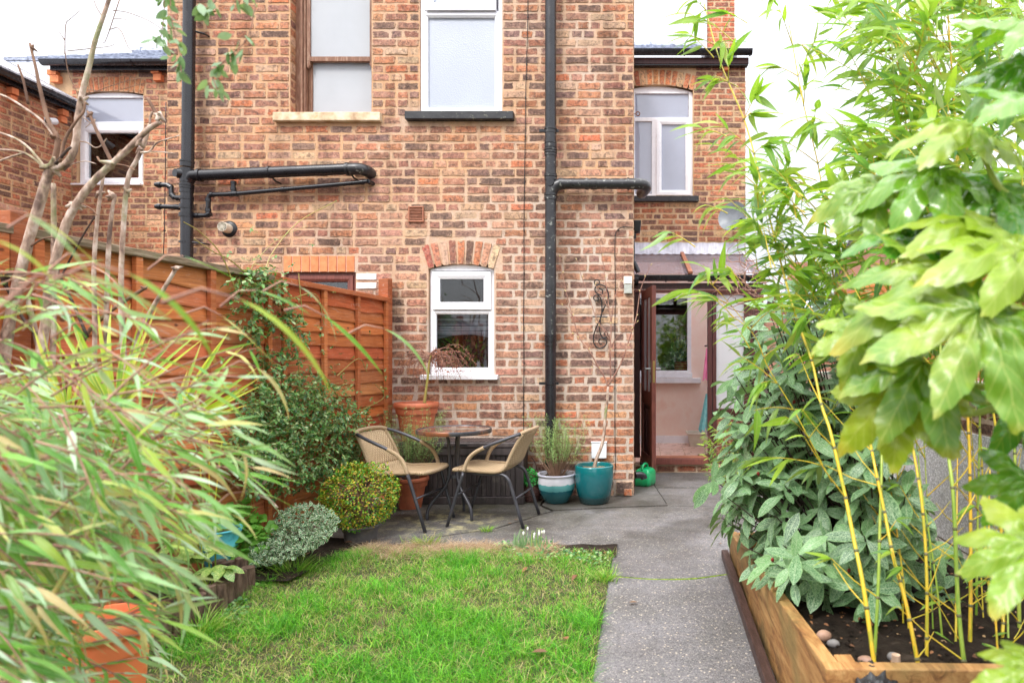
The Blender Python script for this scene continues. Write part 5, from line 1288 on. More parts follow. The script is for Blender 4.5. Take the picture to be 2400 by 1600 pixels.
c1 = Vector((-2.02, 5.68, .541)); plastic_pot('plant_pot', 'large terracotta coloured pot with a dried maple on top of the storage box', c1, .193, .128, .335, 'terra')
c2 = Vector((-1.985, 5.43, .0)); plastic_pot('plant_pot', 'smaller terracotta pot on the patio behind the left chair', c2, .152, .09, .262, 'terra', 'litter')
for i, (dx, dy) in enumerate(((-.03,-.10),(.05,-.105))): pebble(c2+Vector((dx,dy,.232)), .026, .7, 'pebble_grey', ('left','right')[i]+' one of two grey pebbles in the smaller terracotta pot', 5+i)
c3 = Vector((-1.94, 4.38, 0)); 
M['grey_pot'] = plain('dark_grey_plastic', [(.07,.065,.07), (.12,.115,.12)], 5, rough=.6, bs=60, bstr=.15, dirt=((.2,.17,.13), 9, .5, .7))
plastic_pot('plant_pot', 'dark grey pot holding the clipped box ball at the lawn edge', c3, .128, .10, .13, 'grey_pot')
def glazed(name, label, c, prof, bands, inner, cz, matname, cm='compost'):
    t = thing(name, label, 'plant pot', c)
    mb = MB(); mb.lathe(prof, c, 56, True); mb.build('pot_body', M[matname], t, smooth=True, auto=60)
    compost(t, c, inner, c[2]+cz, cm, 3); return t
def mk_glaze(name, stops, zbase, H, rimcol, rough=.12):
    m = N(name); v = m.pos(); z = m.n('SeparateXYZ', i0=v).outputs['Z']
    zz = m.map(m.math('ADD', z, m.math('MULTIPLY', m.math('SUBTRACT', m.noise(m.pos((3,3,.5)), 7, 4, .6), .5), .03)), zbase, zbase+H)
    col = m.ramp(zz, stops); sp_ = m.n('TexVoronoi', Vector=v, Scale=150.0).outputs['Distance']
    col = m.mix(m.map(m.noise(v, 7, 5, .6), .4, .65, 0, .25), col, m.mix(1, col, (.6,.7,.75), 'MULTIPLY'))
    col = m.mix(m.math('MULTIPLY', m.map(sp_, .12, .05), m.map(m.noise(v, 12, 3), .52, .6)), col, (.6,.7,.66))
    h = m.noise(v, 14, 4)
    return m.end(m.bsdf(col, rough, m.bump(h, .12, .004), coat=.6, spec=.5))
te, dk = (.004,.115,.135), (.01,.04,.045)
M['teal_glaze'] = mk_glaze('teal_glaze', [(0, dk), (.16, (.012,.05,.055)), (.24, (.006,.10,.115)), (.6, (.006,.125,.145)), (1, (.004,.145,.155))], 0, .34, None)
M['band_glaze'] = mk_glaze('banded_glaze', [(0, (.01,.075,.09)), (.30, (.02,.13,.15)), (.46, (.005,.11,.14)), (.475, (.10,.36,.37)), (.66, (.13,.42,.41)), (.675, (.72,.70,.74)), (.95, (.74,.72,.78)), (1, (.62,.62,.76))], 0, .262, None)
c4 = Vector((-.768, 5.62, 0))
glazed('plant_pot', 'glazed pot banded white over turquoise and teal with a lavender', c4, [(.095,0), (.112,.02), (.150,.10), (.163,.15), (.165,.185), (.160,.222), (.157,.238), (.168,.243), (.172,.252), (.168,.260), (.152,.258), (.146,.24), (.15,.18), (.10,.03), (0,.03)], None, .147, .225, 'band_glaze')
c5 = Vector((-.437, 5.60, 0))
glazed('plant_pot', 'tall dark teal glazed pot with a bare young tree by the corner', c5, [(.115,0), (.13,.02), (.155,.12), (.167,.20), (.171,.27), (.169,.325), (.166,.334), (.158,.336), (.153,.33), (.155,.27), (.15,.2), (.1,.03), (0,.03)], None, .153, .295, 'teal_glaze', 'litter')
M['wicker'] = plain('dark_wicker', [(.04,.015,.012), (.11,.045,.035)], 60, rough=.6, bs=120, bstr=.8, stretch=(1,1,3))
c6 = Vector((-1.0, 5.68, 0)); t = thing('plant_pot', 'small dark wicker basket between the storage box and the white banded pot', 'plant pot', c6)
mb = MB()
for k in range(15):
    z = .008+.0115*k; r_ = .062+.018*math.sin(math.pi*min(1, k/12))*.9+.004*(k/15); mb.tube([(c6.x+(r_+.003*math.sin(a*9+k*math.pi))*math.cos(a), c6.y+(r_+.003*math.sin(a*9+k*math.pi))*math.sin(a), z) for a in np.linspace(0, 2*math.pi, 37)], .0062, 5)
mb.build('basket', M['wicker'], t, smooth=True); compost(t, c6, .07, .155)
mb = MB(); mb.tube([c6+Vector((.05,0,.16)), c6+Vector((.055,0,.28)), c6+Vector((.02,0,.36)), c6+Vector((.0,0,.38))], .006, 6, smooth=4); mb.build('handle', M['wicker'], t, smooth=True)

# blue pot and the orange pot in the bed
M['aqua'] = plain('aqua_paint', [lin(70,176,196), lin(110,206,216)], 7, rough=.45, bs=20, bstr=.15, dirt=(lin(60,130,150), 12, .52, .7))
c7 = Vector((-2.43, 3.66, .075)); t = thing('plant_pot', 'aqua blue painted metal planter in the left bed', 'plant pot', c7)
mb = MB(); mb.lathe([(.062,0),(.068,.01),(.090,.11),(.094,.118),(.094,.124),(.092,.13),(.104,.19),(.109,.2),(.112,.207),(.109,.214),(.1,.21),(.06,.03),(0,.03)], c7, 36, True); mb.build('pot_body', M['aqua'], t, smooth=True, auto=50)
mb = MB(); mb.tube([c7+Vector((.11*math.cos(a), .11*math.sin(a), .21)) for a in np.linspace(0, 2*math.pi, 30)], .007, 8); mb.build('rim', M['aqua'], t, smooth=True)
for s_ in (-1, 1):
    mb = MB(); mb.tube([c7+Vector((s_*.105,-.02,.19)), c7+Vector((s_*.135,-.02,.21)), c7+Vector((s_*.135,-.02,.24)), c7+Vector((s_*.108,-.02,.235))], .006, 6, smooth=3); mb.build('handle', M['aqua'], t, smooth=True)
compost(t, c7, .1, c7.z+.19)
c8 = Vector((-1.66, 1.98, .12)); plastic_pot('plant_pot', 'bright orange plastic pot half hidden by bamboo at lower left', c8, .125, .085, .34, 'terra_bright')

# green jerry can
M['green_pl'] = plain('green_plastic', [(.0,.33,.10), (.01,.42,.14)], 4, rough=.3, bs=40, bstr=.06)
def mk_can():
    m = N('green_plastic_can'); v = m.pos(); z = m.n('SeparateXYZ', i0=v).outputs['Z']
    col = m.ramp(m.noise(v, 5, 3), [(.3, (.0,.34,.11)), (.7, (.008,.44,.16))])
    d = m.math('MULTIPLY', m.map(m.noise(v, 26, 7, .7), .45, .6), m.map(z, .07, .0)); col = m.mix(d, col, (.02,.03,.02))
    return m.end(m.bsdf(col, .28, m.bump(m.noise(v, 20, 3), .05), coat=.3))
M['green_can'] = mk_can()
cj = Vector((.01, 6.38, 0)); t = thing('fuel_can', 'bright green plastic fuel can by the porch step', 'fuel can', cj)
mb = MB(); rz = math.radians(-22); Rz = Matrix.Rotation(rz, 3, 'Z')
vs = [Vector((x*.078*s_, y*.10*s_, z)) for z, s_ in ((0,.93),(.02,1),(.135,1),(.165,.82),(.178,.55)) for x, y in ((-1,-1),(1,-1),(1,1),(-1,1))]
vs = [cj + Rz @ v_ for v_ in vs]
mb.add(vs, [(3,2,1,0), (16,17,18,19)] + [(i*4+k, i*4+(k+1) % 4, i*4+4+(k+1) % 4, i*4+4+k) for i in range(4) for k in range(4)])
mb.build('body', M['green_can'], t, smooth=True, bevel=.018, seg=4)
mb = MB(); mb.tube([cj+Rz @ Vector(p_) for p_ in ((0,-.08,.165),(0,-.06,.205),(0,-.01,.218),(0,.045,.205),(0,.06,.17))], [.012,.011,.011,.011,.013], 10, smooth=5); mb.build('handle', M['green_can'], t, smooth=True)
mb = MB(); a = cj + Rz @ Vector((-.045,.05,.15)); mb.tube([a, a+Vector((-.01,0,.05))], .02, 12); mb.build('spout', M['green_can'], t, smooth=True, auto=40)
mb = MB(); mb.tube([a+Vector((-.01,0,.05)), a+Vector((-.013,0,.068))], .022, 12); mb.build('cap', M['black_metal'], t, smooth=True, auto=40)
mb = MB(); mb.tube([(-.085,6.0,.17),(-.04,6.02,.17),(-.01,6.03,.155),(.0,6.03,.13)], .032, 12, smooth=3)
tag(mb.build('drain_pipe', M['pipe'], None, smooth=True, auto=40, org=(-.08,6.0,.15)), 'short dark drain pipe stub above the green can', 'pipe')

# ================================================================== bistro set
def mk_rattan():
    m = N('woven_rattan'); o = m.n('TexCoord').outputs['Object']
    a = m.n('Attribute', _attribute_name='bc').outputs['Color']; s_ = m.n('SeparateColor', i0=a)
    wu = m.math('SINE', m.math('MULTIPLY', s_.outputs[0], 6.2832*17)); wv = m.math('SINE', m.math('MULTIPLY', s_.outputs[1], 6.2832*24))
    w = m.math('MULTIPLY', wu, wv); hole = m.map(m.math('ADD', m.math('ABSOLUTE', wu), m.math('ABSOLUTE', wv)), .40, .75, 0, .9)
    col = m.mix(m.map(w, -.8, .8), lin(176,148,112), lin(226,202,164)); col = m.mix(m.map(m.noise(o, 9, 4), .4, .7, 0, .35), col, lin(160,128,96))
    col = m.mix(hole, lin(74,60,50), col)
    return m.end(m.bsdf(col, .5, m.bump(w, .8, .004)))
M['rattan'] = mk_rattan()
def mk_wrap():
    m = N('rattan_wrapping'); v = m.n('TexCoord').outputs['Object']; a = m.n('Attribute', _attribute_name='bc').outputs['Color']; s_ = m.n('SeparateColor', i0=a)
    w = m.math('SINE', m.math('MULTIPLY', s_.outputs[2], 6.2832*100/1.0))
    col = m.mix(m.map(w, -1, .3), lin(120,98,78), lin(214,186,148))
    return m.end(m.bsdf(col, .5, m.bump(w, .7, .004)))
M['wrap'] = mk_wrap()
M['steel'] = plain('dark_grey_tube', [(.045,.045,.055), (.085,.085,.10)], 6, rough=.35, bs=60, bstr=.1, metal=.3)
def wraptube(mb, pts, r, smooth=4, per=.0085):
    b0 = len(mb.V); mb.tube(pts, r, 10, smooth=smooth)
    pts2, _ = catmull([Vector(p) for p in pts], [r]*len(pts), smooth); L = 0; acc = [0]
    for i in range(1, len(pts2)): L += (pts2[i]-pts2[i-1]).length; acc.append(L)
    for i in range(len(pts2)):
        for k in range(10): mb.C[b0+i*10+k] = (0, 0, acc[i]/per/100 % 1000, 1)
def chair(label, loc, rz):
    """local frame: +x is the way the sitter faces; y across; origin on the ground under the rear of the seat"""
    t = thing('bistro_chair', label, 'chair', (0,0,0), 'bistro chairs at the round table')
    W = .21
    # seat and back as one woven sheet
    prof = [(.39,.415),(.375,.43),(.30,.427),(.2,.418),(.1,.412),(.03,.415),(-.01,.432),(-.035,.47),(-.065,.54),(-.10,.61),(-.135,.67),(-.155,.70)]
    pv, _ = catmull([Vector((x,0,z)) for x, z in prof], [0]*len(prof), 3)
    def wsheet(sel, name):
        mb = MB(); pr = [pv[i] for i in sel]; ny = 12; vs = []
        for j, p in enumerate(pr):
            wd = W*(1.0 - .10*max(0, (p.z-.45)/.25)) if p.z > .45 else W*(1-.06*max(0,(.1-p.x)))
            for i in range(ny+1):
                yy = (i/ny*2-1); sag = -.010*(1-yy*yy) if p.z < .45 else 0; bk = -.03*(1-yy*yy) if p.z > .45 else 0
                vs.append((p.x+bk, yy*wd, p.z+sag))
        b0 = 0; mb.add(vs, [(j*(ny+1)+i, j*(ny+1)+i+1, (j+1)*(ny+1)+i+1, (j+1)*(ny+1)+i) for j in range(len(pr)-1) for i in range(ny)])
        for j in range(len(pr)):
            for i in range(ny+1): mb.C[j*(ny+1)+i] = (i/ny, sel[j]/len(pv), 0, 1)
        o = mb.build(name, M['rattan'], t, smooth=True); s = o.modifiers.new('thick', 'SOLIDIFY'); s.thickness = .008; return o
    k = next(i for i, p in enumerate(pv) if p.z > .445)
    wsheet(list(range(0, k+1)), 'seat'); wsheet(list(range(k, len(pv))), 'backrest')
    # wrapped rims
    mb = MB(); 
    for s_ in (-1, 1): wraptube(mb, [(.33, s_*W*.98, .425), (.2, s_*W, .418), (.05, s_*W, .413), (-.02, s_*W*.99, .445), (-.065, s_*W*.97, .54), (-.105, s_*W*.94, .62), (-.15, s_*W*.9, .695)], .013, 4)
    wraptube(mb, [(.33, -W*.98, .425), (.385, -W*.85, .42), (.392, 0, .412), (.385, W*.85, .42), (.33, W*.98, .425)], .0145, 5)
    mb.build('seat_rim', M['wrap'], t, smooth=True)
    mb = MB(); wraptube(mb, [(-.14, -W*.93, .70), (-.172, -W*.7, .715), (-.19, 0, .72), (-.172, W*.7, .715), (-.14, W*.93, .70)], .015, 6); mb.build('top_rail', M['wrap'], t, smooth=True)
    for s_ in (-1, 1):
        y0 = W+.03
        armp = [(-.14, s_*W*.95, .70), (-.06, s_*(y0-.012), .672), (.04, s_*y0, .635), (.13, s_*y0, .598), (.19, s_*y0, .567), (.235, s_*y0, .530), (.265, s_*y0, .48), (.285, s_*y0, .42)]
        mb = MB(); mb.tube(armp[:5], .0125, 10, smooth=4); mb.build('arm', M['steel'], t, smooth=True)
        mb = MB(); wraptube(mb, armp[3:], .0150, 5); mb.build('arm_wrap', M['wrap'], t, smooth=True)
        mb = MB(); mb.tube([armp[-1], (.30, s_*(y0-.002), .38), (.42, s_*(y0-.01), .0)], .0125, 10, smooth=3); mb.build('leg', M['steel'], t, smooth=True)
        mb = MB(); mb.tube([(.24, s_*(W-.02), .40), (.10, s_*(W-.015), .395), (.0, s_*(W-.01), .392), (-.045, s_*(W+.0), .36), (-.07, s_*(W+.0), .30), (-.165, s_*(W+.01), .0)], .0125, 10, smooth=3); mb.build('leg', M['steel'], t, smooth=True)
    for x, z, w_ in ((.34, .24, W+.015), (-.10, .215, W)):
        mb = MB(); mb.tube([(x, -w_, z), (x, w_, z)], .008, 8); mb.build('stretcher', M['steel'], t, smooth=True)
    t.location = loc; t.rotation_euler = (0, 0, rz); return t
# right chair: sitter faces left; left chair: sitter faces right
chair('right hand bistro chair of tan weave with its back to the lavender', (-1.04, 4.99, 0), math.radians(180-6))
chair('left hand bistro chair of tan weave beside the clipped box ball', (-1.965, 4.93, 0), math.radians(-9))
ct = Vector((-1.513, 5.1, 0)); t = thing('bistro_table', 'small round glass topped bistro table between the two chairs', 'table', ct)
zt_ = .70
M['glass_top'] = None
m = N('table_glass'); v = m.pos(); col = m.ramp(m.noise(m.pos((1,3,1)), 4, 6), [(.35, (.16,.10,.08)), (.6, (.30,.22,.20)), (.75, (.4,.34,.34))])
M['glass_top'] = m.end(m.bsdf(col, .06, m.bump(m.noise(v, 3, 3), .02), coat=1.0, spec=.8))
M['table_rim'] = plain('brown_grey_band', [(.05,.05,.06), (.07,.06,.06), (.25,.09,.04)], 2.2, rough=.3, bstr=.05, metal=.2, lo=.45, hi=.56)
mb = MB(); mb.lathe([(0,zt_+.0),(.280,zt_+.0)], ct, 64); mb.build('table_top', M['glass_top'], t, smooth=True)
mb = MB(); mb.lathe([(.278,zt_-.026),(.289,zt_-.028),(.292,zt_-.024),(.292,zt_+.001),(.289,zt_+.005),(.281,zt_+.005),(.279,zt_+.0)], ct, 64); mb.lathe([(0,zt_-.02),(.279,zt_-.024)], ct, 64); mb.build('table_band', M['table_rim'], t, smooth=True, auto=40)
for ang in (205, 325, 85):
    a = math.radians(ang); d = Vector((math.cos(a), math.sin(a), 0)); q_ = lambda r_, z: ct + d*r_ + Vector((0,0,z))
    mb = MB(); mb.tube([q_(.10,.675), q_(.062,.655), q_(.045,.60), q_(.040,.50), q_(.040,.36), q_(.046,.31), q_(.075,.245), q_(.13,.18), q_(.18,.12), q_(.205,.06), q_(.207,.0)], .0125, 10, smooth=4); mb.build('leg', M['steel'], t, smooth=True)
for z in (.555, .325):
    mb = MB(); mb.lathe([(.026,z-.012),(.034,z-.012),(.034,z+.012),(.026,z+.012),(.026,z-.012)], ct, 20); mb.build('collar', M['steel'], t, smooth=True, auto=40)
    for ang in (205, 325, 85):
        a = math.radians(ang); d = Vector((math.cos(a), math.sin(a), 0)); mb = MB(); mb.tube([ct+d*.03+Vector((0,0,z)), ct+d*.058+Vector((0,0,z))], .008, 8); mb.build('bolt', M['steel'], t, smooth=True, auto=40)
# ================================================================== leaf machinery
def blade(W=.1, n=6, prof='lance', fold=.25, droop=.2, twist=0.0, wav=0.0, ph=0.0):
    V, L = [], []
    for i in range(n+1):
        t = i/n
        if prof == 'lance': w_ = W*(math.sin(math.pi*min(1, t*1.0)**.62)**.9 if 0 < t < 1 else .0)
        elif prof == 'ellip': w_ = W*(math.sin(math.pi*t**.9)**.7 if 0 < t < 1 else 0)
        elif prof == 'obov': w_ = W*(math.sin(math.pi*t**1.25)**.75 if 0 < t < 1 else 0)
        elif prof == 'strap': w_ = W*(min(1, .45+t*2.2)*(1-max(0, t-.25)/.75)**.75)
        elif prof == 'round': w_ = W*(math.sin(math.pi*t)**.5 if 0 < t < 1 else 0)
        w_ = max(w_, .002)
        zc = -droop*t*t; a = twist*t
        yc = t*(1-.12*droop*t)
        for s_ in (-1, 0, 1):
            x = s_*w_; z = abs(s_)*fold*w_ + wav*abs(s_)*w_*math.sin(t*14+ph+s_)
            V.append((x*math.cos(a)-z*math.sin(a), yc, zc + x*math.sin(a)+z*math.cos(a))); L.append((s_, t, w_/W))
    Fq = []
    for i in range(n):
        for k in range(2): Fq.append((i*3+k, i*3+k+1, i*3+k+4, i*3+k+3))
    return np.array(V), np.array(Fq), np.array(L)
def variants(k, **kw):
    out = []
    for i in range(k):
        q = dict(kw); q['droop'] = kw.get('droop', .2)*(0.3+1.4*i/max(1, k-1)); q['twist'] = kw.get('twist', 0)*(-1 if i % 2 else 1); q['ph'] = i*1.7
        out.append(blade(**q))
    return out
def basis(loc, d, up, s, ws=1.0):
    d = np.array(d, float); d /= np.linalg.norm(d)+1e-9
    up = np.array(up, float); z = up - d*up.dot(d); nz_ = np.linalg.norm(z)
    if nz_ < 1e-3: up = np.array((.3, .9, .2)); z = up - d*up.dot(d); nz_ = np.linalg.norm(z)
    z /= nz_; x = np.cross(d, z)
    m = np.eye(4); m[:3,0] = x*s*ws; m[:3,1] = d*s; m[:3,2] = z*s; m[:3,3] = loc
    return m
def raw_mesh(name, V, Fq, L, mat):
    me = bpy.data.meshes.new(name); nv, nf = len(V), len(Fq)
    me.vertices.add(nv); me.vertices.foreach_set('co', np.asarray(V, np.float32).ravel())
    k = Fq.shape[1]; me.loops.add(nf*k); me.loops.foreach_set('vertex_index', np.asarray(Fq, np.int32).ravel())
    me.polygons.add(nf); me.polygons.foreach_set('loop_start', np.arange(nf, dtype=np.int32)*k); me.polygons.foreach_set('loop_total', np.full(nf, k, np.int32))
    me.polygons.foreach_set('use_smooth', np.ones(nf, bool))
    a = me.attributes.new('luv', 'FLOAT_VECTOR', 'POINT'); a.data.foreach_set('vector', np.asarray(L, np.float32).ravel())
    me.materials.append(mat); me.update(); me.validate(); return me
class Fol:
    def __init__(s, vs, seed=1): s.v = vs; s.m = []; s.k = []; s.rng = random.Random(seed)
    def add(s, loc, d, up=(0,0,1), size=.1, ws=1.0):
        s.m.append(basis(np.array(loc, float), d, up, size, ws)); s.k.append(s.rng.randrange(len(s.v)))
    def build(s, parent, mat, nparts, part='leaf', rest='foliage', label=None):
        T = np.array(parent['_T']); n = len(s.m)
        if not n: return
        Ms = np.array(s.m); ks = np.array(s.k)
        pos_ = Ms[:,:3,3]; sz = np.linalg.norm(Ms[:,:3,1], axis=1); Yd = np.maximum(pos_[:,1], .2)
        u = CU + F*pos_[:,0]/Yd; v = CV - F*(pos_[:,2]-CH)/Yd
        score = sz/Yd - 10*((u < -40) | (u > 2440) | (v < -40) | (v > 1640))
        order = np.argsort(-score)
        shared = {}
        for i in order[:nparts]:
            k = int(ks[i])
            if k not in shared: shared[k] = raw_mesh(part, *s.v[k], mat)
            o = bpy.data.objects.new(part, shared[k]); COL.objects.link(o); o.parent = parent
            m = Ms[i].copy(); m[:3,3] -= T; o.matrix_basis = Matrix(m.tolist())
            if label: o['label'] = label
        restidx = order[nparts:]
        if len(restidx):
            VV, FF, LL, off = [], [], [], 0
            for k in set(ks[restidx].tolist()):
                sel = restidx[ks[restidx] == k]; V0, F0, L0 = s.v[k]
                W_ = np.einsum('nij,vj->nvi', Ms[sel][:,:3,:3], V0) + Ms[sel][:,None,:3,3] - T
                VV.append(W_.reshape(-1,3)); FF.append((F0[None] + (np.arange(len(sel))*len(V0))[:,None,None]).reshape(-1, F0.shape[1]) + off)
                LL.append(np.tile(L0, (len(sel),1))); off += len(sel)*len(V0)
            me = raw_mesh(rest, np.concatenate(VV), np.concatenate(FF), np.concatenate(LL), mat)
            o = bpy.data.objects.new(rest, me); COL.objects.link(o); o.parent = parent; o['kind'] = 'stuff'
def mk_leaf(name, stops, rough=.42, trans=.35, vein=None, edge=None, mottle=None, back=None, patch=None, gloss=.5, tipc=None, ribs=None, spots=0):
    m = N(name); v = m.pos()
    r = m.math('FRACT', m.math('ADD', m.n('ObjectInfo').outputs['Random'], m.n('NewGeometry').outputs['Random Per Island']))
    k = len(stops)-1
    col = m.ramp(r, [(i/k, c) for i, c in enumerate(stops)])
    A = m.n('Attribute', _attribute_name='luv').outputs['Vector']; xyz = m.n('SeparateXYZ', i0=A)
    ax = m.math('ABSOLUTE', xyz.outputs['X'])
    col = m.mix(m.map(m.noise(v, 35, 4, .6), .35, .7, 0, .35), col, m.mix(1, col, (.6,.68,.5), 'MULTIPLY'))
    if patch: col = m.mix(m.map(m.noise(v, patch[1], 4, .6), patch[2], patch[3], 0, patch[4] if len(patch) > 4 else 1), col, patch[0])
    if mottle:
        c2, sc, lo_, hi_ = mottle
        col = m.mix(m.map(m.noise(m.n('Mapping', Vector=m.n('VectorMath', _operation='ADD', i0=A, i1=m.n('CombineXYZ', i2=m.math('MULTIPLY', r, 40)).outputs[0]).outputs[0], Scale=(.8,2.6,1)).outputs[0], sc, 6, .75, .6), lo_, hi_), col, c2)
    if edge: col = m.mix(m.map(ax, edge[1], min(1, edge[1]+.15), 0, edge[2]), col, edge[0])
    if tipc: col = m.mix(m.map(xyz.outputs['Y'], tipc[1], 1.0, 0, tipc[2]), col, tipc[0])
    if vein: col = m.mix(m.map(ax, vein[1], 0, 0, vein[2]), col, vein[0])
    if ribs:
        rl = m.math('SINE', m.math('ADD', m.math('MULTIPLY', xyz.outputs['Y'], ribs*1.6), m.math('MULTIPLY', ax, -14.)))
        col = m.mix(m.map(rl, .93, 1.0, 0, .4), col, vein[0])
    if spots:
        sn_ = m.math('MULTIPLY', m.map(m.noise(v, 55, 3), .66, .72), m.map(m.noise(v, 9, 3), .48, .6)); col = m.mix(m.math('MULTIPLY', sn_, .8), col, (.16,.09,.03))
    col_f = col
    if back: col_f = m.mix(m.n('NewGeometry').outputs['Backfacing'], col, m.mix(back[1], col, back[0]))
    h = m.math('MULTIPLY', m.math('SINE', m.math('MULTIPLY', xyz.outputs['X'], 26.)), .5) if ribs is None else m.math('SINE', m.math('ADD', m.math('MULTIPLY', xyz.outputs['Y'], ribs), m.math('MULTIPLY', ax, -8.)))
    nb_ = m.bump(m.math('ADD', h, m.noise(v, 60, 3)), .25, .002)
    d = m.bsdf(col_f, rough, nb_, spec=gloss)
    t_ = m.n('BsdfTranslucent', Color=m.mix(1, col, (1.25,1.2,.6), 'MULTIPLY')).outputs[0]
    return m.end(m.n('MixShader', i0=trans, i1=d, i2=t_).outputs[0])
def inpoly(x, y, poly):
    c = False; n = len(poly); j = n-1
    for i in range(n):
        xi_, yi_ = poly[i]; xj, yj = poly[j]
        if ((yi_ > y) != (yj > y)) and (x < (xj-xi_)*(y-yi_)/(yj-yi_)+xi_): c = not c
        j = i
    return c
def sample(poly, rng):
    xs = [p[0] for p in poly]; ys = [p[1] for p in poly]
    while True:
        u, v = rng.uniform(min(xs), max(xs)), rng.uniform(min(ys), max(ys))
        if inpoly(u, v, poly): return u, v
def rv(rng, s=1.0): return np.array((rng.gauss(0,1), rng.gauss(0,1), rng.gauss(0,1)))*s
fenceY = lambda u: 2.908/(.1+(1510-u)/1500)

# ================================================================== lawn
RG = np.random.RandomState(3)
lawn_poly = [(-.19,1.3), (-.215,3.0), (-.2,4.12), (-.7,4.16), (-1.35,4.19), (-1.86,4.22), (-1.98,3.75), (-2.12,3.5), (-2.02,2.6), (-1.92,1.3)]
def pnoise(x, y, s, seed):
    r = np.random.RandomState(seed); o = np.zeros_like(x)
    for k in range(7):
        a = r.uniform(0, 6.28); f = s*r.uniform(.6, 1.9); o += np.sin((x*math.cos(a)+y*math.sin(a))*f + r.uniform(0, 6.28))
    return o/3.2
def pmask(x, y, poly):
    c = np.zeros(len(x), bool); n = len(poly); j = n-1
    for i in range(n):
        xi_, yi_ = poly[i]; xj, yj = poly[j]
        c ^= ((yi_ > y) != (yj > y)) & (x < (xj-xi_)*(y-yi_)/(yj-yi_+1e-12)+xi_); j = i
    return c
def lawn_h(x, y): return .012 + .008*pnoise(x, y, 5, 5)
mb = MB(); 
vs = [(x, y, .002) for x, y in lawn_poly]; n = 40
xs = np.linspace(-2.15, -.15, n); ys = np.linspace(1.3, 4.25, n)
XX, YY = np.meshgrid(xs, ys); ZZ = lawn_h(XX.ravel(), YY.ravel()) 
mb.add(list(zip(XX.ravel(), YY.ravel(), ZZ)), [(j*n+i, j*n+i+1, (j+1)*n+i+1, (j+1)*n+i) for j in range(n-1) for i in range(n-1) if inpoly((xs[i]+xs[i+1])/2, (ys[j]+ys[j+1])/2, lawn_poly)])
M['thatch'] = plain('lawn_thatch', [(.03,.035,.012), (.075,.085,.025), (.15,.13,.06)], 14, rough=1, bs=150, bstr=1, bdist=.02)
tag(mb.build('lawn_soil', M['thatch'], None, smooth=True), 'mossy soil under the lawn grass', kind='structure')
def mk_grass(name):
    m = N(name); a = m.n('Attribute', _attribute_name='bc').outputs['Color']
    d = m.bsdf(a, .5, spec=.4); t_ = m.n('BsdfTranslucent', Color=m.mix(1, a, (1.2,1.2,.6), 'MULTIPLY')).outputs[0]
    return m.end(m.n('MixShader', i0=.3, i1=d, i2=t_).outputs[0])
M['grass'] = mk_grass('grass_blade')
def grass(name, x, y, z, h, wd, lean, col, label, cat=None, group=None, kind='stuff', parent=None, T=(0,0,0), segs=3, spread=None):
    n = len(x); ang = RG.uniform(0, 2*math.pi, n) if spread is None else spread; la = lean*h
    dx, dy = np.cos(ang), np.sin(ang); fa = RG.uniform(0, 2*math.pi, n); wx, wy = np.cos(fa)*wd, np.sin(fa)*wd
    V = np.zeros((n, segs*2+1, 3)); 
    for i in range(segs):
        t = i/segs; w_ = (1-t*.55)
        cx = x + dx*la*t**1.8; cy = y + dy*la*t**1.8; cz = z + h*(t - .25*t*t*np.minimum(lean, 1.5))
        V[:,2*i,0] = cx-wx*w_; V[:,2*i,1] = cy-wy*w_; V[:,2*i,2] = cz; V[:,2*i+1,0] = cx+wx*w_; V[:,2*i+1,1] = cy+wy*w_; V[:,2*i+1,2] = cz
    V[:,2*segs,0] = x+dx*la; V[:,2*segs,1] = y+dy*la; V[:,2*segs,2] = z+h*(1-.25*np.minimum(lean, 1.5))
    tris = []
    for i in range(segs-1): a = 2*i; tris += [(a, a+1, a+3), (a, a+3, a+2)]
    a = 2*(segs-1); tris.append((a, a+1, a+2)); tris = np.array(tris)
    FF = (tris[None] + (np.arange(n)*(2*segs+1))[:,None,None]).reshape(-1, 3)
    me = bpy.data.meshes.new(name); VV = V.reshape(-1,3) - np.array(T)
    me.vertices.add(len(VV)); me.vertices.foreach_set('co', VV.astype(np.float32).ravel())
    me.loops.add(len(FF)*3); me.loops.foreach_set('vertex_index', FF.astype(np.int32).ravel()); me.polygons.add(len(FF))
    me.polygons.foreach_set('loop_start', np.arange(len(FF), dtype=np.int32)*3); me.polygons.foreach_set('loop_total', np.full(len(FF), 3, np.int32))
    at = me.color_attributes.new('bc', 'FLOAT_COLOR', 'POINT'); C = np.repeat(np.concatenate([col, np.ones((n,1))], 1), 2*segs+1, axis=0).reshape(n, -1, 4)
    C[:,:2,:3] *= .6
    at.data.foreach_set('color', C.astype(np.float32).ravel()); me.materials.append(M['grass']); me.update()
    o = bpy.data.objects.new(name, me); COL.objects.link(o)
    if parent is not None: o.parent = parent
    else: o.location = T
    return tag(o, label, cat, group, kind)
n = 105000
x = RG.uniform(-2.15, -.16, n); y = RG.uniform(1.35, 4.24, n) ; keep = pmask(x + RG.normal(0,.012,n), y + RG.normal(0,.012,n), lawn_poly); x, y = x[keep], y[keep]; n = len(x)
g1 = pnoise(x, y, 4.5, 11); g2 = pnoise(x, y, 14, 12); g3 = pnoise(x, y, 34, 13)
lush = np.clip(.48 + .36*g1 + .30*g2 + .26*g3, 0, 1)
lush *= np.clip((4.28-y)/.35, .15, 1)
keep = RG.uniform(0,1,n) < .45 + .6*lush; x, y, lush = x[keep], y[keep], lush[keep]; n = len(x)
GA, GB, GC, GD = np.array((.07,.30,.02)), np.array((.18,.50,.03)), np.array((.40,.56,.09)), np.array((.56,.47,.22))
r1 = RG.uniform(0,1,n); r2 = RG.uniform(0,1,(n,1))
col = np.where(r2 < .5, GA, GB)*(RG.uniform(.75,1.25,(n,1)))
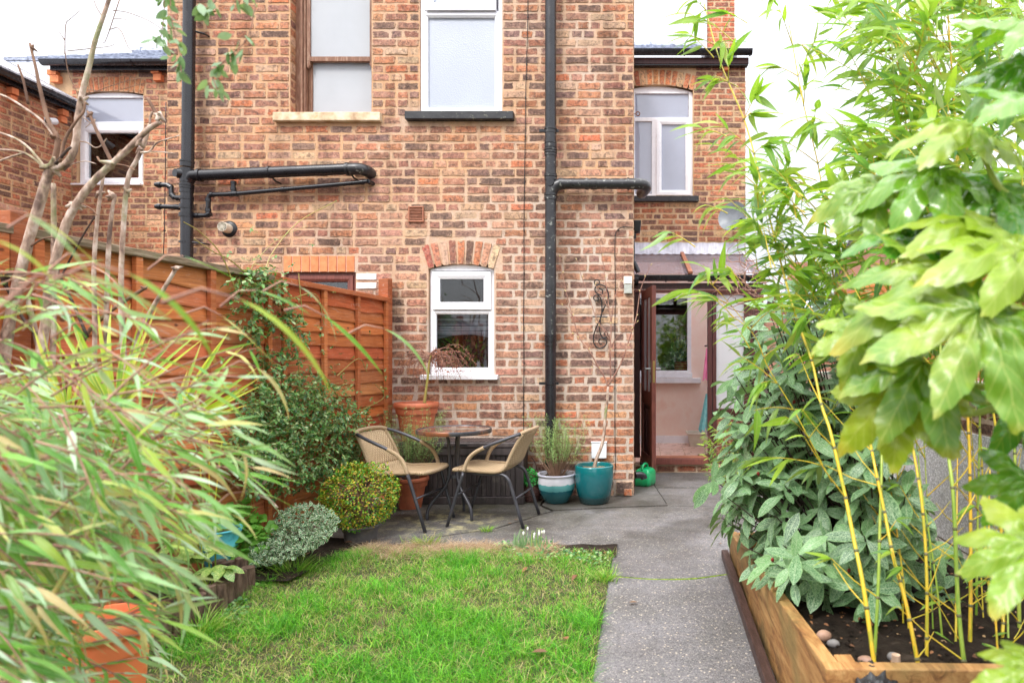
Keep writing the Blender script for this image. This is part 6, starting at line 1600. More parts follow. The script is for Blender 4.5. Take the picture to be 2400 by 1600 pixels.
col = np.where((r1 > .30+.72*lush)[:,None], np.where(r2 < .45, GC, GD)*RG.uniform(.7,1.1,(n,1)), col)
h = (.022+.042*lush)*RG.uniform(.5,1.4,n); wd = RG.uniform(.0009,.0019,n)
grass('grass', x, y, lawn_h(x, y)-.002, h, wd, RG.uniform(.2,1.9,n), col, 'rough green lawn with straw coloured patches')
def tuft(label, c, n, hh, sp, cols, wdt=.0022, lean=(.3,1.3), group=None, name='grass_tuft', cat='grass tuft'):
    c = Vector(c); x = c.x + RG.normal(0, sp, n); y = c.y + RG.normal(0, sp, n)*.8; z = np.full(n, c.z)
    ang = np.arctan2(y-c.y, x-c.x) + RG.normal(0,.5,n)
    cc = np.array(cols)[RG.randint(0, len(cols), n)]*RG.uniform(.75,1.25,(n,1))
    return grass(name, x, y, z, hh*RG.uniform(.5,1.1,n), np.full(n, wdt)*RG.uniform(.6,1.2,n), RG.uniform(*lean, n), cc, label, cat, group, 'thing', None, tuple(c), 5, ang)
BG = [(.16,.40,.03), (.24,.5,.05), (.12,.3,.03), (.4,.5,.12)]
tuft('large bright grass tuft beside the corner of the log edging', G(690,1352), 260, .14, .045, BG)
tuft('grass tuft spilling over the lower logs of the edging', G(470,1490), 200, .15, .04, BG)
tuft('dense grass clump at the right lawn edge by the mossy path crack', G(1418,1360), 200, .08, .03, BG)
tuft('pale dry grass tuft behind the box ball pot', G(1000,1280), 220, .09, .045, [(.5,.42,.22), (.3,.4,.1), (.2,.35,.05)])
tuft('small grass tuft growing on the patio before the table', G(1140,1245), 70, .06, .02, BG)
tuft('thin grass under the snowdrops at the lawn edge', G(1195,1290), 60, .06, .03, BG)
# dead straw along the back edge
n = 16000; x = RG.uniform(-1.85,-.6, n); y = 4.13+RG.normal(0,.075,n)
keep = np.sin(x*9)+.6*np.sin(x*23) > -.7; x, y = x[keep], y[keep]; n = len(x)
grass('dead_grass', x, y, np.full(n,.01), .045*RG.uniform(.4,1.3,n), np.full(n,.0016), RG.uniform(1.2,3.4,n), np.array([(.6,.44,.30),(.5,.34,.2),(.34,.22,.12),(.68,.55,.4)])[RG.randint(0,4,n)]*RG.uniform(.7,1.1,(n,1)), 'dead straw coloured grass along the patio edge')
mb = MB(); rng = random.Random(31); nx = 60; vs = []
for j in range(6):
    for i in range(nx+1): vs.append((-1.95+1.77*i/nx, 4.06+.055*j+.012*math.sin(i*.9+j), .004+(.016+rng.uniform(-.008,.012))*math.sin(math.pi*j/5)))
mb.add(vs, [(j*(nx+1)+i, j*(nx+1)+i+1, (j+1)*(nx+1)+i+1, (j+1)*(nx+1)+i) for j in range(5) for i in range(nx)])
tag(mb.build('border_soil', M['soil'], None, smooth=True), 'strip of soil between lawn and patio', kind='structure')

# ================================================================== leaves materials
M['bam_r'] = mk_leaf('bamboo_leaf_lime', [(.12,.30,.03), (.26,.48,.03), (.40,.58,.06), (.20,.42,.04), (.48,.58,.12), (.12,.32,.10), (.34,.54,.04)], .32, .46, vein=((.5,.6,.2), .12, .5), back=((.5,.62,.42), .45))
M['bam_l'] = mk_leaf('bamboo_leaf_glaucous', [(.06,.24,.02), (.26,.50,.12), (.46,.66,.42), (.16,.42,.03), (.08,.28,.03), (.56,.70,.56), (.14,.38,.03), (.46,.60,.08), (.62,.46,.22), (.10,.32,.04), (.20,.48,.05)], .4, .3, vein=((.66,.72,.46), .10, .5), back=((.56,.72,.58), .4), edge=((.66,.6,.3), .82, .4), patch=((.52,.68,.48), 7, .55, .72, .4))
M['palm'] = mk_leaf('palm_blade', [(.22,.42,.03), (.40,.56,.05), (.56,.62,.06), (.12,.30,.05), (.64,.60,.08)], .4, .3, vein=((.62,.68,.2), .2, .5), edge=((.72,.66,.14), .75, .7), tipc=((.66,.48,.1), .85, .7))
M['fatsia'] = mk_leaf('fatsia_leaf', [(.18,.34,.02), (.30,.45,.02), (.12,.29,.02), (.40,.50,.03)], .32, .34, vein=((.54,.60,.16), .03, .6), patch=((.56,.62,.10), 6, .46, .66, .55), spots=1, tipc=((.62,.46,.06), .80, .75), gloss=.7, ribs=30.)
M['fatsia_d'] = mk_leaf('fatsia_leaf_dark', [(.05,.22,.02), (.09,.30,.025), (.16,.36,.02)], .2, .28, vein=((.40,.52,.12), .035, .5), patch=((.22,.38,.04), 9, .46, .66, .5), gloss=.7, ribs=30., spots=1)  # darker, glossier leaf green
M['varieg'] = mk_leaf('mottled_shrub_leaf', [(.03,.13,.04), (.05,.19,.05), (.03,.10,.05), (.10,.29,.07), (.14,.34,.09)], .32, .2, vein=((.5,.6,.4), .10, .55), mottle=((.38,.54,.32), 9, .45, .58), edge=((.30,.50,.20), .8, .6), gloss=.5)
M['jasmine'] = mk_leaf('climber_leaf', [(.04,.13,.04), (.07,.22,.05), (.16,.36,.07), (.06,.17,.07), (.30,.46,.15), (.46,.56,.32)], .35, .25, gloss=.6)
M['euon'] = mk_leaf('white_edged_leaf', [(.05,.15,.06), (.08,.21,.08), (.07,.17,.09)], .42, .15, edge=((.62,.66,.48), .6, .9), gloss=.4)
M['geran'] = mk_leaf('round_green_leaf', [(.10,.32,.03), (.20,.46,.06), (.14,.38,.05)], .45, .35, vein=((.4,.6,.2), .1, .4))
M['box'] = mk_leaf('box_leaf', [(.04,.17,.012), (.08,.27,.015), (.18,.40,.02), (.34,.46,.03), (.58,.46,.04), (.62,.32,.06), (.05,.20,.015), (.12,.32,.02)], .4, .25, gloss=.5)
M['laven'] = mk_leaf('lavender_leaf', [(.20,.36,.10), (.30,.46,.14), (.38,.50,.22), (.18,.38,.06)], .6, .2)
M['maple'] = mk_leaf('dried_maple_leaf', [(.22,.08,.05), (.38,.15,.10), (.50,.24,.17)], .7, .2)
M['aucuba'] = mk_leaf('speckled_laurel_leaf', [(.10,.26,.05), (.18,.34,.06)], .25, .2, mottle=((.62,.66,.24), 7, .52, .58), vein=((.3,.45,.12), .08, .5))
M['eucal'] = mk_leaf('grey_green_oval_leaf', [(.16,.30,.12), (.30,.44,.26), (.12,.24,.10)], .45, .3)
M['bego'] = mk_leaf('spotted_begonia_leaf', [(.02,.09,.03), (.05,.16,.05)], .35, .2, mottle=((.72,.78,.6), 11, .62, .65))
M['bark_pale'] = plain('pale_lenticelled_bark', [lin(112,90,80), lin(176,150,132), lin(214,196,182)], 26, rough=.85, bs=110, bstr=1, stretch=(1,1,.5), dirt=((.20,.24,.08), 4, .54, .70))
M['bark_brown'] = plain('brown_bark', [lin(96,70,56), lin(150,118,96)], 14, rough=.9, bs=70, bstr=.7, stretch=(1,1,.4))
M['bark_dark'] = plain('dark_bark', [(.03,.018,.014), (.08,.05,.038)], 14, rough=.9, bs=70, bstr=.7)
M['twig_red'] = plain('reddish_twig', [lin(120,80,70), lin(176,136,116)], 14, rough=.8, bs=70, bstr=.3)
def mk_cane(name, a, b, c):
    m = N(name); v = m.pos((1,1,.6)); col = m.ramp(m.noise(v, 5, 4), [(.35, a), (.5, b), (.68, c)])
    st = m.noise(m.pos((60,60,.3)), 1, 2); col = m.mix(m.map(st, .55, .6, 0, .45), col, (.12,.30,.03))
    return m.end(m.bsdf(col, .32, spec=.5))
M['cane_y'] = mk_cane('yellow_cane', (.50,.40,.03), (.66,.50,.04), (.72,.42,.03))
M['cane_g'] = mk_cane('green_cane', (.20,.34,.04), (.32,.44,.06), (.46,.50,.10))
M['cane_o'] = mk_cane('orange_cane', (.62,.36,.02), (.72,.44,.03), (.60,.50,.04))
M['cane_node'] = plain('cane_joint', [(.10,.11,.04), (.22,.2,.1)], 30, rough=.7)

# ================================================================== right bamboo
RB = random.Random(77)
bam = thing('bamboo', 'tall yellow and green caned bamboo growing in the raised planter', 'bamboo', (1.0, 2.2, .25))
def cane(parent, pts, y0, y1, r0, r1, mat, nodes=True, seed=1, name='cane', soil=True):
    """pts from base to tip in picture px, depth going from y0 to y1"""
    n = len(pts); P3 = [P(u, v, y0+(y1-y0)*i/(n-1)) for i, (u, v) in enumerate(pts)]
    if soil:
        b = P3[0].copy(); zz = zs_(b.x, b.y)-.02
        if b.z > zz: P3.insert(0, Vector((b.x + (b.x-P3[1].x)*.2, b.y, zz)))
    m_ = len(P3); rr = [(r0+(r1-r0)*i/(m_-1))*.68 for i in range(m_)]
    q_, ra = catmull(P3, rr, 10); rng = random.Random(seed)
    mb = MB(); pts2, r2, acc = [q_[0]], [ra[0]], 0.0; nodes_ = []; nxt = .06; gap = rng.uniform(.10,.17)
    for i in range(1, len(q_)):
        acc += (q_[i]-q_[i-1]).length
        if acc > nxt:
            nodes_.append((q_[i], (q_[i]-q_[i-1]).normalized(), ra[i])); nxt = acc + gap
        pts2.append(q_[i]); r2.append(ra[i])
    mb.tube(pts2, r2, 10); o = mb.build(name, M[mat], parent, smooth=True)
    if nodes:
        k = MB()
        for p_, d_, r_ in nodes_: k.tube([p_-d_*.006, p_-d_*.002, p_+d_*.002, p_+d_*.004], [r_*1.02, r_*1.28, r_*1.24, r_*1.02], 10)
        if k.F: k.build('cane_joint', M['cane_node'], o, smooth=True, kind='stuff')
    return q_, nodes_
canes = [
 ([(2055,1600),(2025,1383),(2002,1268),(1979,1153),(1946,1011),(1925,947),(1902,844),(1864,737),(1826,600),(1791,459),(1749,295),(1690,150),(1650,10)], 1.9, 2.75, .011, .0035, 'cane_y'),
 ([(2160,1600),(2125,1420),(2095,1310),(2075,1210),(2050,1090),(2038,1030),(2010,900),(1985,780),(1960,680),(1938,560),(1920,400),(1880,230),(1850,60)], 1.95, 2.8, .0095, .003, 'cane_o'),
 ([(2046,1600),(2058,1380),(2062,1240),(2066,1100),(2068,1000),(2074,800),(2090,560),(2100,330),(2090,100),(2076,-80)], 2.05, 2.6, .0085, .004, 'cane_g'),
 ([(2172,1560),(2172,1350),(2162,1190),(2145,1080),(2128,980),(2118,860),(2120,640),(2135,420),(2112,200),(2078,-60)], 2.1, 2.7, .0085, .004, 'cane_y'),
 ([(2265,1600),(2246,1420),(2235,1172),(2223,1065),(2214,960),(2205,840),(2200,600),(2190,300),(2200,-60)], 1.95, 2.4, .0105, .005, 'cane_g'),
 ([(2272,1590),(2275,1400),(2275,1237),(2272,1060),(2266,900),(2262,640),(2240,300),(2215,-60)], 2.2, 2.6, .0105, .005, 'cane_o'),
 ([(2287,1560),(2290,1300),(2294,1100),(2297,950),(2300,700),(2300,300),(2330,-60)], 2.5, 2.8, .0075, .004, 'cane_g'),
 ([(2350,1480),(2352,1380),(2342,1153),(2333,1000),(2315,880),(2300,640),(2285,300),(2300,-60)], 2.3, 2.7, .010, .004, 'cane_o'),
 ([(2390,1500),(2385,1290),(2380,1120),(2378,1000),(2385,800),(2400,400),(2410,-60)], 2.4, 2.7, .011, .004, 'cane_g'),
 ([(2216,1580),(2197,1383),(2174,1230),(2158,1130),(2144,1020),(2100,880)], 2.3, 2.6, .006, .003, 'cane_g'),
 ([(2133,1500),(2120,1380),(2100,1230),(2078,1090),(2050,980)], 2.4, 2.6, .0055, .003, 'cane_y'),
 ([(2324,1500),(2316,1340),(2306,1200),(2300,1050),(2290,900),(2260,600),(2230,240)], 2.5, 2.9, .007, .003, 'cane_y'),
 ([(2340,1560),(2330,1400),(2318,1250),(2320,1100)], 2.1, 2.3, .006, .004, 'cane_o'),
 ([(1950,1130),(1900,1035),(1860,960),(1800,860),(1770,790),(1700,700),(1640,640)], 2.55, 2.7, .0045, .002, 'cane_y'),
]
_rc = random.Random(19)
for u0 in (2085, 2120, 2190, 2240, 2310, 2365, 2395, 2410):
    a_ = _rc.uniform(-40, 10); canes.append(([(u0,1560),(u0+a_*.3,1350),(u0+a_*.6,1180),(u0+a_,1000),(u0+a_*1.5,820)], _rc.uniform(2.2,2.7), _rc.uniform(2.5,2.9), _rc.uniform(.004,.007), .0025, _rc.choice(('cane_y','cane_g','cane_o'))))
Cq = []
for i, (pts, y0, y1, r0, r1, mt) in enumerate(canes):
    q_, nd = cane(bam, pts, y0, y1, r0, r1, mt, seed=i, soil=(i != 13)); Cq.append((q_, nd, i))
bl_r = variants(5, W=.088, n=6, prof='lance', fold=.3, droop=.28, twist=.5)
fol = Fol(bl_r, 5); tw = MB()
def spray(fol, tw, a, b, nl, size, wind, rng, droop=.3, r=.0016, jit=.75, start=.35):
    a, b = np.array(a), np.array(b); L = np.linalg.norm(b-a); d = (b-a)/(L+1e-9)
    mid = (a+b)/2 + np.array((0,0,.10*L)); pts = [a*(1-t)**2 + 2*mid*t*(1-t) + b*t*t for t in np.linspace(0, 1, 6)]
    tw.tube([Vector(p) for p in pts], [r*1.6, r*1.4, r*1.1, r, r*.8, r*.5], 4, cap=False)
    for k in range(nl):
        t = start + (1-start)*(k+rng.random()*.6)/nl; p = a*(1-t)**2 + 2*mid*t*(1-t) + b*t*t
        dd = d*.7 + np.array(wind) + rv(rng, .42*jit) + np.array((0,0,-droop))
        fol.add(p, dd, np.array((0,-.25,1)) + rv(rng, .5), size*rng.uniform(.6,1.25), rng.uniform(.8,1.25))
# side twigs from the canes in the upper half
for q_, nd, i in Cq:
    for p_, d_, r_ in nd:
        v_ = CV - F*(p_.z-CH)/p_.y; u_ = CU + F*p_.x/p_.y
        if v_ > 900 and i != 13: 
            if RB.random() < .7:      # thin bare or sparse side shoots among the lower canes
                ang = RB.choice((-1,1)); e = p_ + Vector((ang*RB.uniform(.05,.18), RB.uniform(-.1,.1), RB.uniform(.06,.22)))
                tw2 = MB(); tw.tube([p_, (p_+e)/2+Vector((0,0,-.01)), e], [.0028,.002,.0012], 5, cap=False)
                if RB.random() < .6: 
                    for _ in range(RB.randint(1,3)): fol.add(np.array(e), np.array((ang*.8, RB.uniform(-.6,.4), RB.uniform(-.5,.3))), (0,-.3,1), .085*RB.uniform(.6,1.2))
            continue
        if u_ < 1760: nk, L = 2, (.08,.2)
        elif u_ < 1900: nk, L = 2, (.12,.30)
        else: nk, L = 2, (.16,.42)
        for _ in range(nk):
            a_ = RB.uniform(0, 6.28); Lk = RB.uniform(*L); e = np.array(p_) + Lk*np.array((math.cos(a_)*.8-.25, math.sin(a_)*.55-.1, RB.uniform(-.15,.75)))
            if CU + F*e[0]/e[1] < 1590 : continue
            spray(fol, tw, p_, e, RB.randint(4,7), .135, (-.22,-.05,-.05), RB)
# fill the crown on the right
poly = [(1960,40),(2060,-60),(2420,-60),(2420,600),(2150,640),(2020,560),(1930,400),(2010,250)]
for _ in range(215):
    u, v = sample(poly, RB); Y = RB.uniform(2.0,3.0); e = np.array(P(u, v, Y)); a = e + np.array((RB.uniform(-.02,.22), RB.uniform(-.12,.12), RB.uniform(-.26,-.04)))
    spray(fol, tw, a, e, RB.randint(4,8), .145, (-.3,-.05,-.05), RB)
poly = [(1760,380),(1850,340),(1960,560),(2080,700),(1960,760),(1840,720),(1760,560)]
for _ in range(75):
    u, v = sample(poly, RB); Y = RB.uniform(2.3,2.9); e = np.array(P(u, v, Y)); a = e + np.array((RB.uniform(.02,.16), RB.uniform(-.12,.12), RB.uniform(-.22,-.04)))
    spray(fol, tw, a, e, RB.randint(4,6), .13, (-.25,-.05,-.05), RB)
for (u, v, Y) in ((1640,40,2.6),(1700,30,2.6),(1660,180,2.7),(1610,75,2.6),(1690,340,2.6),(1640,300,2.5),(1700,460,2.6),(1650,480,2.5),(1560,540,2.5),(1700,620,2.6),(1660,690,2.5),(1720,760,2.6),(1700,380,2.6)):
    e = np.array(P(u, v, Y)); a = np.array(P(u+RB.uniform(30,80), v+RB.uniform(20,80), Y)); spray(fol, tw, a, e, 4, .125, (-.2,0,-.1), RB)
fol.build(bam, M['bam_r'], 300)
tw.build('twigs', M['cane_y'], bam, smooth=True, kind='stuff')

# ================================================================== fatsia
def fatsia_leaf(nlobe=7, spread=2.1, seed=1, droop=.3, curl=.18, res=14, na=150):
    """palmate leaf: pointed lobes with rippled, toothed margins; every lobe bends on its own"""
    rng = random.Random(seed); ang = [(-spread + 2*spread*i/(nlobe-1)) + rng.uniform(-.08,.08) for i in range(nlobe)]
    Ls = [(.68+.32*math.cos(a*.6))*rng.uniform(.85,1.05) for a in ang]; wl = spread/(nlobe-1)*1.0
    lb = [rng.uniform(-.25,.55) for _ in ang]; lt = [rng.uniform(-.5,.5) for _ in ang]
    V, Lv = [], []
    for j in range(res+1):
        for i in range(na+1):
            th = -spread-.36 + (2*spread+.72)*i/na
            k = min(range(nlobe), key=lambda q: abs(th-ang[q])); dth = (th-ang[k])/wl; d = min(1, abs(dth))
            prof = max(0, 1-d)**.48*(1-.12*d)
            rad = Ls[k]*(.42 + .58*prof) if abs(dth) <= 1 else .42*Ls[k]*max(.35, 1-.9*(abs(dth)-1))
            rad *= 1 + .022*math.sin(th*64+seed) + .02*math.sin(th*23+seed*2)
            t = j/res; r_ = rad*t; q = max(0, r_-.25)
            lat = dth*min(1, .3/max(.3, r_))*1.0
            z = -droop*r_*r_ - lb[k]*q*q*1.3 + lt[k]*lat*q*.6 - .10*abs(lat)*r_ + .045*math.sin(r_*17+seed+k*2)*abs(lat)*(r_ > .2)*1.2 + .018*math.sin(r_*26+th*9+seed)
            bend = lt[k]*.25*q
            V.append((r_*math.sin(th+bend), r_*math.cos(th+bend), z + .02)); Lv.append((dth*max(.12, r_)*1.5, r_, t))
    n = na+1
    Fq = [(j*n+i, j*n+i+1, (j+1)*n+i+1, (j+1)*n+i) for j in range(res) for i in range(na)]
    return np.array(V), np.array(Fq), np.array(Lv)
fat = thing('fatsia', 'big glossy palmate leaved fatsia leaning in from the right edge', 'shrub', (1.05, 1.0, .3))
# (attachment u, v, depth, direction of the middle lobe in the picture, size m, tilt towards camera, dark?)
FL = [(2215,705,1.10,(-.95,-.12),.205,.75,0,1),(2270,780,1.02,(-.75,-.50),.215,.85,0,2),(2140,900,1.12,(-.9,-.45),.17,.7,0,3),
      (2380,640,1.05,(-.7,.0),.18,.7,0,4),(2300,575,1.15,(-.95,.12),.185,.6,0,5),(2090,960,1.14,(-.55,-.75),.155,.6,0,6),
      (2280,300,1.2,(-.8,.15),.17,.5,0,7),(2340,440,1.2,(-.75,-.35),.18,.5,1,8),(2440,240,1.05,(-.45,.1),.15,.4,1,9),
      (2060,440,1.3,(-.65,-.45),.15,.6,0,10),(2440,60,1.2,(-.8,.1),.17,.4,1,22),(2420,980,1.25,(-.4,-.5),.15,.4,1,12),
      (2420,1130,1.1,(-.15,-.7),.13,.5,1,13),(2430,1280,.95,(-.75,-.35),.13,.6,0,14),(2420,1570,.95,(-.5,-.2),.09,.5,0,15),
      (2130,590,1.25,(-.95,.05),.16,.5,1,16),(2420,140,1.25,(-.7,-.5),.17,.4,1,17),(2200,400,1.22,(-.9,-.25),.17,.6,1,18),
      (2230,620,1.3,(-.8,-.35),.16,.4,1,20),(2010,810,1.18,(-.7,-.55),.13,.6,0,21)]
stemtop = P(2480,700,1.15)
mb = MB(); mb.tube([(1.0,1.05,.0), (1.02,1.05,.5), P(2470,900,1.1), P(2440,560,1.12), P(2420,330,1.15)], [.022,.02,.018,.014,.01], 10, smooth=6); mb.build('stem', M['cane_g'], fat, smooth=True)
M['petiole'] = plain('green_stalk', [(.28,.38,.05), (.44,.50,.09)], 10, rough=.45, bstr=.1)
for (u, v, Y, d, sz, tilt, dark, sd_) in FL:
    if 560 < v < 1000: u += 25; v -= 48
    p_ = P(u, v, Y); dd = np.array((d[0], -.30*tilt, d[1])); up = np.array((-.15, -tilt*1.25, .85))
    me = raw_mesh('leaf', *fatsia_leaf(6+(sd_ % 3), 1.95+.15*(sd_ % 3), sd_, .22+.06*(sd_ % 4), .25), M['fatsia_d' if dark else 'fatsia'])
    o = bpy.data.objects.new('leaf', me); COL.objects.link(o); o.parent = fat
    m_ = basis(np.array(p_)-np.array(fat['_T']), dd, up, sz); o.matrix_basis = Matrix(m_.tolist())
    if dark: o['label'] = 'dark green fatsia leaf'
    # stalk from the middle of the leaf back to the stem
    s0 = P(2455, max(330, min(900, v+160)), 1.13); cpt = (p_+s0)/2 + Vector((0,.02,-.05))
    k = MB(); k.tube([p_+Vector((0,.004,.0)), cpt, s0], [.0045,.006,.007], 8, smooth=6); k.build('leaf_stalk', M['petiole'], fat, smooth=True)

# ================================================================== variegated shrub
RV = random.Random(12)
var = thing('variegated_shrub', 'broad shrub with mottled grey green whorled leaves spilling over the planter', 'shrub', (1.0, 3.1, .15))
bl_v = variants(6, W=.155, n=7, prof='obov', fold=.16, droop=.25, wav=.10)
fol = Fol(bl_v, 3); br = MB()
polyv = [(1715,880),(1745,760),(1850,640),(1960,690),(2040,840),(2110,980),(2130,1120),(2170,1290),(2050,1400),(1900,1420),(1800,1350),(1700,1240),(1665,1150),(1705,1050)]
base_ = Vector((1.1, 2.95, .2)); cents = []
tries = 0
while len(cents) < 300 and tries < 14000:
    tries += 1
    u, v = sample(polyv, RV); f_ = (u-1650)/600
    Y = RV.uniform(3.0-.7*min(1, f_*1.2), 3.9-.5*min(1,f_)) if v < 1250 else RV.uniform(2.45, 3.1)
    p_ = P(u, v, Y)
    if p_.x > XR-.1 or p_.z < zs_(p_.x, p_.y)+.10: continue
    if any(((c-p_).length < .045) for c in cents): continue
    cents.append(p_)
for (u, v, Y) in ((1690,1120,3.6),(1700,1185,3.5),(1725,1060,3.6),(1742,900,3.5),(1735,850,3.55),(1815,1290,3.0),(1835,1330,2.8),(1930,1390,2.6),(1770,1090,3.3),(1750,760,3.4),(2055,1160,2.7),(1800,1180,3.1),(1720,1220,3.4),(2060,1390,2.55),(2110,1340,2.7),(2180,1270,2.9),(2215,1380,2.75),(2150,1180,3.0),(2240,1300,2.9),(1990,1340,2.6)): cents.append(P(u, v, Y))
for p_ in cents:
    out_ = np.array(p_-base_); out_[2] *= .8; out_ /= np.linalg.norm(out_); ax = out_*.6 + np.array((-.15,-.35,.45)); ax /= np.linalg.norm(ax)
    a = np.cross(ax, (0,0,1)); a /= np.linalg.norm(a)+1e-6; b = np.cross(ax, a)
    ax = ax + rv(RV,.35); ax /= np.linalg.norm(ax); nl = RV.randint(5, 8); ph = RV.random()*6
    for k in range(nl):
        t = ph + 2.4*k; el = RV.uniform(-.3,.8)
        d = (a*math.cos(t) + b*math.sin(t)) + ax*el
        fol.add(np.array(p_) - ax*.012*k, d + np.array((-.05,0,-.12)), ax + rv(RV, .12), RV.uniform(.10,.165), RV.uniform(.9,1.3))
    m_ = base_.lerp(p_, .5) + Vector((0,0,-.06)); br.tube([base_ + Vector((0,0,-.12)), base_.lerp(p_,.25)+Vector((0,0,-.05)), m_, p_.lerp(m_,.2), p_], [.010,.006,.004,.003,.002], 5, smooth=3, cap=False)
fol.build(var, M['varieg'], 300)
br.build('branches', M['bark_dark'], var, smooth=True, kind='stuff')
mb = MB(); mb.tube([(1.12,2.95,.05), (1.1,2.94,.18), (1.12,2.95,.4), (1.2,2.9,.7)], [.04,.034,.026,.012], 10, smooth=4); mb.build('trunk', M['bark_dark'], var, smooth=True)
bud = MB()
for p_ in RV.sample(cents, 16): bud.tube([p_, p_+Vector((-.004,-.012,.012)), p_+Vector((-.006,-.02,.022))], [.005,.008,.001], 6)
M['red_bud'] = plain('red_bud', [(.25,.02,.02), (.42,.05,.04)], 30, rough=.5); bud.build('buds', M['red_bud'], var, smooth=True, kind='stuff')

# ================================================================== left foreground bamboo
RL = random.Random(41)
bml = thing('bamboo', 'dense windswept foreground bamboo filling the lower left', 'bamboo', (-1.3, 1.3, 0))
bl_l = variants(7, W=.052, n=7, prof='lance', fold=.22, droop=.32, twist=.7)
fol = Fol(bl_l, 9); tw = MB()
polyA = [(-60,930),(150,950),(420,990),(600,1010),(640,1080),(560,1200),(500,1290),(440,1420),(400,1560),(360,1660),(-60,1660)]
def addspray(u, v, Y, L, nl, size, dirn=(.8,-.28), rng=RL, droop=.15):
    e = np.array(P(u, v, Y)); d = np.array((dirn[0]+rng.gauss(0,.22), rng.uniform(-.35,.35), dirn[1]+rng.gauss(0,.22))); d /= np.linalg.norm(d)
    spray(fol, tw, e - d*L, e, nl, size, (.35,0,-.05), rng, droop, .0014, .8, .3)
for _ in range(430):
    u, v = sample(polyA, RL)
    if 170 < u < 330 and 1400 < v < 1600: continue
    w_ = (u/620)*.55 + max(0, (1250-v)/450)*.25
    if RL.random() < w_*.95: continue
    Y = RL.uniform(1.05, 1.85); addspray(u, v, Y, RL.uniform(.12,.28), RL.randint(4,7), .098*RL.uniform(.6,1.25), (.75,RL.uniform(-.7,.15)))
for _ in range(90):   # denser lower left
    u, v = sample([(-60,1150),(300,1180),(200,1420),(170,1650),(-60,1650)], RL); addspray(u, v, RL.uniform(.95,1.6), .2, 6, .095, (.7,-.45))
for _ in range(34):
    u, v = sample([(-60,800),(140,900),(500,950),(600,1000),(300,1050),(-60,1000)], RL); addspray(u, v, RL.uniform(1.0,1.6), .22, 4, .105, (.8,RL.uniform(-.1,.35)))
for _ in range(62):   # loose sprays blowing up over the fence
    u, v = sample([(-60,600),(180,620),(420,720),(640,800),(600,960),(-60,900)], RL); addspray(u, v, RL.uniform(1.1,1.5), .2, 3, .085, (.85, RL.uniform(-.1,.5)))
# long arching blades that reach across the fence
LB = [((60,500),(330,690),.62,.09),((-20,560),(180,640),.7,.07),((170,640),(420,720),.7,.06),((300,640),(560,800),.75,.05),((-20,700),(230,790),.65,.07),((560,700),(830,860),.8,.045),((110,520),(250,640),1.0,.07),((200,600),(330,680),1.1,.06),((430,600),(560,660),1.3,.06),((600,680),(730,730),1.3,.06),((700,670),(830,760),1.3,.055),((760,740),(905,870),1.3,.05),((520,740),(650,860),1.3,.06),
      ((600,860),(720,960),1.3,.06),((480,960),(620,1060),1.3,.06),((540,1010),(700,1090),1.3,.06),((560,1110),(690,1220),1.3,.06),((580,1150),(720,1180),1.4,.05),((900,770),(1040,850),1.4,.045),
      ((230,760),(400,830),1.2,.07),((0,800),(160,860),1.1,.07),((440,1080),(590,1150),1.2,.07),((440,1200),(560,1310),1.2,.06),((360,1300),(520,1400),1.1,.07)]
for (a, b, Y, wf_) in LB:
    A = np.array(P(*a, Y)); B = np.array(P(*b, Y+.06)); L = np.linalg.norm(B-A); 
    if L < .02: continue
    fol.add(A, B-A+np.array((0,0,.1*L)), (.1,-.5,.8), L*1.02, wf_/.1*RL.uniform(.8,1.0))
    C_ = A + (A-B)*.6 + np.array((0,0,-.06)); tw.tube([Vector(C_), Vector((A+C_)/2+np.array((0,0,.015))), Vector(A)], [.0022,.0016,.001], 4, cap=False)
fol.build(bml, M['bam_l'], 300)
M['cane_b'] = mk_cane('brown_cane', (.30,.22,.06), (.42,.30,.10), (.34,.34,.08))
tw.build('twigs', M['twig_red'], bml, smooth=True, kind='stuff')
for i, (pts, y0, y1, r_) in enumerate((([(40,1640),(110,1500),(180,1390),(260,1270),(330,1180),(400,1100)],1.25,1.5,.006), ([(-40,1420),(60,1300),(150,1200),(230,1110)],1.2,1.5,.006), ([(160,1640),(200,1440),(300,1260),(380,1150)],1.5,1.7,.005), ([(-60,1620),(20,1560),(120,1400),(180,1300),(240,1180)],1.0,1.3,.0065), ([(10,1640),(40,1500),(20,1380),(0,1250)],1.4,1.5,.005), ([(60,1640),(140,1560),(240,1420),(300,1330),(340,1270)],1.6,1.8,.005))):
    P3 = [P(u, v, y0+(y1-y0)*k/(len(pts)-1)) for k, (u, v) in enumerate(pts)]; b = P3[0]; P3.insert(0, Vector((b.x-.05, b.y, .05)))
    mb = MB(); mb.tube(P3, [r_*(1-.08*k) for k in range(len(P3))], 8, smooth=5); mb.build('cane', M['cane_b'], bml, smooth=True)

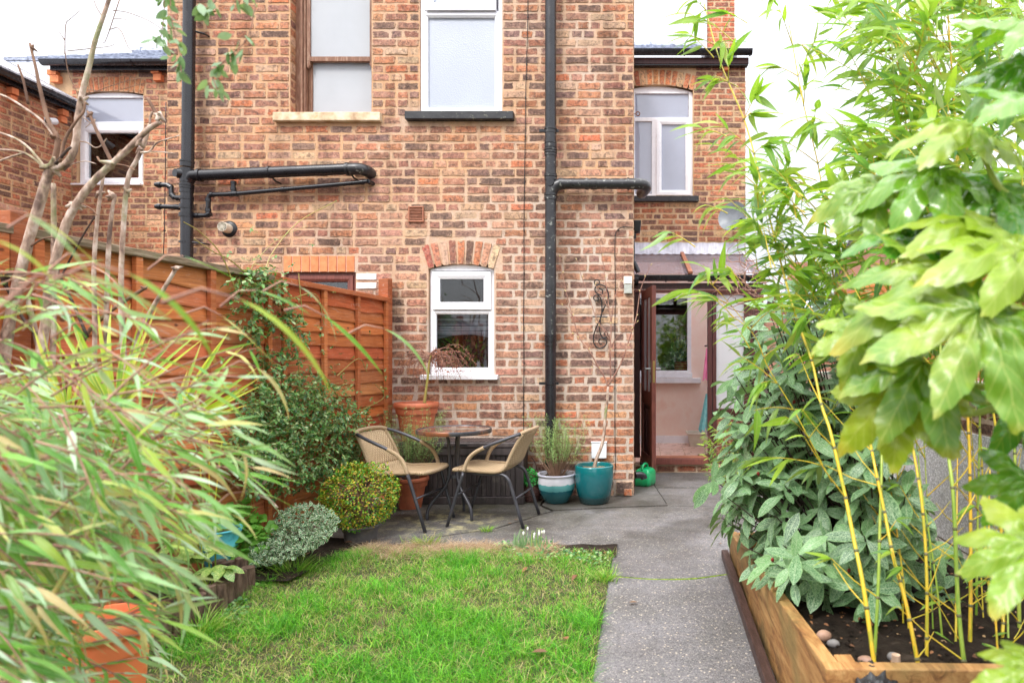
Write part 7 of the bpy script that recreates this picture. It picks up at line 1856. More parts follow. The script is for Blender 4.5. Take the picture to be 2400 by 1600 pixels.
# ================================================================== palm
RP = random.Random(6)
palm = thing('fan_palm', 'fan palm with stiff yellow green blades behind the foreground bamboo', 'palm', (-2.02, 2.3, .07))
fol = Fol([blade(W=.028, n=6, prof='strap', fold=.7, droop=.03), blade(W=.030, n=6, prof='strap', fold=.7, droop=.12)], 4); mbp = MB()
def pfan(u, v, Y, tips, sz=None):
    c = P(u, v, Y)
    for (tu, tv) in tips:
        tp = P(tu, tv, Y + RP.uniform(-.08,.12)); d = np.array(tp-c); fol.add(np.array(c), d, np.array((0,-1,.25))+rv(RP,.35), np.linalg.norm(d), RP.uniform(.9,1.25))
    q_ = Vector((-2.02, 2.3, .5)); mbp.tube([c, (c+q_)/2+Vector((0,0,.03)), q_], [.006,.008,.01], 6, smooth=4, cap=False)
pfan(275,965,2.1, [(120,745),(132,735),(155,722),(206,707),(228,704),(300,708),(330,712),(348,716),(362,717),(428,742),(452,765),(470,790),(352,790),(250,880),(95,790),(180,800)])
pfan(400,1010,2.15, [(530,778),(548,800),(556,812),(596,862),(600,893),(590,905),(550,945),(470,800),(500,770),(566,905),(520,1010),(540,1040),(430,860)])
pfan(165,985,2.0, [(62,790),(70,762),(92,772),(130,770),(160,776),(-10,860),(10,840),(30,812),(118,860),(190,840),(-30,900)])
pfan(120,1010,1.95, [(-60,880),(-40,940),(-60,1000),(-20,830),(0,1050)])
for _ in range(22): 
    a = RP.uniform(.2,2.9); c_ = (RP.uniform(150,380), RP.uniform(990,1080)); L_ = RP.uniform(150,260)
    pfan(c_[0], c_[1], 2.2, [(c_[0]+L_*math.cos(a), c_[1]-L_*math.sin(a)*.7)])
fol.build(palm, M['palm'], 200)
mbp.build('leaf_stalks', M['palm'], palm, smooth=True, kind='stuff')
mb = MB(); mb.tube([(-2.02,2.3,.0), (-2.02,2.3,.3), (-2.02,2.3,.55)], [.05,.055,.04], 12, smooth=3); mb.build('trunk', M['bark_brown'], palm, smooth=True)

# ================================================================== pruned tree on the left
pt = thing('pruned_tree', 'pollarded bare tree with pale knobbly branches in front of the left fence', 'tree', (-2.3, 2.55, .07))
def limb(pts, Y, r0, r1, mat='bark_pale', knobs=(), name='branch', y1=None, seg=10, sm=5):
    n = len(pts); y1 = Y if y1 is None else y1; P3 = [P(u, v, Y+(y1-Y)*i/(n-1)) for i, (u, v) in enumerate(pts)]
    s_ = Y/1500
    rr = [(r0+(r1-r0)*i/(n-1))*s_*.70 for i in range(n)]; q_, ra = catmull(P3, rr, sm); rng = random.Random(int(pts[0][0]))
    ra = [r*(1+rng.uniform(-.06,.08)) for r in ra]
    mb = MB(); mb.tube(q_, ra, seg)
    for (u, v, r_) in knobs:
        c = P(u, v, (Y+y1)/2)
        for _ in range(5):
            o_ = Vector((rng.uniform(-1,1), rng.uniform(-1,1), rng.uniform(-1,1)))*r_*s_*.7; e = o_.normalized()*r_*s_*rng.uniform(.7,1.5)
            mb.tube([c, c+o_*.7, c+o_+e], [r_*s_*.8, r_*s_*.6, r_*s_*.25], 7)
    return mb.build(name, M[mat], pt, smooth=True)
K = 2.6
limb([(-60,1200),(0,900),(25,740),(60,590),(92,480),(112,410),(122,392)], K, 17, 13, knobs=((122,392,13),), name='trunk')
limb([(122,395),(150,388),(168,366),(178,330),(182,285),(186,252),(196,205),(208,160),(222,100),(240,45),(262,-20)], K, 12, 5.5, knobs=((190,235,8),))
limb([(126,390),(134,345),(132,318),(112,280),(92,200),(84,160),(70,102)], K, 9, 3.5, 'bark_brown', knobs=((126,322,8),(75,112,5)))
limb([(66,244),(55,190),(42,152)], K+.1, 4.2, 2.6, 'bark_brown')
limb([(128,320),(100,285),(60,255),(20,230),(-20,215)], K, 4.5, 3)
limb([(110,400),(88,370),(62,342),(30,322),(-20,305)], K, 4.5, 3)
limb([(108,398),(80,372),(45,355),(-20,350)], K, 4, 3)
limb([(60,358),(25,368),(-20,385)], K, 3.5, 3)
limb([(140,380),(152,330),(168,300),(186,275),(196,262),(200,240)], K-.05, 5, 3, 'bark_brown')
limb([(130,385),(155,355),(166,345)], K-.05, 5, 4, 'bark_dark')
limb([(110,1250),(124,820),(126,640),(126,520),(125,430)], K+.1, 9, 7, knobs=((118,720,10),), name='trunk')
limb([(40,1150),(100,800),(118,660),(150,540),(178,480),(220,425),(262,385),(300,350),(345,305),(376,286)], K-.1, 15, 8, knobs=((175,478,9),(262,383,10),(326,334,8),(374,272,9)), name='trunk')
limb([(262,380),(240,335),(226,305),(210,268)], K-.1, 6, 4.5, 'bark_brown', knobs=((211,270,6),))
limb([(268,376),(280,358),(284,352)], K-.1, 4, 3, 'bark_brown'); limb([(255,390),(235,378),(228,368)], K-.1, 4, 3, 'bark_brown')
limb([(372,280),(358,252),(345,230)], K-.1, 5.5, 4.5, 'bark_brown'); limb([(352,290),(352,275),(358,262)], K-.1, 4, 3.5, 'bark_pale')
limb([(275,385),(300,390),(318,400)], K-.1, 2.5, 1.5, 'bark_brown')
limb([(186,475),(215,490),(228,505)], K-.1, 2.5, 1.5, 'bark_brown')
limb([(215,1000),(222,800),(220,640),(224,560),(232,480),(244,400)], K+.15, 8, 4.5, knobs=((232,452,7),))
limb([(246,960),(250,700),(256,560),(262,500),(268,462)], K+.2, 8, 5, knobs=((266,460,9),(245,700,8)))
limb([(300,1000),(286,760),(284,640),(290,520),(300,420),(322,372),(340,330),(352,290)], K+.15, 9, 5.5, knobs=((298,450,7),(328,350,7)))
limb([(330,358),(350,355),(368,335),(396,325),(420,318)], K+.1, 3.4, 1.8); limb([(338,356),(375,356),(410,360)], K+.1, 2, 1.2)
limb([(400,830),(350,735),(320,800),(290,900)][::-1][:3]+[(415,625)], K+.3, 8, 6.5, knobs=((415,627,6),), y1=K+.3)
limb([(150,950),(195,800),(240,745),(300,700),(340,675)], K+.2, 7, 5, 'bark_brown', knobs=((340,676,5),))
limb([(205,790),(175,720),(142,650),(125,622)], K+.1, 5, 3.5, 'bark_dark', knobs=((135,642,5),))
limb([(0,640),(50,740),(90,790)], K, 5, 5, 'bark_dark', knobs=((8,655,12),)); limb([(96,830),(60,690),(20,590),(0,560)], K+.1, 9, 6)
limb([(90,860),(76,740),(60,640)], K+.15, 8, 5, 'bark_brown'); limb([(142,650),(190,560),(222,508)], K+.15, 3, 2.5, 'bark_dark'); limb([(70,578),(100,560),(132,555)], K, 4, 2, 'bark_brown')
limb([(150,400),(170,385),(200,378),(225,384)], K, 2.4, 1.2)
limb([(184,265),(215,290),(222,280),(200,300)], K, 2, 1.2); limb([(180,330),(205,335),(222,346),(236,342),(250,325)], K+.05, 2.4, 1.4)
# thin wisps against the sky
for pts in ([(152,128),(154,60),(165,45),(188,25)], [(152,95),(135,70)], [(265,25),(300,30),(350,50),(388,75)], [(268,45),(285,45),(302,48)], [(255,70),(280,68),(300,110),(310,120)], [(200,225),(250,205),(300,190),(330,183)], [(152,120),(160,170),(175,205),(190,240)], [(240,40),(225,15),(215,-20)], [(280,0),(250,90),(240,102)], [(205,210),(260,215),(340,195)], [(158,120),(250,110),(270,103)]):
    limb(pts, K+.1, 1.6, .8, 'bark_brown', seg=5, sm=4, name='twig')

# ================================================================== eucalyptus sprays hanging in from the top left
eu = thing('eucalyptus', 'grey green oval leaved sprays hanging in at the top left', 'tree', (-1.75, 2.0, 3.0))
fol = Fol(variants(4, W=.24, n=5, prof='ellip', fold=.1, droop=.1), 2); tw = MB(); RU = random.Random(5)
for pts, Y in (([(340,-160),(375,-60),(385,20),(378,80),(370,100)],2.1), ([(420,-160),(400,-20),(405,60),(420,120),(425,170)],1.7), ([(560,-160),(540,-60),(500,10),(470,25)],1.6), ([(600,-160),(575,-40),(560,10)],1.6), ([(620,-200),(590,60),(540,130),(500,170),(510,215)],1.5)):
    P3 = [P(u, v, Y) for u, v in pts]; q_, _ = catmull(P3, [1]*len(P3), 5); tw.tube(q_, .0014, 4, cap=False)
    for p_ in q_[6:]:
        for _ in range(2): fol.add(np.array(p_)+rv(RU,.008), np.array((RU.uniform(-.8,.9), RU.uniform(-.5,.5), -.5+RU.uniform(-.6,.3))), rv(RU,1), RU.uniform(.022,.042))
fol.build(eu, M['eucal'], 120); tw.build('twigs', M['twig_red'], eu, smooth=True, kind='stuff')

# ================================================================== climber and shrub on the fence
RC = random.Random(17)
cl = thing('jasmine_climber', 'dense dark green small leaved climber sprawling down the orange fence', 'climbing plant', (-2.4, 4.3, 0))
fol = Fol(variants(4, W=.26, n=3, prof='ellip', fold=.2, droop=.2), 6); tw = MB()
polyL = [(590,930),(640,870),(700,880),(780,900),(850,970),(872,1020),(880,1090),(800,1100),(740,1140),(690,1120),(590,1120),(545,1060),(580,960)]
polyU = [(545,660),(575,620),(640,625),(690,680),(720,760),(700,850),(620,860),(590,800),(560,760)]
def sprig(u, v, Y, s_, n):
    c = np.array(P(u, v, Y)); d = np.array((RC.uniform(-.6,.8), RC.uniform(-.8,.2), RC.uniform(-.8,.5))); d /= np.linalg.norm(d); L = s_*n*.42
    tw.tube([Vector(c), Vector(c+d*L*.5+np.array((0,0,.006))), Vector(c+d*L)], .0011, 3, cap=False)
    for k in range(n):
        p_ = c + d*L*(k+.5)/n; sd = np.cross(d, (0,0,1))*(1 if k % 2 else -1); fol.add(p_, sd+d*.7+rv(RC,.2), np.array((.1,-.3,1))+rv(RC,.35), s_*RC.uniform(.7,1.3))
    fol.add(c+d*L, d, (0,0,1), s_*1.2)
for _ in range(1750):
    u, v = sample(polyL, RC); u += RC.gauss(0,16); v += RC.gauss(0,22); u = min(u, 895); sprig(u, v, fenceY(u) - RC.uniform(.04,.48)*(.5+.5*min(1, (v-800)/250)), .027, RC.randint(3,6))
for _ in range(230):
    u, v = sample(polyU, RC); sprig(u, v, fenceY(u) - RC.uniform(.05,.2), .034, RC.randint(3,5))
for _ in range(110):
    t = RC.random(); u = 530+400*t+RC.gauss(0,14); v = 600+330*abs(t-.25)**.8+RC.gauss(0,60)+120*t; sprig(min(u,905), v, fenceY(min(u,905)) - RC.uniform(.05,.15), .022, 3)
fol.build(cl, M['jasmine'], 0)
for pts in ([(600,1110),(590,1040),(620,900),(600,760),(585,650),(610,600),(660,555),(720,530)], [(640,1130),(700,950),(690,800),(640,680),(580,640)], [(560,700),(520,600),(470,545),(430,520)], [(620,640),(640,590),(700,520),(790,470)], [(680,700),(740,690),(760,760)], [(850,960),(900,930),(880,900)], [(700,640),(705,700),(712,760)], [(575,640),(540,610),(500,590),(455,560)], [(790,880),(840,840),(860,870)], [(640,860),(740,860),(800,940)]):
    tw.tube([P(u, v, fenceY(min(u,900))-.1) for u, v in pts], [.004*(1-.1*i) for i in range(len(pts))], 5, smooth=5, cap=False)
tw.build('stems', M['cane_b'], cl, smooth=True, kind='stuff')
for pts in ([(645,1050),(650,1080),(632,1100),(620,1130),(600,1150),(605,1170)], [(604,1165),(602,1120),(600,1080),(596,1060)], [(606,1160),(630,1170),(650,1190)]):
    mb = MB(); mb.tube([P(u, v, 3.85) for u, v in pts], .009, 8, smooth=5); mb.build('stem', M['bark_pale'], cl, smooth=True)
# ground cover with white edged leaves
eo = thing('euonymus', 'low mound of white edged small leaves by the log edging', 'shrub', (-2.1, 3.85, .03))
fol = Fol(variants(3, W=.33, n=3, prof='ellip', fold=.25, droop=.2), 8); RO = random.Random(2)
polyE = [(640,1205),(690,1180),(745,1180),(790,1205),(790,1245),(730,1290),(660,1318),(590,1325),(585,1290),(640,1250),(655,1200)]
for _ in range(2300):
    u, v = sample(polyE, RO); Y = 3.62 + (1320-v)/200*.5 + RO.uniform(-.14,.14); fol.add(np.array(P(u, v, Y)), rv(RO)+np.array((0,-.6,.1)), np.array((0,-.6,.8))+rv(RO,.5), RO.uniform(.015,.027))
fol.build(eo, M['euon'], 0, rest='foliage')
ge = thing('geranium', 'clump of round bright green leaves beside the aqua planter', 'plant', (-2.3, 3.7, .05))
fol = Fol(variants(3, W=.5, n=5, prof='round', fold=.12, droop=.12, wav=.12), 3); tw = MB()
for _ in range(240):
    u, v = sample([(525,1190),(590,1165),(640,1240),(625,1300),(560,1330),(530,1290)], RO); p_ = np.array(P(u, v, 3.62+(1330-v)/170*.3+RO.uniform(-.05,.05)))
    fol.add(p_, rv(RO)*(1,1,.3)+np.array((0,-.5,0)), np.array((0,-.5,1))+rv(RO,.3), RO.uniform(.035,.06)); tw.tube([Vector(p_), Vector((p_[0]*.5-2.3*.5, p_[1]+.04, .05))], .001, 3, cap=False)
fol.build(ge, M['geran'], 100); tw.build('stalks', M['cane_g'], ge, kind='stuff')
for lab, poly, zc, n_ in (('low green weeds at the foot of the log edging corner', [(590,1330),(640,1330),(640,1365),(600,1370)], .03, 120), ('ground ivy patch in front of the lower logs', [(510,1390),(575,1395),(580,1450),(520,1460)], .03, 130), ('trailing ivy along the right end of the lawn edge', [(1150,1272),(1260,1262),(1330,1282),(1425,1296),(1425,1316),(1200,1306)], .02, 520)):
    w0 = G(*poly[0]); t = thing('ground_ivy', lab, 'plant', (w0.x, w0.y, 0)); fol = Fol(variants(3, W=.42, n=4, prof='round', fold=.15, droop=.15), 4)
    for _ in range(n_):
        u, v = sample(poly, RO); g = G(u, v, .03); fol.add((g.x, g.y, RO.uniform(.008,.045)), rv(RO)*(1,1,.2), np.array((0,-.4,1))+rv(RO,.3), RO.uniform(.014,.026))
    fol.build(t, M['geran'] if 'weeds' in lab else M['jasmine'], 0)
# snowdrops
sn = thing('snowdrops', 'small group of white snowdrops at the back edge of the lawn', 'flowers', (*G(1245,1285)[:2], 0))
M['petal'] = plain('white_petal', [lin(240,242,238), lin(250,250,246)], 30, rough=.6, bstr=0)
fol = Fol([blade(W=.05, n=5, prof='strap', fold=.3, droop=.1)], 2)
for i in range(46):
    g = G(1240+RO.gauss(0,26), 1288+RO.gauss(0,5)); fol.add((g.x, g.y, .0), (RO.uniform(-.3,.3), RO.uniform(-.2,.2), 1), (0,-1,.2), RO.uniform(.06,.12), 1.3)
fol.build(sn, M['eucal'], 46)
for i in range(8):
    g = G(1240+RO.gauss(0,24), 1288+RO.gauss(0,4)); h = RO.uniform(.12,.16); mb = MB(); mb.tube([g, g+Vector((0,0,h*.9)), g+Vector((.006,-.004,h)), g+Vector((.016,-.006,h-.008))], .0013, 5, smooth=3); st = mb.build('stem', M['cane_g'], sn)
    mb = MB(); c = g+Vector((.017,-.006,h-.01)); mb.tube([c, c-Vector((0,0,.008)), c-Vector((0,0,.019)), c-Vector((0,0,.024))], [.002,.0062,.0056,.003], 7); mb.build('flower', M['petal'], sn, smooth=True)
# fallen leaves
M['fallen'] = mk_leaf('fallen_brown_leaf', [(.22,.09,.04), (.44,.20,.08), (.12,.05,.03), (.5,.32,.16)], .7, .1)
fl_v = variants(3, W=.3, n=4, prof='ellip', fold=.3, droop=.3); flm = [raw_mesh('fallen_leaf', *v_, M['fallen']) for v_ in fl_v]
FLV = [(1245,1530,'tan leaf lying in the middle front of the lawn',.07),(1330,1500,'small brown leaf by the front right lawn edge',.05),(1352,1348,'dark curled leaf near the right lawn edge by the crack',.05),(1474,1413,'thin dark leaf fallen on the path by the lawn',.045),(1690,1275,'dark leaf on the path near the orange planter',.03),(1236,1330,'pale brown leaf at the back of the lawn',.05),(805,1272,'orange leaf beside the grey pot of the box ball',.06),(720,1300,'dark brown leaf behind the big grass tuft',.06),(745,1285,'brown leaf between the grass and the grey pot',.05),(1190,1227,'red brown leaf on the patio under the right chair',.03),(1210,1219,'dark clump of leaf on the patio right of the table',.035)]
for i, (u, v, lab, s_) in enumerate(FLV):
    g = G(u, v, .012); me = flm[i % 3]; o = bpy.data.objects.new('fallen_leaf', me); COL.objects.link(o)
    zz = .006 if u > 1425 or v < 1260 else .035; g = G(u, v, zz)
    o.matrix_world = Matrix(basis(np.array((g.x, g.y, zz+.004)), (math.cos(i*2.1), math.sin(i*2.1), .12), (0,.1,1), s_).tolist()); tag(o, lab, 'fallen leaf')

# ================================================================== box ball
bx = thing('box_ball', 'clipped round box ball tinged orange in the dark grey pot', 'shrub', c3 + Vector((0,0,.11)))
cc_ = np.array((c3.x, c3.y, .318)); RX = random.Random(9); fol = Fol(variants(3, W=.34, n=3, prof='ellip', fold=.2, droop=.2), 5)
for i in range(5200):
    d = rv(RX); d /= np.linalg.norm(d); bump_ = 1 + .07*math.sin(d[0]*7+1)*math.sin(d[2]*6) + .05*math.sin(d[1]*13+d[2]*11+d[0]*5) + (.12*RX.random() if RX.random() < .05 else 0)
    r_ = .238*bump_*RX.choice((1,1,1,.96,.9,.8))*RX.uniform(.95,1.03); p_ = cc_ + d*r_*np.array((1,1,.93))
    fol.add(p_, d*.8+rv(RX,.6), d+rv(RX,.4)+np.array((0,0,.3)), RX.uniform(.011,.020))
fol.build(bx, M['box'], 0)
mb = MB(); 
for _ in range(60):
    d = rv(RX); d /= np.linalg.norm(d); d[2] = abs(d[2])*.8-.1; mb.tube([Vector((c3.x,c3.y,.11)), Vector(cc_+d*.1), Vector(cc_+d*.22)], [.006,.004,.002], 4, cap=False)
mb.build('stems', M['bark_brown'], bx, kind='stuff')

# ================================================================== lavenders, maple, young tree and the small plants
def lavender(label, c, zb, n, hh, sp, rs, lean=(0,0), droopy=None):
    t = thing('lavender', label, 'plant', (c.x, c.y, zb)); rng = random.Random(rs); fol = Fol([blade(W=.07, n=2, prof='lance', fold=.2, droop=.1)], rs); st = MB()
    for i in range(n):
        a = rng.uniform(0, 6.28); q = rng.random(); L = hh*rng.uniform(.45,1.05); bs_ = Vector((c.x+math.cos(a)*sp*.25*q, c.y+math.sin(a)*sp*.2*q, zb))
        e = bs_ + Vector((math.cos(a)*sp*q*1.1+lean[0]*L, math.sin(a)*sp*.8*q, L)); m_ = (bs_+e)/2 + Vector((math.cos(a)*sp*.15, 0, .02))
        pts, _ = catmull([bs_, m_, e], [1,1,1], 8); st.tube(pts, [.0028*(1-k/len(pts)*.7) for k in range(len(pts))], 4, cap=False)
        for p_ in pts[6:]:
            for _ in range(7): fol.add(np.array(p_)+rv(rng,.006), np.array((rng.uniform(-1,1), rng.uniform(-1,1), rng.uniform(-.1,1.1))), (0,-.4,1), rng.uniform(.016,.03))
    fol.build(t, M['laven'], 0); st.build('stems', M['bark_brown'], t, smooth=True, kind='stuff')
lavender('bushy lavender in the smaller terracotta pot behind the left chair', c2, .235, 80, .60, .24, 3, (.05,0))
lavender('leggy lavender growing in the white and turquoise pot', c4, .228, 85, .52, .24, 4, (.02,0))
fx_ = thing('artificial_plant', 'tiny bright green fern like plant in the wicker basket', 'plant', c6 + Vector((0,0,.155))); fol = Fol(variants(3, W=.3, n=3, prof='ellip', fold=.1, droop=.3), 2); rng = random.Random(4)
for _ in range(330):
    d = rv(rng); d /= np.linalg.norm(d); d[1] = -abs(d[1])*.7; fol.add(np.array(c6)+np.array((0,-.03,.21))+d*np.array((.07,.07,.09))*rng.uniform(.5,1), d+rv(rng,.5), (0,-.5,1), rng.uniform(.015,.024))
M['bright_green'] = mk_leaf('bright_green_leaf', [(.02,.26,.04), (.06,.42,.08), (.03,.33,.05)], .4, .2); fol.build(fx_, M['bright_green'], 0)

jm = thing('maple', 'small weeping maple with dried brown leaves in the large terracotta pot', 'tree', c1 + Vector((0,0,.29)))
YM = 5.62; q_ = lambda u, v, y=YM: P(u, v, y)
mb = MB(); mb.tube([q_(995,945), q_(997,925), q_(1003,882), q_(1006,850), q_(1012,828)], [.014,.012,.010,.009,.007], 10, smooth=5); mb.build('trunk', M['cane_b'], jm, smooth=True)
fol = Fol(variants(3, W=.22, n=3, prof='lance', fold=.8, droop=.6), 4); tw = MB(); rng = random.Random(14)
for i in range(64):
    a = rng.uniform(0, 6.28); R_ = rng.uniform(.12,.40); s0 = q_(1008+rng.uniform(-4,6), rng.uniform(826,850)); 
    e = s0 + Vector((math.cos(a)*R_*1.0, math.sin(a)*R_*.5, -rng.uniform(.02,.24))); m_ = (s0+e)/2 + Vector((math.cos(a)*.05, 0, rng.uniform(.05,.13)))
    if e.y > YW-.05: e.y = YW-.06
    pts, _ = catmull([s0, m_, e], [1,1,1], 7); tw.tube(pts, [.003*(1-k/len(pts)*.75) for k in range(len(pts))], 4, cap=False)
    for p_ in pts[4:]:
        if rng.random() < .4: 
            e2 = p_ + Vector((rng.uniform(-.06,.06), rng.uniform(-.03,.03), -rng.uniform(.02,.08))); tw.tube([p_, e2], .0009, 3, cap=False)
        if e.z > s0.z-.16:
            for _ in range(2): fol.add(np.array(p_)+rv(rng,.010), rv(rng)+np.array((0,0,-.8)), rv(rng), rng.uniform(.012,.026))
fol.build(jm, M['maple'], 0); tw.build('twigs', M['twig_red'], jm, smooth=True, kind='stuff')

yt_ = thing('young_tree', 'bare young tree with buds rising from the tall teal pot', 'tree', c5 + Vector((0,0,.29)))
yq = lambda u, v: P(u, v, 5.52)
def ybr(pts, r0, r1, name='branch'): 
    mb = MB(); n = len(pts); mb.tube([yq(*p_) for p_ in pts], [r0+(r1-r0)*i/(n-1) for i in range(n)], 8, smooth=4); return mb.build(name, M['twig_red' if name == 'branch' else 'bark_pale'], yt_, smooth=True)
ybr([(1392,1098),(1398,1075),(1413,1034),(1419,974),(1423,940),(1425,905)], .016, .010, 'trunk')
BR = [[(1425,911),(1420,890),(1404,863),(1380,820),(1358,791),(1342,740),(1327,684),(1318,640),(1312,603)], [(1425,905),(1431,886),(1430,820),(1432,760),(1424,700),(1418,650),(1411,600),(1405,565)], [(1428,900),(1455,852),(1470,810),(1480,779),(1492,740),(1500,684),(1512,650),(1525,622)],
      [(1404,863),(1388,850),(1390,862)], [(1432,760),(1440,700),(1456,660),(1466,600),(1476,560)], [(1431,800),(1400,750),(1382,700),(1364,650),(1352,610)], [(1428,830),(1445,790),(1480,770)], [(1424,720),(1410,690),(1395,668)], [(1358,791),(1350,780),(1345,783)], [(1430,790),(1415,770),(1405,765)], [(1480,779),(1486,760),(1493,755)], [(1342,740),(1328,720),(1320,716)]]
bd = MB()
for b_ in BR:
    ybr(b_, .0075 if len(b_) > 5 else .0045, .002)
    for (u, v) in b_[2:]:
        c = yq(u, v); d = Vector((random.Random(u).uniform(-1,1), -.3, .8)).normalized(); bd.tube([c, c+d*.012, c+d*.022], [.002,.0045,.001], 6)
M['bud'] = plain('pale_bud', [lin(200,180,120), lin(220,206,150)], 30, rough=.6, bstr=.1); bd.build('buds', M['bud'], yt_, smooth=True, kind='stuff')

au = thing('spotted_laurel', 'small yellow speckled laurel in front of the aqua planter', 'shrub', (-2.25, 3.3, .07))
fol = Fol(variants(4, W=.24, n=6, prof='ellip', fold=.15, droop=.2, wav=.08), 2); tw = MB(); rng = random.Random(24)
for (u, v, Y) in ((480,1265,3.3),(505,1290,3.25),(455,1300,3.25),(430,1310,3.3),(525,1330,3.2),(495,1330,3.2),(400,1270,3.35),(470,1235,3.4)):
    c = np.array(P(u, v, Y)); tw.tube([Vector(c), Vector((-2.25+rng.uniform(-.04,.04), 3.32, .05))], .004, 6, cap=False)
    for k in range(7):
        t = k*2.4; fol.add(c, (math.cos(t), math.sin(t)*.6-.3, rng.uniform(-.5,.3)), np.array((0,-.35,1))+rv(rng,.15), rng.uniform(.07,.11))
fol.build(au, M['aucuba'], 60); tw.build('stems', M['cane_g'], au, kind='stuff')
# sticks in the aqua planter
for i, (u0, u1) in enumerate(((470,455),(495,490),(420,395),(505,520))):
    a, b = P(490, 1255, 3.64), P(u1, 960+25*i, 3.64); 
    if i == 0: stk = thing('plant_canes', 'thin bamboo support canes standing in the aqua planter', 'garden canes', a)
    mb = MB(); mb.tube([a+Vector(((u0-490)*.0004,0,-.05)), b], .004, 6); mb.build('cane', M['cane_o'], stk, smooth=True)

# nandina like shrub and curly twigs by the porch
nd_ = thing('willowy_shrub', 'feathery narrow leaved shrub in front of the porch side panel', 'shrub', (.75, 6.0, 0))
fol = Fol(variants(3, W=.11, n=4, prof='lance', fold=.2, droop=.35), 2); tw = MB(); rng = random.Random(51)
for _ in range(95):
    u, v = sample([(1650,1000),(1690,960),(1720,990),(1740,1090),(1700,1130),(1640,1110)], rng); e = np.array(P(u, v, rng.uniform(4.9,5.3))); spray(fol, tw, e+np.array((.10,.02,-.14)), e, 5, .06, (-.1,0,0), rng, .55, .0012)
fol.build(nd_, M['bam_r'], 0); 
for i in range(6): a_ = P(1720+i*8, 1180, 5.1); tw.tube([(a_.x,5.1,.0), a_, P(1690+i*9, 1020, 5.1)], .005, 5, smooth=3, cap=False)
tw.build('stems', M['twig_red'], nd_, smooth=True, kind='stuff')
ch = thing('corkscrew_hazel', 'bare corkscrew hazel twigs twisting in front of the porch gutter', 'shrub', (1.35, 5.0, 0))
tw = MB(); rng = random.Random(8)
def cork(p, d, n, r):
    pts = [Vector(p)]; d = Vector(d)
    for k in range(n): d = (d + Vector((rng.uniform(-.9,.9), rng.uniform(-.5,.5), rng.uniform(-.7,.8)))*.75).normalized(); pts.append(pts[-1]+d*.042)
    tw.tube(pts, [r*(1-.7*k/len(pts)) for k in range(len(pts))], 5, smooth=4, cap=False); return pts
tw.tube([(1.35,5,0),(1.3,5,.6),P(1850,760,4.9),P(1800,690,4.8)], [.02,.016,.012,.008], 7, smooth=5, cap=False)
for _ in range(26):
    u, v = rng.uniform(1740,1850), rng.uniform(600,760); pts = cork(P(u, v, rng.uniform(4.5,5.0)), (-1,0,.25), rng.randint(5,9), .004)
    if rng.random() < .7: cork(pts[3], (-.5,0,.6), 5, .0028)
tw.build('branches', M['twig_red'], ch, smooth=True, kind='stuff')

# begonia and its woven pot, small plants indoors
M['straw_red'] = None
m = N('striped_woven_pot'); z = m.n('SeparateXYZ', i0=m.pos()).outputs['Z']; wv = m.math('SINE', m.math('MULTIPLY', z, 6.2832/.036)); col = m.mix(m.map(wv, -.1, .1), lin(196,30,34), lin(226,176,96)); x_ = m.n('TexWave', Vector=m.pos((1,1,3)), Scale=40.0).outputs['Fac']
M['straw_red'] = m.end(m.bsdf(m.mix(m.map(x_, .2, .8, 0, .4), col, (.1,.02,.01)), .8, m.bump(x_, .8, .005)))
cb = Vector(((1596-CU)*(YF+.12)/F, YF+.12, zi(873)+.001)); t = thing('plant_pot', 'red and straw striped woven pot inside the porch window', 'plant pot', cb)
mb = MB(); mb.lathe([(.078,0),(.086,.01),(.092,.08),(.090,.15),(.084,.152),(.083,.02),(0,.02)], cb, 32, True); mb.build('pot_body', M['straw_red'], t, smooth=True, auto=50); compost(t, cb, .083, cb.z+.135)
bg_ = thing('begonia', 'spotted leaf begonia in the striped pot behind the porch window', 'plant', cb+Vector((0,0,.135))); fol = Fol(variants(4, W=.26, n=5, prof='ellip', fold=.2, droop=.4), 2); tw = MB(); rng = random.Random(61)
for _ in range(46):
    u, v = sample([(1566,800),(1580,770),(1600,765),(1618,790),(1620,850),(1600,860),(1575,850)], rng); p_ = np.array(P(u, v, YF+.11)); tw.tube([cb+Vector((0,0,.14)), Vector(p_)+Vector((0,0,.02))], .003, 4, cap=False); fol.add(p_, (rng.uniform(-.6,.6), rng.uniform(-.4,.1), -.7), (rng.uniform(-.5,.5),-1,.3), rng.uniform(.07,.13))
for _ in range(9):
    fol.add(np.array(P(1545+rng.uniform(-12,20), 870-rng.uniform(0,18), YF+.08)), rv(rng)+np.array((0,-.3,.2)), (0,-.6,.8), .06)
fol.build(bg_, M['bego'], 55); tw.build('stems', M['cane_g'], bg_, kind='stuff')
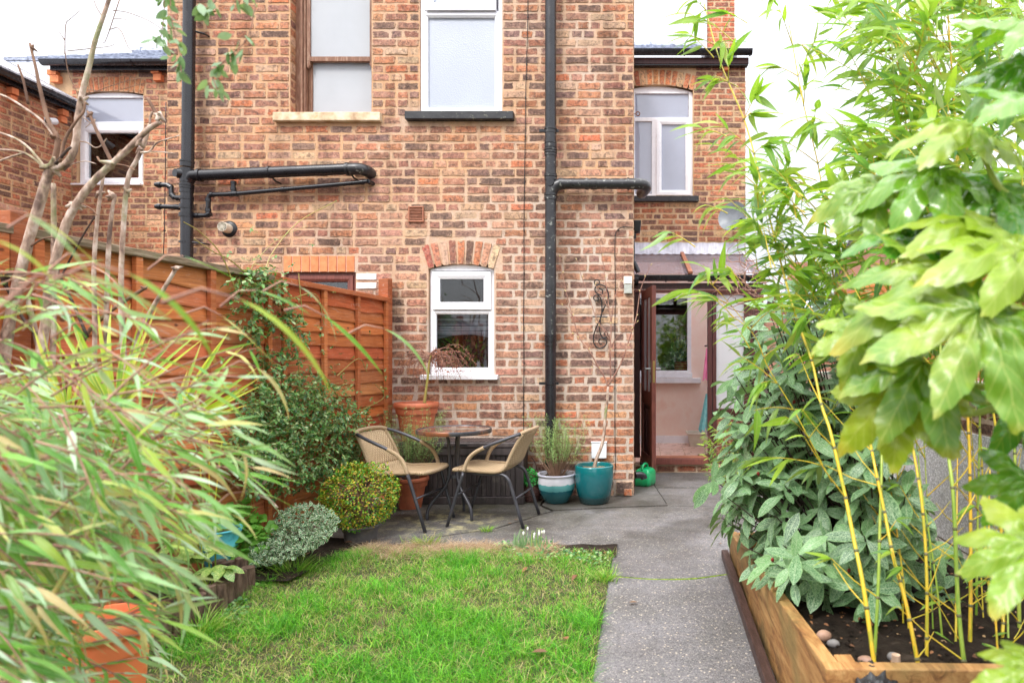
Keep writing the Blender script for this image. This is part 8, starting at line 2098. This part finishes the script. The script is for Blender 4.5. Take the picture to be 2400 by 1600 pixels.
# kitchen plants seen through the pane
kp = thing('house_plant', 'leafy house plant dimly seen through the kitchen window', 'plant', (xw(1110), YW+.45, zw(877)-.1)); fol = Fol(variants(3, W=.16, n=4, prof='lance', fold=.2, droop=.4), 2); rng = random.Random(6)
for _ in range(90):
    u, v = rng.uniform(1045,1140), rng.uniform(800,868); fol.add(np.array(P(u, v, YW+rng.uniform(.24,.34))), rv(rng)*(1,.5,1)+np.array((0,-.2,.5)), rv(rng), rng.uniform(.05,.10))
fol.build(kp, M['geran'], 0)

# leaf litter and clods on the bare soil
rng = random.Random(88)
for lab, poly, hf, n_ in (('scattered leaf litter on the raised planter soil', [(.62,1.85),(1.68,1.85),(1.68,3.95),(.66,3.95)], zs_, 420), ('scattered leaf litter in the left bed', [(-2.5,2.0),(-2.1,2.0),(-2.2,3.4),(-2.55,3.4)], lambda x, y: .075, 160), ('crumbs of leaf and soil along the patio edge of the lawn', [(-1.9,4.05),(-.25,4.0),(-.25,4.16),(-1.9,4.26)], lambda x, y: .02, 240)):
    t = thing('leaf_litter', lab, 'leaf litter', (poly[0][0], poly[0][1], .0)); fol = Fol(fl_v, 3)
    for _ in range(n_):
        x, y = sample(poly, rng); a_ = rng.random()*6.28; fol.add((x, y, hf(x, y)+.006), (math.cos(a_), math.sin(a_), rng.uniform(-.2,.3)), (rng.uniform(-.4,.4), -.2, 1), rng.uniform(.008,.024))
    fol.build(t, M['fallen'], 0, rest='leaf_litter')
    t['kind'] = 'stuff'
mb = MB(); rng = random.Random(5)
for _ in range(1500):
    x, y = rng.uniform(.62,1.70), rng.uniform(1.83,3.98); r_ = rng.uniform(.003,.012); z = zs_(x, y)+r_*.4
    v = [Vector((x,y,z))+Vector((rng.uniform(.6,1.2)*dx*r_, rng.uniform(.6,1.2)*dy*r_, rng.uniform(.5,1)*dz*r_)) for dx, dy, dz in ((1,0,0),(0,1,0),(-1,0,0),(0,-1,0),(0,0,1),(0,0,-1))]
    mb.add(v, [(0,1,4),(1,2,4),(2,3,4),(3,0,4),(1,0,5),(2,1,5),(3,2,5),(0,3,5)])
tag(mb.build('soil_clods', M['soil'], None), 'small clods of dark soil in the planter', kind='stuff')
